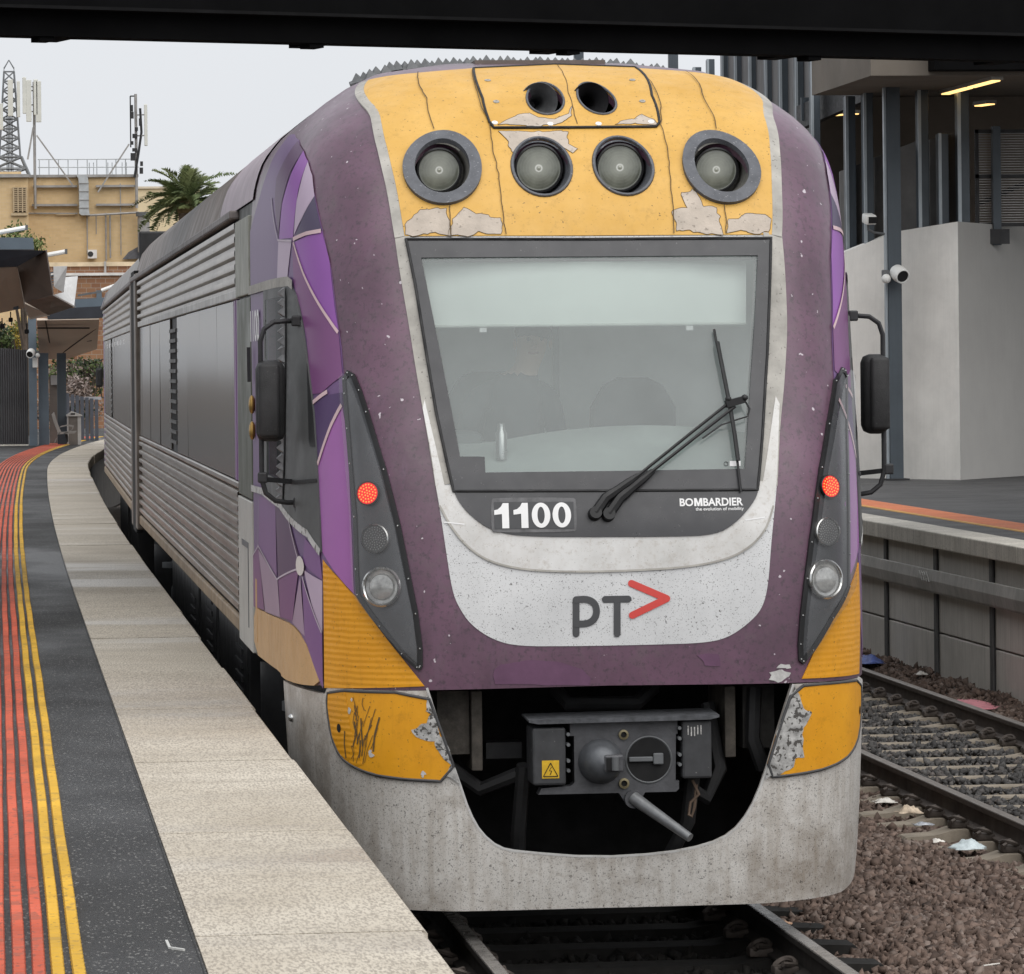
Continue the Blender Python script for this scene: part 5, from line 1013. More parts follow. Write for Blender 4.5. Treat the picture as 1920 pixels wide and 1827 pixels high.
# --- underframe, bogies, black backing of the front cavity
und = thing('underframe', None, None); und.parent = car
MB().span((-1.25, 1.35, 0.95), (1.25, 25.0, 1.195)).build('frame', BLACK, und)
for a, b, zz in ((7.2, 10.8, 0.30), (11.2, 13.6, 0.42), (14.0, 19.2, 0.28)):
    eb = MB().span((-1.36, a, zz), (1.36, b, 1.12), 0.02).build('equipment_box', M('underfloor_black', (0.014, 0.014, 0.015), 0.5, var=0.4, vs=3), und)
    for k in range(6): MB().span((-1.372, a+0.5, zz+0.16+k*0.09), (-1.36, a+1.3, zz+0.20+k*0.09)).build('vent_slat', DARK, eb) if a > 6 else None
for yb0 in (4.35, 21.3):
    bg_ = thing('bogie', None, None); bg_.parent = car
    MB().span((-1.18, yb0-1.7, 0.45), (-0.98, yb0+1.7, 0.75), 0.03).span((0.98, yb0-1.7, 0.45), (1.18, yb0+1.7, 0.75), 0.03).span((-1.0, yb0-0.3, 0.4), (1.0, yb0+0.3, 0.8), 0.03).build('bogie_frame', DARK, bg_)
    for yy in (yb0-1.2, yb0+1.2):
        for xx in (-0.62, 0.90): MB().lathe((xx, yy, 0.46), [(0.0, -0.07), (0.40, -0.07), (0.46, -0.06), (0.46, 0.05), (0.40, 0.06), (0, 0.06)], (1, 0, 0), 36).build('wheel', DARK, bg_, smooth=True, angle=35) if True else None
        MB().box((-1.22, yy, 0.62), (0.22, 0.34, 0.30), 0.05).build('axle_box', GREY, bg_, angle=40)
        MB().cyl((-1.22, yy-0.4, 0.42), (-1.22, yy-0.4, 1.0), 0.07, n=14).build('damper', DARK, bg_, smooth=True)
    MB().cyl((-1.25, yb0, 0.50), (-1.25, yb0, 1.1), 0.20, n=24).build('air_spring', RUBBER, bg_, smooth=True)
    MB().cyl((-1.30, yb0-1.75, 0.95), (-1.30, yb0-1.75, 1.00), 0.14, n=20).build('step_disc', GREY, bg_, smooth=True)
MB().span((-1.15, 1.15, 0.25), (1.15, 1.3, 1.24)).span((-1.3, 0.6, 1.205), (1.3, 1.3, 1.23)).build('cavity_backing', BLACK, und)  # black plates added behind the skirt opening to make the cavity dark
RUST = M('brown_bracket', (0.075, 0.066, 0.056), 0.8, var=0.4, vs=14, bump=0.25, bs=40)
MB().span((-0.82, 0.30, 0.90), (-0.66, 0.75, 1.215)).build('bracket', RUST, und); MB().span((0.72, 0.30, 0.90), (0.88, 0.75, 1.215)).build('bracket', M('soot_bracket', (0.03, 0.028, 0.026), 0.8, var=0.4, vs=12), und)
MB().span((-0.655, 0.25, 0.82), (-0.60, 0.75, 1.215), 0.006).build('bracket', RUST, und); MB().span((0.62, 0.25, 0.86), (0.675, 0.75, 1.215), 0.006).build('bracket', RUST, und)
MB().span((-0.56, 0.45, 0.86), (-0.38, 0.6, 0.94)).build('bracket', DARK, und)
for pts in ([(-0.9, 0.5, 1.15), (-0.78, 0.4, 0.85), (-0.60, 0.35, 0.72), (-0.42, 0.25, 0.80)], [(0.56, 0.4, 1.12), (0.60, 0.3, 0.80), (0.52, 0.25, 0.66), (0.40, 0.2, 0.74)], [(-0.2, 0.5, 1.2), (-0.15, 0.4, 1.13), (0.2, 0.4, 1.13), (0.3, 0.5, 1.2)], [(-0.40, 0.2, 0.85), (-0.42, 0.3, 0.5), (-0.40, 0.5, 0.22)], [(0.44, 0.15, 0.8), (0.42, 0.2, 0.55), (0.33, 0.3, 0.35), (0.28, 0.5, 0.22)], [(0.78, 0.3, 1.2), (0.76, 0.25, 0.95), (0.82, 0.3, 0.8)]): MB().tube(smooth3(pts) if False else pts, 0.038, 8).build('air_hose', RUBBER, und, smooth=True)
# --- automatic coupler
cp = thing('coupler', None, None); cp.parent = car; CST = M('coupler_casting', (0.078, 0.079, 0.085), 0.45, 0.25, var=0.25, vs=9, bump=0.15, bs=45); CBOX = M('coupler_box', (0.040, 0.041, 0.044), 0.55, var=0.25, vs=10, specks=[(30, 0.70, (0.3, 0.29, 0.28), 0.6)])
cx, cz, cy = 0.07, 0.885, 0.0
MB().prism([(cx-0.265, cy, cz+0.19), (cx-0.265, cy, cz+0.12), (cx-0.245, cy, cz+0.12), (cx-0.245, cy, cz-0.11), (cx-0.26, cy, cz-0.125), (cx-0.41, cy, cz-0.135), (cx-0.425, cy, cz-0.165), (cx-0.025, cy, cz-0.165), (cx+0.0, cy, cz-0.205), (cx+0.05, cy, cz-0.22), (cx+0.085, cy, cz-0.20), (cx+0.105, cy, cz-0.165), (cx+0.26, cy, cz-0.165), (cx+0.275, cy, cz-0.15), (cx+0.275, cy, cz-0.11), (cx+0.258, cy, cz-0.11), (cx+0.262, cy, cz+0.12), (cx+0.27, cy, cz+0.12), (cx+0.27, cy, cz+0.195)][::-1], (0, 0.09, 0)).build('face_plate', CST, cp)
cone_c = Vector((cx-0.115, cy, cz-0.008))
MB().lathe(cone_c, [(0.113, 0.005), (0.108, -0.02), (0.100, -0.06), (0.075, -0.115), (0.045, -0.14), (0.0, -0.145)], (0, 1, 0), 40).build('cone', M('cone_grey', (0.085, 0.09, 0.098), 0.4, 0.3, var=0.25, vs=10, bump=0.1, bs=50), cp, smooth=True)
MB().box((cone_c.x+0.045, cy-0.115, cone_c.z+0.002), (0.095, 0.07, 0.085), 0.01).build('cone_lug', CST, cp); MB().box((cone_c.x+0.035, cy-0.155, cone_c.z), (0.055, 0.012, 0.06)).build('cone_slot', BLACK, cp); MB().cyl((cone_c.x+0.05, cy-0.16, cone_c.z-0.03), (cone_c.x+0.05, cy-0.16, cone_c.z+0.035), 0.018, n=14).build('cone_hook', GREY, cp, smooth=True)
fun = Vector((cx+0.125, cy, cz-0.004))
MB().lathe(fun, [(0.118, -0.004), (0.113, -0.007), (0.108, -0.003)], (0, 1, 0), 40).build('funnel_lip', GREY, cp, smooth=True)
MB().lathe(fun, [(0.109, -0.0035), (0.04, -0.0036), (0.0, -0.0036)], (0, 1, 0), 40).build('funnel', BLACK, cp, smooth=True)
MB().box((fun.x-0.04, cy-0.012, fun.z+0.004), (0.12, 0.016, 0.024), 0.004).box((fun.x+0.045, cy-0.016, fun.z+0.005), (0.05, 0.02, 0.055), 0.005).build('funnel_hook', GREY, cp)
for zz, r in ((cz+0.122, 0.025), (cz-0.118, 0.026)):
    MB().lathe((cx+0.0, cy, zz), [(r, 0.0), (r, -0.014), (r*0.6, -0.016), (r*0.55, -0.004), (r*0.25, -0.004)], (0, 1, 0), 20).build('air_port', M('brass_dull', (0.20, 0.17, 0.10), 0.45, 0.5, var=0.25), cp, smooth=True); MB().cyl((cx, cy-0.006, zz), (cx, cy-0.003, zz), r*0.55, n=16).build('air_port_bore', BLACK, cp)
MB().prism([(cx-0.475, cy-0.06, cz+0.205), (cx+0.47, cy-0.06, cz+0.215), (cx+0.47, cy-0.06, cz+0.203), (cx+0.42, cy-0.06, cz+0.192), (cx-0.43, cy-0.06, cz+0.186), (cx-0.475, cy-0.06, cz+0.195)][::-1], (0, 0.30, 0.01)).build('top_cover', M('cover_grey', (0.075, 0.078, 0.085), 0.55, 0.2, var=0.4, vs=25), cp)
for x0, x1, zz0, zz1 in ((cx-0.455, cx-0.29, cz-0.118, cz+0.165), (cx+0.288, cx+0.436, cz-0.10, cz+0.185)):
    eb = MB().span((x0, cy-0.03, zz0), (x1, cy+0.22, zz1), 0.012).build('electric_box', CBOX, cp)
    for k in (0.25, 0.42, 0.70, 0.88): MB().cyl((x1+0.012 if x0 < 0 else x0-0.012, cy-0.035, zz0+(zz1-zz0)*k), (x1+0.012 if x0 < 0 else x0-0.012, cy+0.03, zz0+(zz1-zz0)*k), 0.009, n=10).build('bolt', GREY, eb)
    if x0 < 0:
        wl = MB().span((x0+0.045, cy-0.0335, zz0+0.035), (x0+0.130, cy-0.0305, zz0+0.123)).build('warning_label', M('warning_yellow', (0.62, 0.38, 0.02), 0.5, var=0.15, vs=30), cp)
        tx, tz = x0+0.0875, zz0+0.045; yy = cy-0.0345
        mb = MB(); tri = [(tx-0.036, yy, tz), (tx+0.036, yy, tz), (tx, yy, tz+0.066)]
        for i in range(3): mb.bar(tri[i], tri[(i+1) % 3], 0.001, 0.005, up=(0, 1, 0)) if False else mb.tube([tri[i], tri[(i+1) % 3]], 0.0025, 4)
        mb.tube([(tx+0.004, yy, tz+0.046), (tx-0.006, yy, tz+0.029), (tx+0.006, yy, tz+0.027), (tx-0.003, yy, tz+0.008)], 0.002, 4); mb.build('warning_symbol', BLACK, wl)
    else:
        for k in range(5): MB().box((x0+0.03+k*0.016, cy-0.0315, zz1-0.05+random.uniform(-.006, .006)), (0.006, 0.002, 0.045)).build('paint_mark', M('chalk_white', (0.4, 0.39, 0.38), 0.8, var=0.5, vs=80), cp)
MB().cyl((cx+0.045, cy+0.01, cz-0.195), (cx+0.045, cy-0.03, cz-0.195), 0.045, n=20).build('lever_boss', CST, cp, smooth=True)
MB().tube([(cx+0.045, cy-0.02, cz-0.19), (cx+0.12, cy-0.10, cz-0.245), (cx+0.285, cy-0.26, cz-0.365)], [0.034, 0.030, 0.022], 14).build('lever', M('lever_steel', (0.16, 0.165, 0.17), 0.4, 0.4, var=0.2, vs=14), cp, smooth=True)
MB().span((cx-0.12, cy+0.09, cz-0.12), (cx+0.12, 1.2, cz+0.12)).build('shank', BLACK, cp)
MB().tube([(0.42, 0.05, 0.77), (0.45, 0.04, 0.70), (0.41, 0.05, 0.66), (0.40, 0.05, 0.60), (0.415, 0.05, 0.59), (0.43, 0.05, 0.64), (0.44, 0.05, 0.75)], 0.008, 6).build('chain_link', M('rusty_link', (0.13, 0.09, 0.065), 0.7, 0.3), cp, smooth=True)

# ================================================================== the driver, seated behind the left half of the windscreen
def driver():
    bm = bmesh.new(); V = {}; R = {}
    def j(n, co, r): V[n] = bm.verts.new(co); R[n] = r
    def e(a, b): bm.edges.new((V[a], V[b]))
    j('hip', (0, 0, 0), 0.15); j('waist', (0.0, -0.03, 0.20), 0.145); j('chest', (0.02, -0.08, 0.42), 0.165); j('collar', (0.05, -0.12, 0.56), 0.09); j('neck', (0.07, -0.14, 0.63), 0.055)
    j('jaw', (0.10, -0.18, 0.70), 0.070); j('skull', (0.12, -0.17, 0.80), 0.092); j('crown', (0.12, -0.15, 0.88), 0.062)
    for a, b in zip(('hip', 'waist', 'chest', 'collar', 'neck', 'jaw', 'skull'), ('waist', 'chest', 'collar', 'neck', 'jaw', 'skull', 'crown')): e(a, b)
    for s, k in ((-1, 'l'), (1, 'r')):
        j('sh'+k, (0.02+s*0.19, -0.08, 0.50), 0.075); j('el'+k, (s*0.25, -0.20, 0.27), 0.052); j('wr'+k, (s*0.14+0.05, -0.42, 0.20), 0.033); j('pa'+k, (s*0.13+0.05, -0.49, 0.21), 0.034); e('collar', 'sh'+k); e('sh'+k, 'el'+k); e('el'+k, 'wr'+k); e('wr'+k, 'pa'+k)
        for f in range(4):
            x = s*0.13+0.05+(f-1.5)*0.021; ln = (0.060, 0.072, 0.067, 0.052)[f]; j('f%d%s' % (f, k), (x, -0.52, 0.215), 0.010); j('g%d%s' % (f, k), (x, -0.52-ln*0.55, 0.205), 0.009); j('h%d%s' % (f, k), (x, -0.52-ln*0.8, 0.18), 0.008); e('pa'+k, 'f%d%s' % (f, k)); e('f%d%s' % (f, k), 'g%d%s' % (f, k)); e('g%d%s' % (f, k), 'h%d%s' % (f, k))
        j('t1'+k, (s*0.13+0.05-s*0.045, -0.485, 0.215), 0.011); j('t2'+k, (s*0.13+0.05-s*0.065, -0.52, 0.21), 0.009); e('pa'+k, 't1'+k); e('t1'+k, 't2'+k)
        j('kn'+k, (s*0.14, -0.42, 0.02), 0.075); j('an'+k, (s*0.14, -0.44, -0.38), 0.05); j('to'+k, (s*0.14, -0.60, -0.43), 0.04); e('hip', 'kn'+k); e('kn'+k, 'an'+k); e('an'+k, 'to'+k)
    bm.verts.index_update(); order = [n for n in V]; me = bpy.data.meshes.new('body'); bm.to_mesh(me); bm.free()
    o = bpy.data.objects.new('body', me); COL.objects.link(o); o.modifiers.new('skin', 'SKIN')
    for i, n in enumerate(order): me.skin_vertices[0].data[i].radius = (R[n], R[n]); me.skin_vertices[0].data[i].use_root = (n == 'hip')
    sb = o.modifiers.new('sub', 'SUBSURF'); sb.levels = 2; sb.render_levels = 2
    bpy.context.view_layer.update(); ev = o.evaluated_get(bpy.context.evaluated_depsgraph_get()); m2 = bpy.data.meshes.new_from_object(ev)
    bpy.data.objects.remove(o); m2.materials.clear(); m2.materials.append(M('uniform_navy', (0.018, 0.020, 0.032), 0.85, var=0.2)); m2.materials.append(M('skin', (0.66, 0.42, 0.32), 0.6, var=0.06))
    for pl_ in m2.polygons:
        c = pl_.center; pl_.material_index = 1 if (c.z > 0.625 or c.y < -0.44 and c.z > 0.15) else 0; pl_.use_smooth = True
    root = thing('person', 'seated driver in dark uniform behind the windscreen', 'person', (-0.33, 1.35, 2.16)); b = bpy.data.objects.new('body', m2); COL.objects.link(b); b.parent = root
    MB().sphere((0.125, -0.145, 0.845), 0.098, 16, (1, 1.05, 0.75)).build('hair', M('dark_hair', (0.03, 0.022, 0.018), 0.8), root, smooth=True)
    MB().tube([(0.115, -0.265, 0.80), (0.115, -0.285, 0.765)], [0.010, 0.016], 8).build('nose', M('skin', (0.50, 0.28, 0.20)), root, smooth=True)
    for s in (-1, 1): MB().sphere((0.12+s*0.035, -0.258, 0.805), 0.010, 8).build('eye', DARK, root); MB().sphere((0.12+s*0.094, -0.16, 0.78), 0.024, 8, (0.4, 0.8, 1.2)).build('ear', M('skin', (0.50, 0.28, 0.20)), root, smooth=True)
    MB().tube([(0.085, -0.255, 0.735), (0.11, -0.262, 0.731), (0.135, -0.255, 0.735)], 0.006, 6).build('mouth', M('lips', (0.35, 0.14, 0.11), 0.6), root)
driver()

# ================================================================== the car behind it
YC2 = 25.75
car2 = thing('railcar', 'second railcar coupled behind, ribbed grey with dark window band, far end of train', 'railcar', (0.03, YC2, 0), -0.0085)
MB().loft([[(x*1.004, y, z) for x, z in sec] for y in (0.05, 23.2)], close=False).build('roof', M('pale_roof', (0.24, 0.225, 0.215), 0.5, var=0.2, vs=1.5, streak=0.4), car2, smooth=True)
for sg in (-1, 1): side(car2, 0.05, 20.5, 1.0, sg, [(0.5, 2.6), (2.6, 5.0), (5.0, 7.3), (7.3, 9.6), (9.6, 11.9), (11.9, 13.6), (14.7, 17.0), (17.0, 20.3)], (13.65, 14.65))
MB().span((-1.47, 20.5, 1.19), (1.47, 22.9, 3.8), 0.10).build('cab_shell', gm('b'), car2, angle=40)
MB().loft([[(x*1.008, y, z) for x, z in sec] for y in (22.2, 23.3)], close=False).build('roof_band', PURPLE, car2, smooth=True)
MB().span((-1.44, 0.0, 1.2), (1.44, 0.1, 4.3), 0.02).build('end_wall', DARK, car2)
MB().span((-1.535, 0.5, 1.1), (-1.46, 1.0, 3.85), 0.015).build('corner_post', M('post_steel', (0.2, 0.18, 0.165)), car2)
MB().span((-1.53, 0.02, 1.1), (-1.46, 0.5, 3.86), 0.01).build('gap_shade', BLACK, car2)  # other half of the car gap, its shade painted as a black strip
for k in range(7): MB().box((-1.4975, 6+k*1.9, 3.16), (0.003, 0.35+0.3*(k % 3), 0.06)).build('white_lettering', WHITE, car2)
un2 = MB().span((-1.25, 0.4, 0.95), (1.25, 22.5, 1.2)).span((-1.36, 5.5, 0.3), (1.36, 9.5, 1.1)).span((-1.36, 11, 0.3), (1.36, 16, 1.1)).build('underframe', M('underfloor_black', (0.014, 0.014, 0.015)), car2)
for yb0 in (2.6, 19.6):
    bg_ = thing('bogie', None, None); bg_.parent = car2
    MB().span((-1.2, yb0-1.7, 0.45), (1.2, yb0+1.7, 0.8), 0.03).build('bogie_frame', BLACK, bg_)
    for yy in (yb0-1.2, yb0+1.2):
        for xx in (-0.62, 0.90): MB().lathe((xx, yy, 0.46), [(0.0, -0.07), (0.46, -0.06), (0.46, 0.05), (0, 0.06)], (1, 0, 0), 24).build('wheel', DARK, bg_, smooth=True, angle=35)

# ================================================================== the third car, round the bend
car3 = thing('railcar', 'third railcar almost hidden round the bend, its black mirror showing', 'railcar', (0.42, 50.6, 0), -0.026)
MB().loft([[(x*1.0, y, z) for x, z in sec] for y in (0.05, 25.5)], close=False).build('roof', ROOF, car3, smooth=True)
MB().span((-1.48, 0.05, 1.19), (1.48, 25.5, 3.78), 0.02).build('side_wall', STEEL, car3)
MB().span((-1.50, 1.0, 2.13), (-1.481, 22.0, 3.25)).build('window_pane', BAND, car3)
MB().span((-1.25, 0.4, 0.3), (1.25, 25.0, 1.18)).build('underframe', BLACK, car3)
mi = thing('mirror', None, None); mi.parent = car3
MB().box((-1.74, 25.2, 2.62), (0.16, 0.2, 0.44), 0.05).build('housing', MIRM, mi); MB().tube([(-1.45, 25.2, 3.05), (-1.68, 25.2, 3.03), (-1.74, 25.2, 2.85)], 0.013).tube([(-1.45, 25.2, 2.15), (-1.68, 25.2, 2.17), (-1.74, 25.2, 2.4)], 0.013).build('bracket', DARK, mi)

# ================================================================== overhead bridge
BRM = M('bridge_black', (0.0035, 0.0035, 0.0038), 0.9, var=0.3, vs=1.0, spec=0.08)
YB1 = 12.0
_pv = at(0, 66, YB1)
br = thing('footbridge', 'black steel bridge spanning overhead across the tracks', 'bridge', (_pv.x, YB1, 0), 0.33)
a_, b_ = at(-400, 60, YB1), at(2300, 112, YB1); za = at(0, 66, YB1).z; zb_ = at(1300, 103, YB1).z
zlow = (za+zb_)/2; 
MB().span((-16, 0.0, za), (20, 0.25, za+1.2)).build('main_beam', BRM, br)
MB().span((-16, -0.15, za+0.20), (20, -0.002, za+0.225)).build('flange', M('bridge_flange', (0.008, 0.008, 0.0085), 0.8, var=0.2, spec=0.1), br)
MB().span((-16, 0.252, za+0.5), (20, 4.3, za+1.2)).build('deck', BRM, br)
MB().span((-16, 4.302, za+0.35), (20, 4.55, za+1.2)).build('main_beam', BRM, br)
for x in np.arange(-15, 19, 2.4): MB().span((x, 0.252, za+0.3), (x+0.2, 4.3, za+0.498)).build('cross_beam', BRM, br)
def beam_t(px):
    d = at(px, 85, 0.0)-Vector(CAM); c_, s_ = math.cos(0.33), math.sin(0.33); ox, oy = _pv.x-CAM[0], YB1-CAM[1]
    return (oy*d.x-ox*d.y)/(c_*d.y-s_*d.x)
for px in [beam_t(q) for q in (90, 596, 1077, 1530)]: MB().box((px, 0.12, za-0.018), (0.12, 0.2, 0.034)).build('bolt_plate', BRM, br)
for sx in (-15.5, 19.5): MB().span((sx-0.3, 1, -0.6), (sx+0.3, 3.5, za+0.5)).build('pier', BRM, br)

# ================================================================== right: ramp building, fins, column, cameras
SLATE = M('slate_fin', (0.060, 0.074, 0.088), 0.45, 0.1, var=0.15, vs=1.2, streak=0.2); WALLC = M('ramp_concrete_lit', (0.82, 0.80, 0.755), 0.75, var=0.14, vs=0.8, bump=0.08, bs=25, streak=0.10); WALLD = M('ramp_concrete_shaded', (0.36, 0.352, 0.338), 0.75, var=0.08, vs=0.5, streak=0.06)  # one concrete in two tones: lit and shaded faces put into the colour
rb_ = thing('ramp_building', 'concrete ramp building with dark vertical fins beyond the right platform', 'building', (0, 0, 0))
plan = [(8.05, 38.0), (8.62, 36.95), (9.20, 36.15), (9.84, 35.25), (11.1, 36.85), (14.0, 40.5), (20.0, 48.0)]
tops = [4.15, 4.32, 4.58, 4.68, 4.66, 4.66, 4.66]
def wall_row(q): x, y = plan[q]; return [(x, y, RZ-0.1), (x, y, tops[q]), (x, y+0.45, tops[q]), (x, y+0.45, RZ-0.1)]
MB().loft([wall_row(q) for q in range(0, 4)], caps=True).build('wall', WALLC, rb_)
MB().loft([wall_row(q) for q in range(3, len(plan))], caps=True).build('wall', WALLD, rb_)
MB().span((8.25, 33.2, 6.50), (22, 37.2, 7.5)).build('upper_deck', M('deck_concrete', (0.15, 0.13, 0.108), 0.8, var=0.15, vs=0.8), rb_)
MB().span((9.0, 32.8, 6.55), (22, 33.195, 7.9)).build('edge_beam', BRM, rb_)
MB().span((9.4, 44.0, 1.2), (24, 44.3, 9.5)).build('rear_wall', M('rear_wall_brown', (0.24, 0.20, 0.165), 0.8, var=0.2, vs=0.6), rb_)
MB().span((9.35, 37.205, 6.9), (24, 44.0, 7.1)).build('soffit', M('soffit_dark', (0.17, 0.145, 0.125), 0.8), rb_)
def fin(px0, px1, Y, zb0, zt, name='fin'):
    a = at(px0, 400, Y); b = at(px1, 400, Y); w = (b.x-a.x)
    MB().span((a.x+w*0.22, Y, zb0), (b.x, Y+0.32, zt), 0.008).build(name, SLATE, rb_)
    MB().span((a.x, Y-0.012, zb0), (a.x+w*0.28, Y+0.03, zt)).build('lit_edge', M('lit_edge', (0.34, 0.38, 0.41), 0.4, 0.2, var=0.1), rb_)  # pale left edge: light falling on the fin put into its colour
for p0, p1, Y, z0, zt in ((1587, 1606, 37.3, 4.2, 6.5), (1621, 1639, 36.7, 4.3, 6.5), (1723, 1743, 36.1, 4.6, 6.5), (1761, 1780, 35.9, 4.6, 5.90), (1797, 1819, 35.7, 4.66, 6.5), (1523, 1540, 39.5, 3.5, 9.2), (1494, 1510, 42.0, 3.5, 9.2), (1464, 1481, 44.8, 3.5, 9.4), (1437, 1452, 47.6, 3.5, 9.6), (1407, 1424, 50.4, 3.5, 9.8), (1380, 1396, 53.2, 3.5, 10.0), (1356, 1369, 56.0, 3.5, 10.2)):
    fin(p0, p1, Y, z0, zt)
for p0, p1, yt, Y in ((1328, 1343, 111, 59.0), (1302, 1318, 126, 62.0)):
    zt = at(1330, yt, Y).z; fin(p0, p1, Y, 3.5, zt)
# dark screens between the fins
SCRM = M('perforated_screen', (0.10, 0.096, 0.096), 0.6, var=0.15, vs=0.7)
scr_pts = [(1368, 100, 55.6), (1470, 100, 45.4), (1530, 100, 39.9)]
for i in range(len(scr_pts)-1):
    (x0, _, Y0), (x1, _, Y1) = scr_pts[i], scr_pts[i+1]; A = at(x0, 300, Y0+0.34); B = at(x1, 300, Y1+0.34)
    MB().loft([[(A.x, A.y, 3.2), (A.x, A.y, 10.5), (A.x, A.y+0.05, 10.5), (A.x, A.y+0.05, 3.2)], [(B.x, B.y, 3.2), (B.x, B.y, 10.5), (B.x, B.y+0.05, 10.5), (B.x, B.y+0.05, 3.2)]], caps=True).build('screen_panel', SCRM, rb_)
for (x0, y0, x1, y1, Ya, Yb) in ((1575, 322, 1640, 296, 38.0, 37.0), (1640, 296, 1723, 263, 37.0, 36.5), (1743, 262, 1800, 247, 36.5, 36.1)):
    A = at(x0, y0, Ya); B = at(x1, y1, Yb)
    MB().loft([[(A.x, A.y, 4.0), (A.x, A.y, A.z), (A.x, A.y+0.06, A.z), (A.x, A.y+0.06, 4.0)], [(B.x, B.y, 4.0), (B.x, B.y, B.z), (B.x, B.y+0.06, B.z), (B.x, B.y+0.06, 4.0)]], caps=True).build('balustrade_panel', M('balustrade_grey', (0.11, 0.105, 0.10), 0.6, var=0.15), rb_)
A = at(1500, 222, 41.2); B = at(1620, 168, 37.6); MB().bar(A, B, 0.10, 0.35).build('stair_stringer', DARK, rb_)
for k in range(5):
    p = at(1512+k*26, 205-k*11, 40.8-0.7*k); MB().box(p, (0.16, 0.05, 0.34)).build('stringer_plate', SLATE, rb_)
# wire-mesh gate panel on the wall
g0, g1 = at(1828, 243, 36.2), at(1960, 425, 36.2); gx0, gx1, gz0, gz1 = g0.x, at(1960, 425, 36.2).x, at(1870, 425, 36.2).z, at(1870, 243, 36.2).z
mg = thing('mesh_panel', 'fine wire mesh screen with dark post on top of the concrete wall', 'fence', (0, 0, 0))
MB().span((gx0, 36.2, gz0), (gx0+0.05, 36.25, gz1)).span((gx0, 36.2, gz1-0.05), (gx1, 36.25, gz1)).span((gx0, 36.2, gz0), (gx1, 36.25, gz0+0.05)).span((gx0, 36.2, (gz0+gz1)/2), (gx1, 36.25, (gz0+gz1)/2+0.05)).build('frame', DARK, mg)
mb = MB(); nz = 38
for k in range(nz): z = gz0+(gz1-gz0)*(k+0.5)/nz; mb.span((gx0, 36.215, z-0.006), (gx1, 36.23, z+0.006))
wi = mb.build('wire', M('mesh_wire', (0.36, 0.35, 0.34), 0.5, 0.2), mg); wi['kind'] = 'stuff'
p = at(1869, 350, 36.1); MB().span((p.x-0.055, 36.08, at(1869, 460, 36.1).z), (p.x+0.055, 36.19, at(1869, 237, 36.1).z)).build('post', SLATE, mg)
MB().span((p.x-0.16, 36.05, at(1869, 458, 36.1).z), (p.x+0.16, 36.08, at(1869, 430, 36.1).z)).build('base_plate', DARK, mg)
MB().bar(at(1830, 385, 37.2), at(1930, 340, 37.2), 0.06, 0.06).build('handrail', BLACK, mg)
# lamps under the deck
for i, (p0, p1, lab) in enumerate((((9.9, 36.25, 6.46), (9.96, 33.4, 6.46), 'long warm linear lamp under the concrete deck'), ((10.75, 37.9, 6.4), (10.84, 37.45, 6.4), 'pale linear lamp behind the fins at right edge'), ((9.15, 40.4, 6.42), (9.45, 40.0, 6.42), 'small lit lamp between fins left of the column'))):
    lm = thing('strip_lamp', lab, 'lamp', p0, group='lamps under the deck'); P0 = Vector(p0); P1 = Vector(p1)
    MB().bar((0, 0, 0.02), P1-P0+Vector((0, 0, 0.02)), 0.16, 0.05).build('housing', M('lamp_housing', (0.35, 0.33, 0.3), 0.6), lm)
    dvec = P1-P0; nseg = 2 if i == 0 else 1
    for k in range(nseg): MB().bar(dvec*(k/nseg+0.02)+Vector((0, 0, -0.01)), dvec*((k+1)/nseg-0.02)+Vector((0, 0, -0.01)), 0.11, 0.02).build('tube', EM('warm_tube', (1.0, 0.62, 0.22), 1.4, (0.5, 0.4, 0.2)), lm)
# platform column and cameras
CAMW = M('camera_white', (0.70, 0.70, 0.68), 0.45, var=0.06)
co = thing('steel_column', 'tall dark steel column on the right platform carrying two cameras', 'column', (9.03, 35.6, RZ))
MB().span((-0.09, -0.10, 0), (0.09, -0.085, 5.6)).span((-0.09, 0.085, 0), (0.09, 0.10, 5.6)).span((-0.01, -0.085, 0), (0.01, 0.085, 5.6)).build('shaft', SLATE, co)
MB().span((-0.125, -0.06, 0), (-0.091, 0.02, 5.6)).build('conduit', M('lit_edge', (0.20, 0.23, 0.25)), co)  # strip stands for the column's lit left face, light put into its colour
MB().span((-0.16, -0.16, 0), (0.16, 0.16, 0.02)).build('base_plate', DARK, co)
def box_camera(p, label):
    c = thing('security_camera', label, 'camera', p, group='security cameras'); p = Vector((0, 0, 0))
    MB().box((-0.02, -0.02, 0.05), (0.15, 0.26, 0.13), 0.02, rot=Matrix.Rotation(0.15, 3, 'X')).build('housing', CAMW, c, angle=40); MB().box((0.0, -0.155, 0.03), (0.11, 0.02, 0.085), rot=Matrix.Rotation(0.15, 3, 'X')).build('lens', BLACK, c)
    MB().tube([(-0.03, 0, -0.02), (-0.03, 0, -0.09), (0.05, 0.02, -0.13), (0.20, 0.05, -0.15)], 0.018, 8).build('bracket', GREY, c, smooth=True)
box_camera(at(1632, 418, 35.5), 'white box camera on an arm left of the tall column')
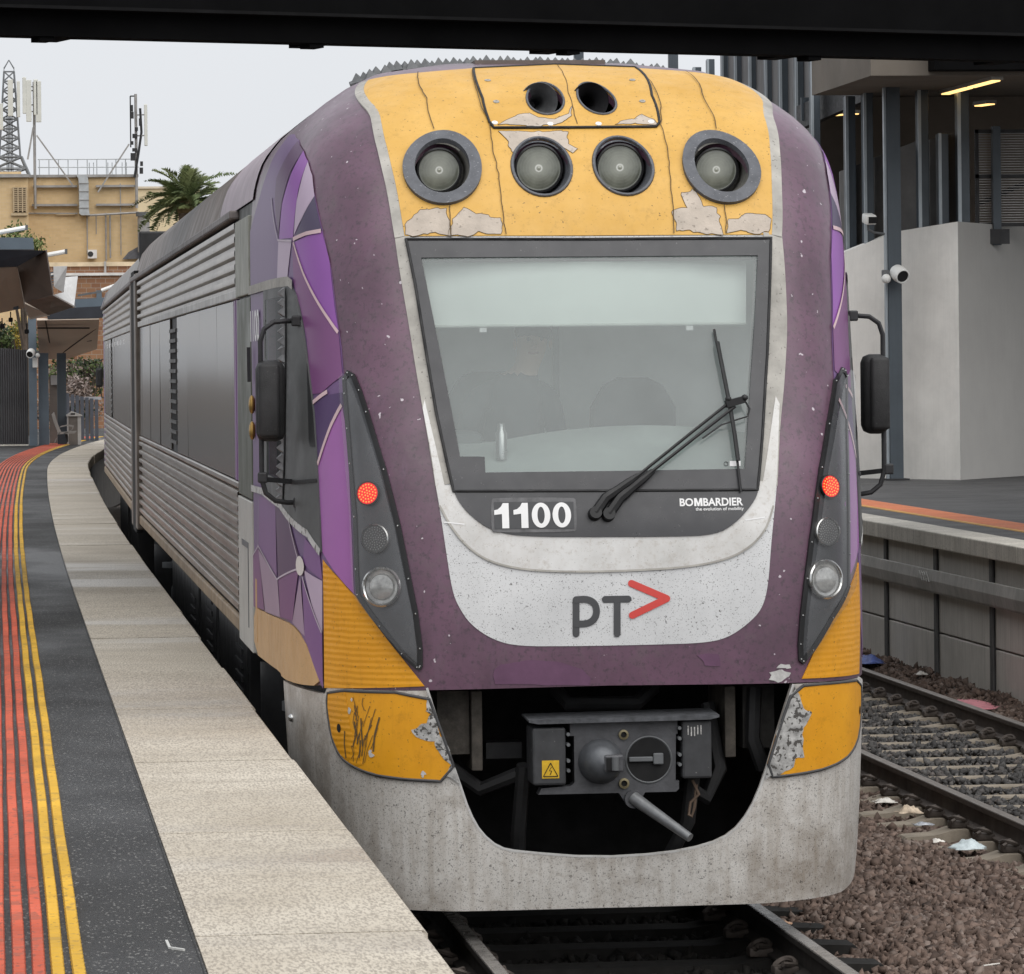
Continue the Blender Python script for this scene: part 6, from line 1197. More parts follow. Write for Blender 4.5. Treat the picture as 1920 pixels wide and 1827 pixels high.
def bullet_camera(p, label, s=1.0, sg=1):
    c = thing('security_camera', label, 'camera', p, group='security cameras')
    ax = Vector((0.25*sg, -0.9, -0.35)).normalized()
    MB().lathe((0, 0, 0), [(0.0, -0.13*s), (0.07*s, -0.12*s), (0.105*s, -0.06*s), (0.112*s, 0.04*s), (0.10*s, 0.13*s), (0.085*s, 0.135*s), (0.075*s, 0.10*s)], ax, 28).build('housing', CAMW, c, smooth=True); MB().lathe((0, 0, 0), [(0.08*s, 0.12*s), (0, 0.115*s)], ax, 24).build('lens', BLACK, c, smooth=True)
    MB().box((-0.17*sg*s, 0.06, 0.0), (0.09*s, 0.08, 0.10*s), 0.01).build('mount', GREY, c); MB().sphere((-0.17*sg*s, 0.0, -0.07*s), 0.065*s, 12).build('junction_dome', CAMW, c, smooth=True); MB().bar((-0.15*sg*s, 0.05, 0), (0, 0.02, 0), 0.03, 0.04).build('arm', GREY, c)
bullet_camera(at(1685, 513, 35.3), 'white bullet camera low on the tall column')
for px, zt in ((1085, 8.4), (1262, 8.4)):
    p = at(px, 120, 34.0); o = thing('mast', 'slim dark mast behind the train roof, '+('near the roof centre' if px < 1100 else 'right of the roof centre'), 'mast', (p.x, 34.0, -0.6), group='masts behind the train')
    MB().span((-0.06, -0.06, 0), (0.06, 0.06, zt), 0.01).build('shaft', SLATE, o); MB().span((-0.12, -0.12, 0), (0.12, 0.12, 0.05)).build('base_plate', DARK, o)

# ================================================================== left: shelters, fence, seat, bin
SOFF = M('shelter_soffit', (0.56, 0.47, 0.39), 0.7, var=0.08, vs=0.6); FASC = M('bronze_fascia', (0.085, 0.058, 0.045), 0.4, 0.2, var=0.25, vs=0.8); NAVY = M('navy_fascia', (0.022, 0.025, 0.033), 0.5, var=0.2); BLUEG = M('blue_grey_steel', (0.105, 0.135, 0.165), 0.45, 0.1, var=0.15, vs=1.0); WHITEP = M('pale_cladding', (0.55, 0.55, 0.55), 0.6, var=0.12, vs=4, bump=0.3, bs=30)
def panel(parent, name, pts, mat, th=(0, 0.06, 0)):
    """flat plate through measured corners (x, y in the view, Y distance), with thickness"""
    P = [at(*q) for q in pts]; return MB().prism(P, th).build(name, mat, parent)
sh1 = thing('platform_shelter', 'nearer left platform canopy with bronze folded edge', 'shelter', (0, 0, 0), group='platform canopies'); Ya = 62.0
panel(sh1, 'roof_box', [(-60, 445, Ya), (62, 446, Ya), (64, 468, Ya), (-60, 468, Ya)], BLUEG, (0, 3.0, 0))
panel(sh1, 'fascia', [(-60, 468, Ya-0.3), (86, 470, Ya-0.3), (32, 500, Ya-0.1), (-60, 503, Ya-0.1)], NAVY, (0, 0.2, 0))
panel(sh1, 'folded_edge', [(86, 471, Ya-0.3), (99, 553, Ya-0.2), (46, 566, Ya+0.6), (32, 499, Ya+0.5)], FASC, (0.02, 0.05, 0.03))
panel(sh1, 'folded_edge', [(99, 554, Ya-0.2), (139, 576, Ya+0.8), (92, 591, Ya+1.2), (47, 567, Ya+0.6)], M('bronze_under', (0.17, 0.14, 0.12), 0.5, var=0.3, vs=2), (0, 0.05, 0.03))
panel(sh1, 'soffit', [(-60, 504, Ya), (32, 501, Ya), (47, 570, Ya+0.7), (45, 578, Ya+3.0), (-60, 600, Ya+3.0)], SOFF, (0, 0.05, 0.03))
panel(sh1, 'soffit', [(47, 570, Ya+0.7), (93, 592, Ya+1.2), (55, 600, Ya+3.0), (45, 579, Ya+3.0)], SOFF, (0, 0.05, 0.03))
panel(sh1, 'gutter_return', [(100, 500, Ya+1), (126, 499, Ya+1), (119, 549, Ya+1.2), (101, 538, Ya+1)], WHITEP); panel(sh1, 'gutter_return', [(119, 520, Ya+2), (146, 518, Ya+2), (139, 575, Ya+1.5), (101, 553, Ya+1.2), (120, 548, Ya+1.6)], WHITEP)
for k in range(5): panel(sh1, 'vent_slat', [(94, 511+k*6, Ya+1.2), (104, 508+k*6, Ya+1.2), (104, 510+k*6, Ya+1.2), (95, 513.5+k*6, Ya+1.2)], BLUEG, (0, 0.03, 0))
for k, (px, py, s) in enumerate(((4, 612, 1.0), (20, 600, 0.9), (50, 622, 0.9))):
    p = at(px, py, Ya+2); MB().box(p, (0.10*s, 0.12, 0.10*s), 0.02).cyl(p, p+Vector((0, 0, 0.16)), 0.012, n=8).build('spotlight', BLACK, sh1)
pr = at(61, 560, 79.6); MB().span((at(54, 700, 79.6).x, 79.6, PZ-0.02), (at(69, 700, 79.6).x, 79.85, pr.z+0.9)).build('post', BLUEG, sh1)
MB().bar((at(62, 600, 79.6).x, 79.7, pr.z+0.85), at(30, 575, Ya+2.8), 0.1, 0.12).build('roof_rafter', BLUEG, sh1)
sh2 = thing('platform_shelter', 'farther left canopy with tan soffit over the seat', 'shelter', (0, 0, 0), group='platform canopies'); Yb = 80.0
panel(sh2, 'fascia', [(84, 580, Yb-3), (200, 574, Yb-3), (200, 596, Yb-3), (90, 599, Yb-3)], NAVY, (0, 0.15, 0)); panel(sh2, 'roof_edge', [(140, 561, Yb-2.8), (205, 558, Yb-2.8), (205, 574, Yb-2.8), (143, 578, Yb-2.8)], BLUEG, (0, 2.0, 0.0))
panel(sh2, 'soffit', [(69, 601, Yb-3), (186, 599, Yb-3), (182, 655, Yb+2), (125, 674, Yb+3), (100, 674, Yb+3), (74, 672, Yb+3)], SOFF, (0, 0.05, 0.05))
panel(sh2, 'soffit_seam', [(84, 602, Yb-3.05), (87, 602, Yb-3.05), (99, 671, Yb+2.9), (97, 671, Yb+2.9)], M('seam_dark', (0.08, 0.065, 0.055), 0.8), (0, 0.01, 0)); panel(sh2, 'soffit_seam', [(105, 670, Yb+2.8), (107, 671, Yb+2.8), (181, 617, Yb-1.5), (180, 615, Yb-1.5)], M('seam_dark', (0.08, 0.065, 0.055), 0.8), (0, 0.01, 0))
panel(sh2, 'light_slot', [(70, 614, Yb-2.3), (168, 614, Yb-2.3), (168, 617, Yb-2.2), (70, 617, Yb-2.2)], BLACK, (0, 0.02, 0)); panel(sh2, 'light_slot', [(163, 640, Yb-0.2), (172, 638, Yb-0.2), (172, 640, Yb-0.1), (163, 641, Yb-0.1)], BLACK, (0, 0.02, 0))
for x0, x1, m_, yy in ((72, 91, BLUEG, 80.0), (107, 124, SLATE, 80.6)): MB().span((at(x0, 700, yy).x, yy, PZ-0.02), (at(x1, 700, yy).x, yy+0.25, at(x0, 672, yy).z+0.12)).build('post', m_, sh2)
MB().span((at(92, 700, 82).x, 82, PZ-0.02), (at(112, 700, 82).x, 82.06, at(100, 706, 82).z)).build('notice_case', M('case_brown', (0.14, 0.115, 0.10), 0.6, var=0.2), sh2); MB().span((at(95, 700, 81.9).x, 81.9, at(95, 722, 82).z), (at(113, 700, 81.9).x, 81.94, at(95, 704, 82).z)).build('notice', M('notice_pale', (0.36, 0.34, 0.33), 0.6), sh2)
bullet_camera(at(58, 662, 79.2), 'white dome camera on the blue-grey post far left', 0.9, -1); cb_ = MB().span((at(61, 690, 79.4).x, 79.3, at(61, 690, 79.4).z), (at(71, 690, 79.4).x, 79.42, at(61, 671, 79.4).z), 0.02).build('junction_box', CAMW); tag(cb_, 'small white junction box under the far left camera', 'junction box')
# corrugated fence
fe = thing('corrugated_fence', 'tall dark corrugated metal fence at far left', 'fence', (0, 0, 0)); FENM = M('fence_charcoal', (0.060, 0.058, 0.062), 0.55, var=0.15, vs=1.0, streak=0.2)
x0, x1 = at(-60, 700, 79.0).x, at(52, 700, 79.8).x; zt = at(0, 648, 79).z; pts = []; n = 26
for k in range(n):
    xa = x0+(x1-x0)*k/n; w = (x1-x0)/n
    MB().loft([[(xa, 79.8, PZ-0.02), (xa+w*0.3, 79.76, PZ-0.02), (xa+w*0.6, 79.76, PZ-0.02), (xa+w*1.02, 79.84, PZ-0.02)], [(xa, 79.8, zt-0.11*k/n), (xa+w*0.3, 79.76, zt-0.11*k/n), (xa+w*0.6, 79.76, zt-0.11*k/n), (xa+w*1.02, 79.84, zt-0.11*k/n)]], caps=False, close=True).build('fence_sheet', FENM, fe)
MB().span((x0, 79.72, PZ-0.01), (x1, 79.86, PZ+0.03)).build('plinth', FCOPE, fe)
f2 = thing('paling_fence', 'blue-grey paling fence behind the litter bin', 'fence', (0, 0, 0))
for k in range(7):
    xa = at(124+k*9, 780, 86).x; MB().span((xa, 86, PZ-0.3), (xa+0.085, 86.05, at(124, 738+k*2, 86).z)).build('paling', M('paling_blue', (0.055, 0.062, 0.078), 0.6, var=0.2), f2)
for zz in (745, 823): MB().span((at(120, zz, 86.05).x, 86.05, at(120, zz+6, 86).z), (at(190, zz, 86).x, 86.12, at(120, zz, 86).z)).build('rail', M('paling_rail', (0.30, 0.30, 0.32), 0.6), f2)
# seat
se = thing('waiting_bench', 'grey perforated metal seat with armrest under the far canopy', 'bench', (0, 0, 0)); SEATG = M('seat_grey', (0.24, 0.225, 0.21), 0.5, 0.2, var=0.12); Yc_ = 79.0
def strip(name, pts, w, th, mat, parent, Y):
    P = [at(x, y, Y) for x, y in pts]; MB().loft([[p+Vector((0, 0, 0)), p+Vector((0, w, 0)), p+Vector((th, w, th)), p+Vector((th, 0, th))] for p in P], caps=True).build(name, mat, parent)
strip('backrest', [(97, 778), (101, 792), (106, 806), (110, 815)], 0.55, 0.06, SEATG, se, Yc_); strip('seat_pan', [(108, 815), (122, 814), (140, 813)], 0.55, 0.05, SEATG, se, Yc_)
for dy in (0, 0.5): strip('armrest', [(111, 802), (125, 799), (136, 801), (134, 808), (118, 815)], 0.05, 0.035, SEATG, se, Yc_+dy)
strip('leg', [(112, 816), (104, 824), (101, 832)], 0.06, 0.05, SEATG, se, Yc_+0.2); strip('leg', [(122, 815), (124, 824), (124, 832.5)], 0.06, 0.05, DARK, se, Yc_+0.2)
# bin
bi = thing('litter_bin', 'pale grey litter bin with peaked lid beside the seat', 'bin', (0, 0, 0)); BINM = M('bin_grey', (0.42, 0.40, 0.38), 0.5, var=0.15)
bx0, bx1 = at(126, 800, 80.2).x, at(152, 800, 80.2).x; bz1 = at(126, 781, 80.2).z
MB().span((bx0, 80.2, PZ-0.01), (bx1, 80.55, bz1)).build('body', M('bin_brown', (0.15, 0.13, 0.115), 0.6, var=0.2), bi); MB().span((bx1-0.08, 80.19, PZ-0.01), (bx1, 80.198, bz1)).build('side_rail', BINM, bi); MB().span((bx0, 80.19, PZ-0.01), (bx0+0.03, 80.198, bz1)).build('side_rail', BINM, bi)
MB().prism([(bx0-0.02, 80.15, bz1), (bx1+0.03, 80.15, bz1), (bx1+0.03, 80.15, bz1+0.03), ((bx0+bx1)/2-0.05, 80.15, bz1+0.12), (bx0-0.02, 80.15, bz1+0.03)], (0, 0.42, 0)).build('lid', BINM, bi); MB().box(((bx0+bx1)/2-0.03, 80.148, bz1+0.055), (0.10, 0.01, 0.035)).build('lid_slot', BLACK, bi)
# wall lamps on the canopies
for i, (xa, ya, xb, yb2, Y, lab) in enumerate(((-6, 437, 50, 427, 63, 'white tube lamp above the nearer canopy'), (86, 479, 124, 472, 64, 'white tube lamp on the bronze canopy corner'), (190, 545, 225, 532, 90, 'white tube lamp beside the train roof'))):
    P0, P1 = at(xa, ya, Y), at(xb, yb2, Y); t_ = thing('tube_lamp', lab, 'lamp', P0, group='canopy tube lamps'); v = P1-P0
    MB().tube([(0, 0, 0), v], 0.045, 8).build('tube', M('opal_tube', (0.75, 0.75, 0.73), 0.4), t_, smooth=True); MB().box(v, (0.05, 0.1, 0.1)).build('end_cap', GREY, t_); MB().bar((0, 0, -0.03), (-0.6, 0.2, -0.12), 0.05, 0.05).build('bracket', GREY, t_)

# ================================================================== far buildings, masts
def brick_mat(name, c1, c2, mortar, sc):
    t = Nt(name); b = t.n('ShaderNodeTexBrick'); b.inputs['Color1'].default_value = (*c1, 1); b.inputs['Color2'].default_value = (*c2, 1); b.inputs['Mortar'].default_value = (*mortar, 1)
    b.inputs['Scale'].default_value = sc; b.inputs['Mortar Size'].default_value = 0.012; mp = t.n('ShaderNodeMapping'); mp.inputs['Rotation'].default_value = (rad(90), 0, 0); t.l(t.co, mp.inputs[0]); t.l(mp.outputs[0], b.inputs['Vector'])
    c = t.mix(t.ramp(t.noise(0.35, 5, 0.6), 0.35, 0.7, 0, 0.4), b.outputs[0], tuple(x*0.6 for x in c1)); c = t.mix(t.ramp(t.noise(0.8, 4, 0.6, stretch=(2, 2, .2)), 0.5, 0.75, 0, 0.3), c, tuple(x*0.5 for x in c1)); return t.done(c, 0.85, 0, 0.3)
TANB = brick_mat('tan_brick', (0.68, 0.50, 0.28), (0.61, 0.44, 0.24), (0.61, 0.47, 0.31), 2.2); REDB = brick_mat('red_brick', (0.30, 0.16, 0.085), (0.22, 0.105, 0.06), (0.34, 0.30, 0.25), 1.6)
PIPE = M('grey_pipe', (0.30, 0.29, 0.28), 0.5, 0.2, var=0.2); GALV = M('galvanised', (0.40, 0.42, 0.43), 0.45, 0.3, var=0.15, vs=4)
YT_ = 150.0
def X_(px): return at(px, 400, YT_).x
def Z_(py): return at(130, py, YT_).z
tb = thing('tan_brick_building', 'tan brick building carrying roof antennas at upper left', 'building', (0, 0, 0))
MB().span((X_(48), YT_, -0.6), (X_(258), YT_+14, Z_(333))).build('main_block', TANB, tb); MB().span((X_(46), YT_-0.15, Z_(333)), (X_(260), YT_+14, Z_(328))).build('parapet_cap', PIPE, tb)
MB().span((X_(-140), YT_-3.5, -0.6), (X_(52), YT_+10, Z_(340))).build('side_block', TANB, tb); MB().span((X_(-140), YT_-3.7, Z_(340)), (X_(53), YT_+10, Z_(334))).build('parapet_cap', PIPE, tb); MB().span((X_(-140), YT_-2, Z_(334)), (X_(40), YT_+8, Z_(326))).build('upper_parapet', TANB, tb)
lw = MB().span((X_(24), YT_-3.56, Z_(404)), (X_(48), YT_-3.5, Z_(358))).build('louvre', M('louvre_dark', (0.12, 0.085, 0.05), 0.8), tb)
for k in range(13): MB().span((X_(24), YT_-3.66, Z_(358+k*3.4+2.2)), (X_(48), YT_-3.56, Z_(358+k*3.4+0.4))).build('louvre_blade', M('louvre_tan', (0.42, 0.32, 0.2), 0.6), lw)
for x in (24, 32, 40, 47): MB().span((X_(x), YT_-3.68, Z_(404)), (X_(x)+0.05, YT_-3.665, Z_(358))).build('louvre_mullion', M('louvre_tan', (0.42, 0.32, 0.2)), lw)
MB().span((X_(20), YT_-3.64, Z_(410)), (X_(50), YT_-3.5, Z_(405))).build('sill', M('sill_tan2', (0.45, 0.35, 0.22), 0.7), tb)
for y0, xa, xb in ((348, 62, 145), (383, 60, 145), (348, 180, 255), (383, 180, 255)): MB().span((X_(xa), YT_-0.25, Z_(y0+4)), (X_(xb), YT_-0.05, Z_(y0))).build('wall_rail', PIPE, tb)
for xa, y0, y1, w in ((163, 402, 478, 2.5), (198, 400, 490, 3), (206, 405, 485, 3), (226, 345, 480, 2), (180, 402, 440, 1.6)): MB().cyl((X_(xa), YT_-0.12, Z_(y1)), (X_(xa), YT_-0.12, Z_(y0)), w/2/46.8, n=8).build('pipe', PIPE, tb, smooth=True)
MB().cyl((X_(50), YT_-0.1, Z_(400)), (X_(145), YT_-0.1, Z_(401)), 0.03, n=8).build('conduit', PIPE, tb); MB().cyl((X_(165), YT_-0.3, Z_(405)), (X_(260), YT_-0.3, Z_(400)), 0.045, n=8).build('conduit', PIPE, tb)
MB().span((X_(105), YT_-0.12, Z_(404)), (X_(141), YT_, Z_(400))).build('vent_strip', M('louvre_tan', (0.42, 0.32, 0.2)), tb)
du = MB(); du.loft([[(X_(x0), YT_-0.7, Z_(y)), (X_(x1), YT_-0.7, Z_(y)), (X_(x1), YT_-0.05, Z_(y)), (X_(x0), YT_-0.05, Z_(y))] for x0, x1, y in ((143, 162, 330), (147, 165, 336), (148, 166, 345), (148, 166, 392), (148, 167, 402), (152, 168, 405))], caps=True); dct = du.build('air_duct', GALV, tb)
for y in (345, 360, 376, 391): MB().span((X_(147), YT_-0.74, Z_(y+1)), (X_(167), YT_-0.705, Z_(y))).build('duct_flange', PIPE, dct)
MB().span((X_(163), YT_-0.8, Z_(486)), (X_(180), YT_-0.1, Z_(470))).build('air_unit', M('unit_white', (0.66, 0.64, 0.62), 0.5), tb); MB().cyl((X_(168), YT_-0.815, Z_(478)), (X_(168), YT_-0.805, Z_(478)), 0.11, n=16).build('air_unit_fan', DARK, tb)
MB().prism([(X_(228), YT_-0.4, Z_(488)), (X_(278), YT_-0.4, Z_(486)), (X_(276), YT_-0.4, Z_(466)), (X_(262), YT_-0.4, Z_(462)), (X_(240), YT_-0.4, Z_(474))], (0, 0.3, 0)).build('tarpaulin', M('tarp_grey', (0.10, 0.10, 0.11), 0.7, var=0.4, vs=5), tb)
MB().cyl((X_(268), YT_-0.6, Z_(475)), (X_(268), YT_-0.6, Z_(402)), 0.24, n=20).build('flue', PIPE, tb, smooth=True); MB().cyl((X_(268), YT_-0.6, Z_(408)), (X_(268), YT_-0.6, Z_(400)), 0.30, n=20).build('flue_cap', GREY, tb, smooth=True)
mb = MB()
for x in range(75, 262, 18): mb.cyl((X_(x), YT_+0.5, Z_(330)), (X_(x), YT_+0.5, Z_(298)), 0.022, n=6)
for y in (298, 313): mb.cyl((X_(72), YT_+0.5, Z_(y)), (X_(262), YT_+0.5, Z_(y)), 0.022, n=6)
for x in (170, 178, 205, 213, 232, 240): mb.cyl((X_(x), YT_+1.5, Z_(330)), (X_(x), YT_+1.5, Z_(302)), 0.02, n=6)
mb.build('roof_railing', GALV, tb)
rbk = thing('red_brick_building', 'low red brick building with pale parapet left of the train roof', 'building', (0, 0, 0))
Yr_ = 120.0; xr0, xr1, = at(60, 550, Yr_).x, at(330, 550, Yr_).x; zq = lambda py: at(180, py, Yr_).z
MB().span((xr0, Yr_, -0.6), (xr1, Yr_+10, zq(516))).build('wall', REDB, rbk); MB().span((xr0, Yr_-0.08, zq(517)), (xr1, Yr_+10, zq(512))).build('parapet_cap', M('cap_white', (0.62, 0.6, 0.57), 0.6, var=0.2, vs=3), rbk); MB().span((xr0, Yr_+2, zq(512)), (xr1, Yr_+10, zq(496))).build('upper_wall', REDB, rbk); MB().span((xr0, Yr_+1.9, zq(497)), (xr1, Yr_+10, zq(489))).build('upper_cap', M('cap_tan', (0.50, 0.40, 0.27), 0.7, var=0.2), rbk)
MB().span((at(180, 500, Yr_).x, Yr_-0.2, zq(580)), (at(190, 500, Yr_).x, Yr_-0.09, zq(545))).build('downpipe', BLUEG, rbk); MB().span((at(198, 500, Yr_).x, Yr_+1.8, zq(513)), (at(202, 500, Yr_).x, Yr_+1.88, zq(488))).build('downpipe', PIPE, rbk)
cr = MB().span((X_(258), YT_+20, -0.6), (X_(420), YT_+32, at(300, 353, YT_+20).z)).build('wall', M('cream_render', (0.66, 0.55, 0.36), 0.8, var=0.08, vs=0.4)); crb = thing('cream_building', 'plain cream rendered building behind the palm', 'building', (0, 0, 0)); cr.parent = crb
MB().span((X_(258)-0.1, YT_+19.9, at(300, 354, YT_+20).z), (X_(420), YT_+32, at(300, 350, YT_+20).z)).build('parapet_cap', M('cap_cream', (0.6, 0.52, 0.4), 0.8), crb)
# antennas
def lattice(parent, xc_, y_, z0, z1, w0, w1, n, r, mat, name='lattice'):
    mb = MB(); cs = [(-1, -1), (1, -1), (1, 1), (-1, 1)]
    for k in range(n):
        za, zb2 = z0+(z1-z0)*k/n, z0+(z1-z0)*(k+1)/n; wa, wb = w0+(w1-w0)*k/n, w0+(w1-w0)*(k+1)/n
        for i in range(4):
            a, b = cs[i], cs[(i+1) % 4]; A0 = (xc_+a[0]*wa, y_+a[1]*wa, za); A1 = (xc_+a[0]*wb, y_+a[1]*wb, zb2); B0 = (xc_+b[0]*wa, y_+b[1]*wa, za); B1 = (xc_+b[0]*wb, y_+b[1]*wb, zb2)
            mb.bar(A0, A1, r*2.2, r*2.2); mb.bar(A0, B1, r*1.4, r*1.4); mb.bar(B0, A1, r*1.4, r*1.4); mb.bar(A1, B1, r*1.4, r*1.4)
    return mb.build(name, mat, parent)
ANT = M('antenna_cream', (0.60, 0.60, 0.55), 0.5, var=0.06); MASTM = M('mast_grey', (0.19, 0.20, 0.21), 0.5, 0.2, var=0.2)
m1 = thing('lattice_tower', 'tapered lattice antenna tower at the left edge', 'tower', (X_(20), YT_+2, Z_(334))); zz = lambda y: Z_(y)-Z_(334)
lattice(m1, 0, 0, 0, zz(290), 0.85, 0.46, 2, 0.035, MASTM); lattice(m1, 0, 0, zz(290), zz(128), 0.42, 0.20, 9, 0.024, MASTM)
mb = MB()
for a in ((-1, -1), (1, -1), (1, 1), (-1, 1)): mb.bar((a[0]*0.2, a[1]*0.2, zz(122)), (0, 0, zz(106)), 0.03, 0.03); mb.bar((a[0]*0.2, a[1]*0.2, zz(128)), (a[0]*0.2, a[1]*0.2, zz(120)), 0.03, 0.03)
mb.build('tip', MASTM, m1); mb = MB()
for k in range(5): mb.cyl((-0.12+0.06*k, -0.1, 0), (-0.1+0.05*k, -0.1, zz(200)), 0.02, n=6)
mb.build('cable_run', BLACK, m1)
for dx, y0, y1, w in ((2, 145, 214, 10), (-16, 190, 240, 8), (17, 148, 216, 6)): MB().span((dx/46.8-w/94, -0.75, zz(y1)), (dx/46.8+w/94, -0.6, zz(y0)), 0.02).build('antenna_panel', ANT, m1)
def pole_mast(px, pytop, pybot, label, panels, braces):
    o = thing('antenna_mast', label, 'antenna', (X_(px), YT_-0.35, Z_(pybot)), group='roof antenna masts'); q = lambda y: Z_(y)-Z_(pybot)
    MB().cyl((0, 0, 0), (0, 0, q(pytop)), 0.06, n=10).build('pole', PIPE, o, smooth=True)
    for dx, y0, y1, w in panels: MB().span((dx/46.8-w/94, -0.35, q(y1)), (dx/46.8+w/94, -0.2, q(y0)), 0.025).build('antenna_panel', ANT, o); MB().bar((dx/46.8, -0.22, q((y0*3+y1)/4)), (0, 0, q((y0*3+y1)/4)), 0.04, 0.05).bar((dx/46.8, -0.22, q((y0+y1*3)/4)), (0, 0, q((y0+y1*3)/4)), 0.04, 0.05).build('panel_bracket', PIPE, o)
    for (x0, y0, x1, y1) in braces: MB().bar(((x0-px)/46.8, -0.05, q(y0)), ((x1-px)/46.8, -0.1, q(y1)), 0.06, 0.06).build('brace', PIPE, o)
    return o
pole_mast(66, 155, 392, 'pole mast with four white antenna panels left on roof', [(-18, 147, 215, 7), (-10, 152, 230, 10), (3, 151, 218, 8), (8, 154, 231, 10)], [(70, 255, 138, 352), (64, 240, 53, 300)])
pm = pole_mast(256, 178, 392, 'dark pole mast with cables at right end of tan roof', [(18, 198, 276, 6)], [(243, 272, 184, 362)])
q = lambda y: Z_(y)-Z_(392)
mb = MB(); mb.bar((-10/46.8, 0, q(182)), (-10/46.8, 0, q(278)), 0.05, 0.05); mb.bar((-10/46.8, 0, q(182)), (0, 0, q(182)), 0.05, 0.05)
for k in range(10): mb.box((random.uniform(-10, 10)/46.8, -0.1, q(205+k*13)), (random.uniform(0.08, 0.2), 0.15, random.uniform(0.12, 0.3)))
mb.tube([(8/46.8, -0.1, q(205)), (10/46.8, -0.1, q(250)), (4/46.8, -0.1, q(290)), (-4/46.8, -0.1, q(335))], 0.05, 6); mb.build('cable_bundle', DARK, pm)

# ================================================================== palm, shrubs, trees
LEAFS = {}
def leafmat(name, c): return M(name, c, 0.6, var=0.35, vs=6, spec=0.3)
def frond_mesh(name, L_, droop, seed, mat):
    r = np.random.default_rng(seed); v = []; f = []; n = 34
    rach = [(L_*t*(1-0.10*t*t), 0, L_*(0.10*t-droop*t**2.2)) for t in np.linspace(0, 1, n)]
    for i, (x, y, z) in enumerate(rach):
        w = 0.016*(1-i/n)+0.004; b = len(v); v += [(x, -w, z), (x, w, z), (x, 0, z+w)]
        if i: a = b-3; f += [(a, b, b+1, a+1), (a+1, b+1, b+2, a+2), (a+2, b+2, b, a)]
        if i > 3:
            t = i/n; ll = L_*0.30*math.sin(math.pi*min(1, t*0.92+0.08))**0.6*(0.8+0.3*r.random())
            for sg in (-1, 1):
                b = len(v); dx = ll*(0.55+0.1*r.random()); dy = sg*ll*0.75; dz = ll*(0.18-0.45*r.random()); lw_ = 0.018
                v += [(x-lw_, 0, z), (x+lw_, 0, z), (x+dx*0.5+lw_, dy*0.5, z+dz*0.5+0.03*ll), (x+dx*0.5-lw_, dy*0.5, z+dz*0.5+0.03*ll), (x+dx, dy, z+dz-0.15*ll)]; f += [(b, b+1, b+2, b+3), (b+3, b+2, b+4)]
    return mesh_obj(name, v, f, mat)
YP = 134.0; pc = at(350, 388, YP); palm = thing('palm_tree', 'date palm with arching fronds behind the train roof', 'palm', (pc.x, YP, -0.6))
ht = pc.z+0.6
MB().tube([(0, 0, 0), (0.05, 0, ht*0.5), (0, 0, ht)], [0.32, 0.28, 0.30], 14).build('trunk', M('palm_bark', (0.12, 0.09, 0.065), 0.9, var=0.4, vs=5, bump=0.6, bs=8), palm, smooth=True)
MB().ico((0, 0, ht), 0.38, 2, (1, 1, 1.1)).build('crown_heart', M('palm_heart', (0.16, 0.12, 0.06), 0.9, var=0.4, vs=6), palm)
fm = [leafmat('palm_leaf_dark', (0.095, 0.125, 0.050)), leafmat('palm_leaf_light', (0.19, 0.22, 0.095))]
protos = [frond_mesh('frond', L_, dr_, 20+i, fm[i % 2]) for i, (L_, dr_) in enumerate(((1.75, 0.35), (1.65, 0.60), (1.8, 0.85), (1.6, 0.15)))]
for k in range(64):
    pr_ = protos[k % 4]; o = pr_ if k < 4 else dup(pr_); o.parent = palm
    el = random.uniform(-0.15, 1.5); o.location = (0, 0, ht+0.05); o.rotation_euler = (0, -el, k*2.399+random.uniform(-.2, .2)); s_ = random.uniform(0.8, 1.05); o.scale = (s_, s_, s_)
def foliage(name, c, rr, n, ls, mats, parent, seed, clumps=14):
    r = np.random.default_rng(seed); V = [[] for _ in mats]; Fs = [[] for _ in mats]; cc = []
    for k in range(clumps):
        d = r.normal(0, 1, 3); d /= np.linalg.norm(d); cc.append(d*r.uniform(0.25, 0.95)*np.array(rr)*0.8)
    for i in range(n):
        ci = r.integers(clumps); p = cc[ci]+r.normal(0, 1, 3)*np.array(rr)*0.20; m = ci % len(mats) if r.random() < 0.7 else r.integers(len(mats))
        a = r.normal(0, 1, 3); a /= np.linalg.norm(a); b = np.cross(a, r.normal(0, 1, 3)); b /= np.linalg.norm(b); s = ls*r.uniform(0.6, 1.4); q = np.array(c)+p; k = len(V[m])
        V[m] += [q-a*s, q+b*s*0.5, q+a*s, q-b*s*0.5]; Fs[m].append((k, k+1, k+2, k+3))
    out = None
    for m, mt in enumerate(mats):
        if V[m]: o = mesh_obj(name, V[m], Fs[m], mt, parent); o['kind'] = 'stuff'
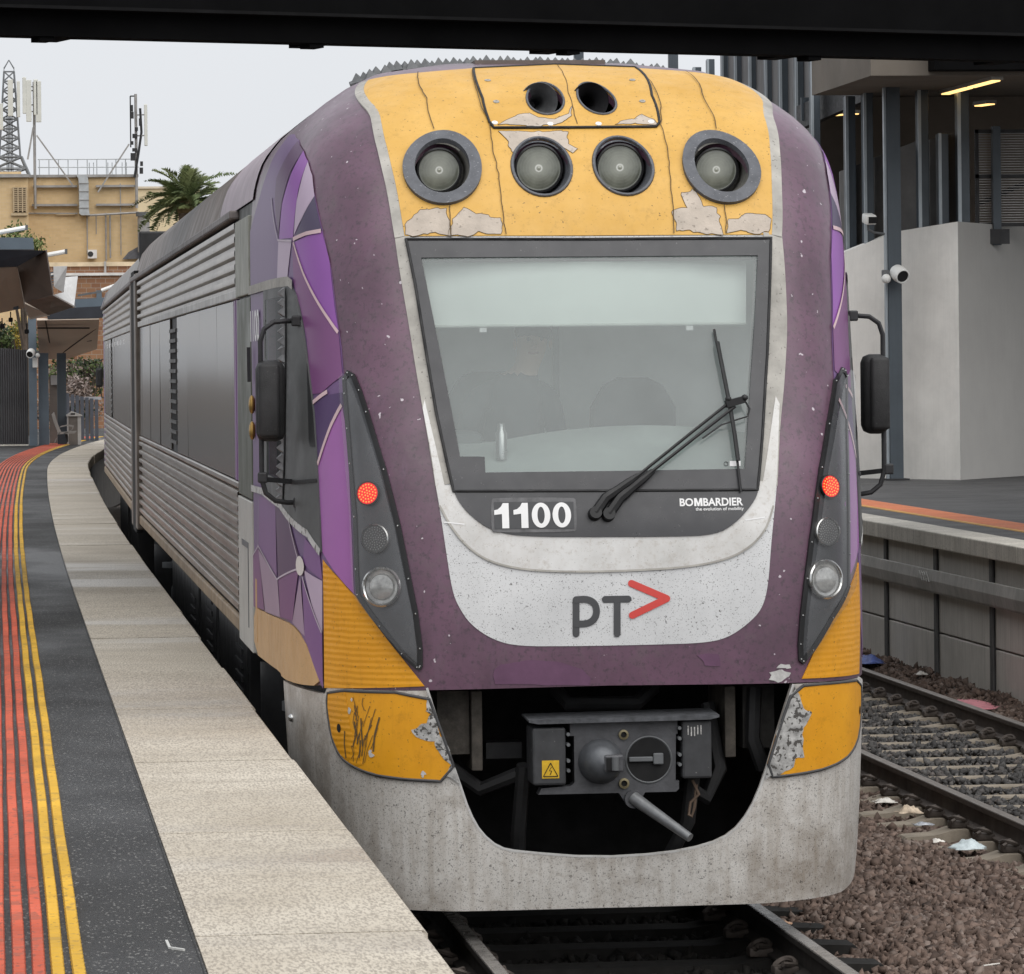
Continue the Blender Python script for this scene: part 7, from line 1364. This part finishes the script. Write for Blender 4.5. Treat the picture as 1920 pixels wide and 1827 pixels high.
def tree(name, label, cat, px, py, Y, rr, n, ls, mats, seed, zbase=-0.6, group=None, trunk=0.12):
    c = at(px, py, Y); o = thing(name, label, cat, (c.x, Y, zbase), group=group); h = c.z-zbase; mb = MB()
    mb.tube([(0, 0, 0), (0.06, 0.02, h*0.5), (0.0, 0, h)], [trunk, trunk*0.75, trunk*0.3], 8)
    for k in range(7): a = k*0.9; mb.tube([(0.02, 0, h*0.45+0.07*k*h*0.5), (math.cos(a)*rr[0]*0.6, math.sin(a)*rr[1]*0.6, h+rr[2]*random.uniform(-0.5, 0.5))], [trunk*0.35, trunk*0.1], 5)
    mb.build('trunk', M('bark', (0.085, 0.065, 0.05), 0.9, var=0.3, vs=6), o); foliage('crown', (0, 0, h), rr, n, ls, mats, o, seed)
    return o
G1 = leafmat('leaf_green', (0.085, 0.12, 0.035)); G2 = leafmat('leaf_light', (0.17, 0.20, 0.07)); G3 = leafmat('leaf_dark', (0.03, 0.045, 0.022)); Y1 = leafmat('leaf_yellow', (0.42, 0.30, 0.05)); B1 = leafmat('twig_brown', (0.20, 0.155, 0.13))
tree('leafy_tree', 'light green bushy tree above the nearer canopy roof', 'tree', 42, 455, 95, (0.85, 1.0, 0.50), 1700, 0.055, [G1, G2], 5)
tree('autumn_tree', 'small yellow autumn tree above the corrugated fence', 'tree', 37, 628, 96, (0.30, 0.6, 0.55), 900, 0.05, [Y1, G2, Y1], 6); tree('evergreen_tree', 'dark evergreen behind the fence at left edge', 'tree', 6, 640, 97, (0.42, 0.6, 0.55), 900, 0.05, [G3, G1], 7)
tree('bare_bush', 'leafless brown twiggy bush behind the blue-grey palings', 'bush', 145, 728, 92, (0.55, 0.6, 0.42), 1500, 0.05, [B1, leafmat('twig_grey', (0.27, 0.22, 0.20))], 8, 1.0, trunk=0.05)
tree('green_bush', 'green bush beneath the far canopy beside the posts', 'bush', 165, 690, 97, (0.6, 0.6, 0.35), 700, 0.05, [G3, G1, B1], 9, 0.5, trunk=0.05)

tree('hedge_tree', 'broad dull green tree mass beyond the bare bush', 'tree', 150, 705, 112, (1.3, 1.0, 0.75), 2600, 0.07, [G3, G1, B1], 15, -0.6, trunk=0.15)
tree('hedge_tree', 'dark green tree behind fence between the canopies', 'tree', 20, 655, 104, (0.9, 1.0, 0.8), 2400, 0.06, [G3, G1], 16, -0.6, trunk=0.15)
tree('hedge_tree', 'brown-green bush low behind the litter bin', 'tree', 125, 760, 100, (1.2, 1.0, 0.6), 2200, 0.06, [G3, B1, B1], 17, -0.6, trunk=0.15)
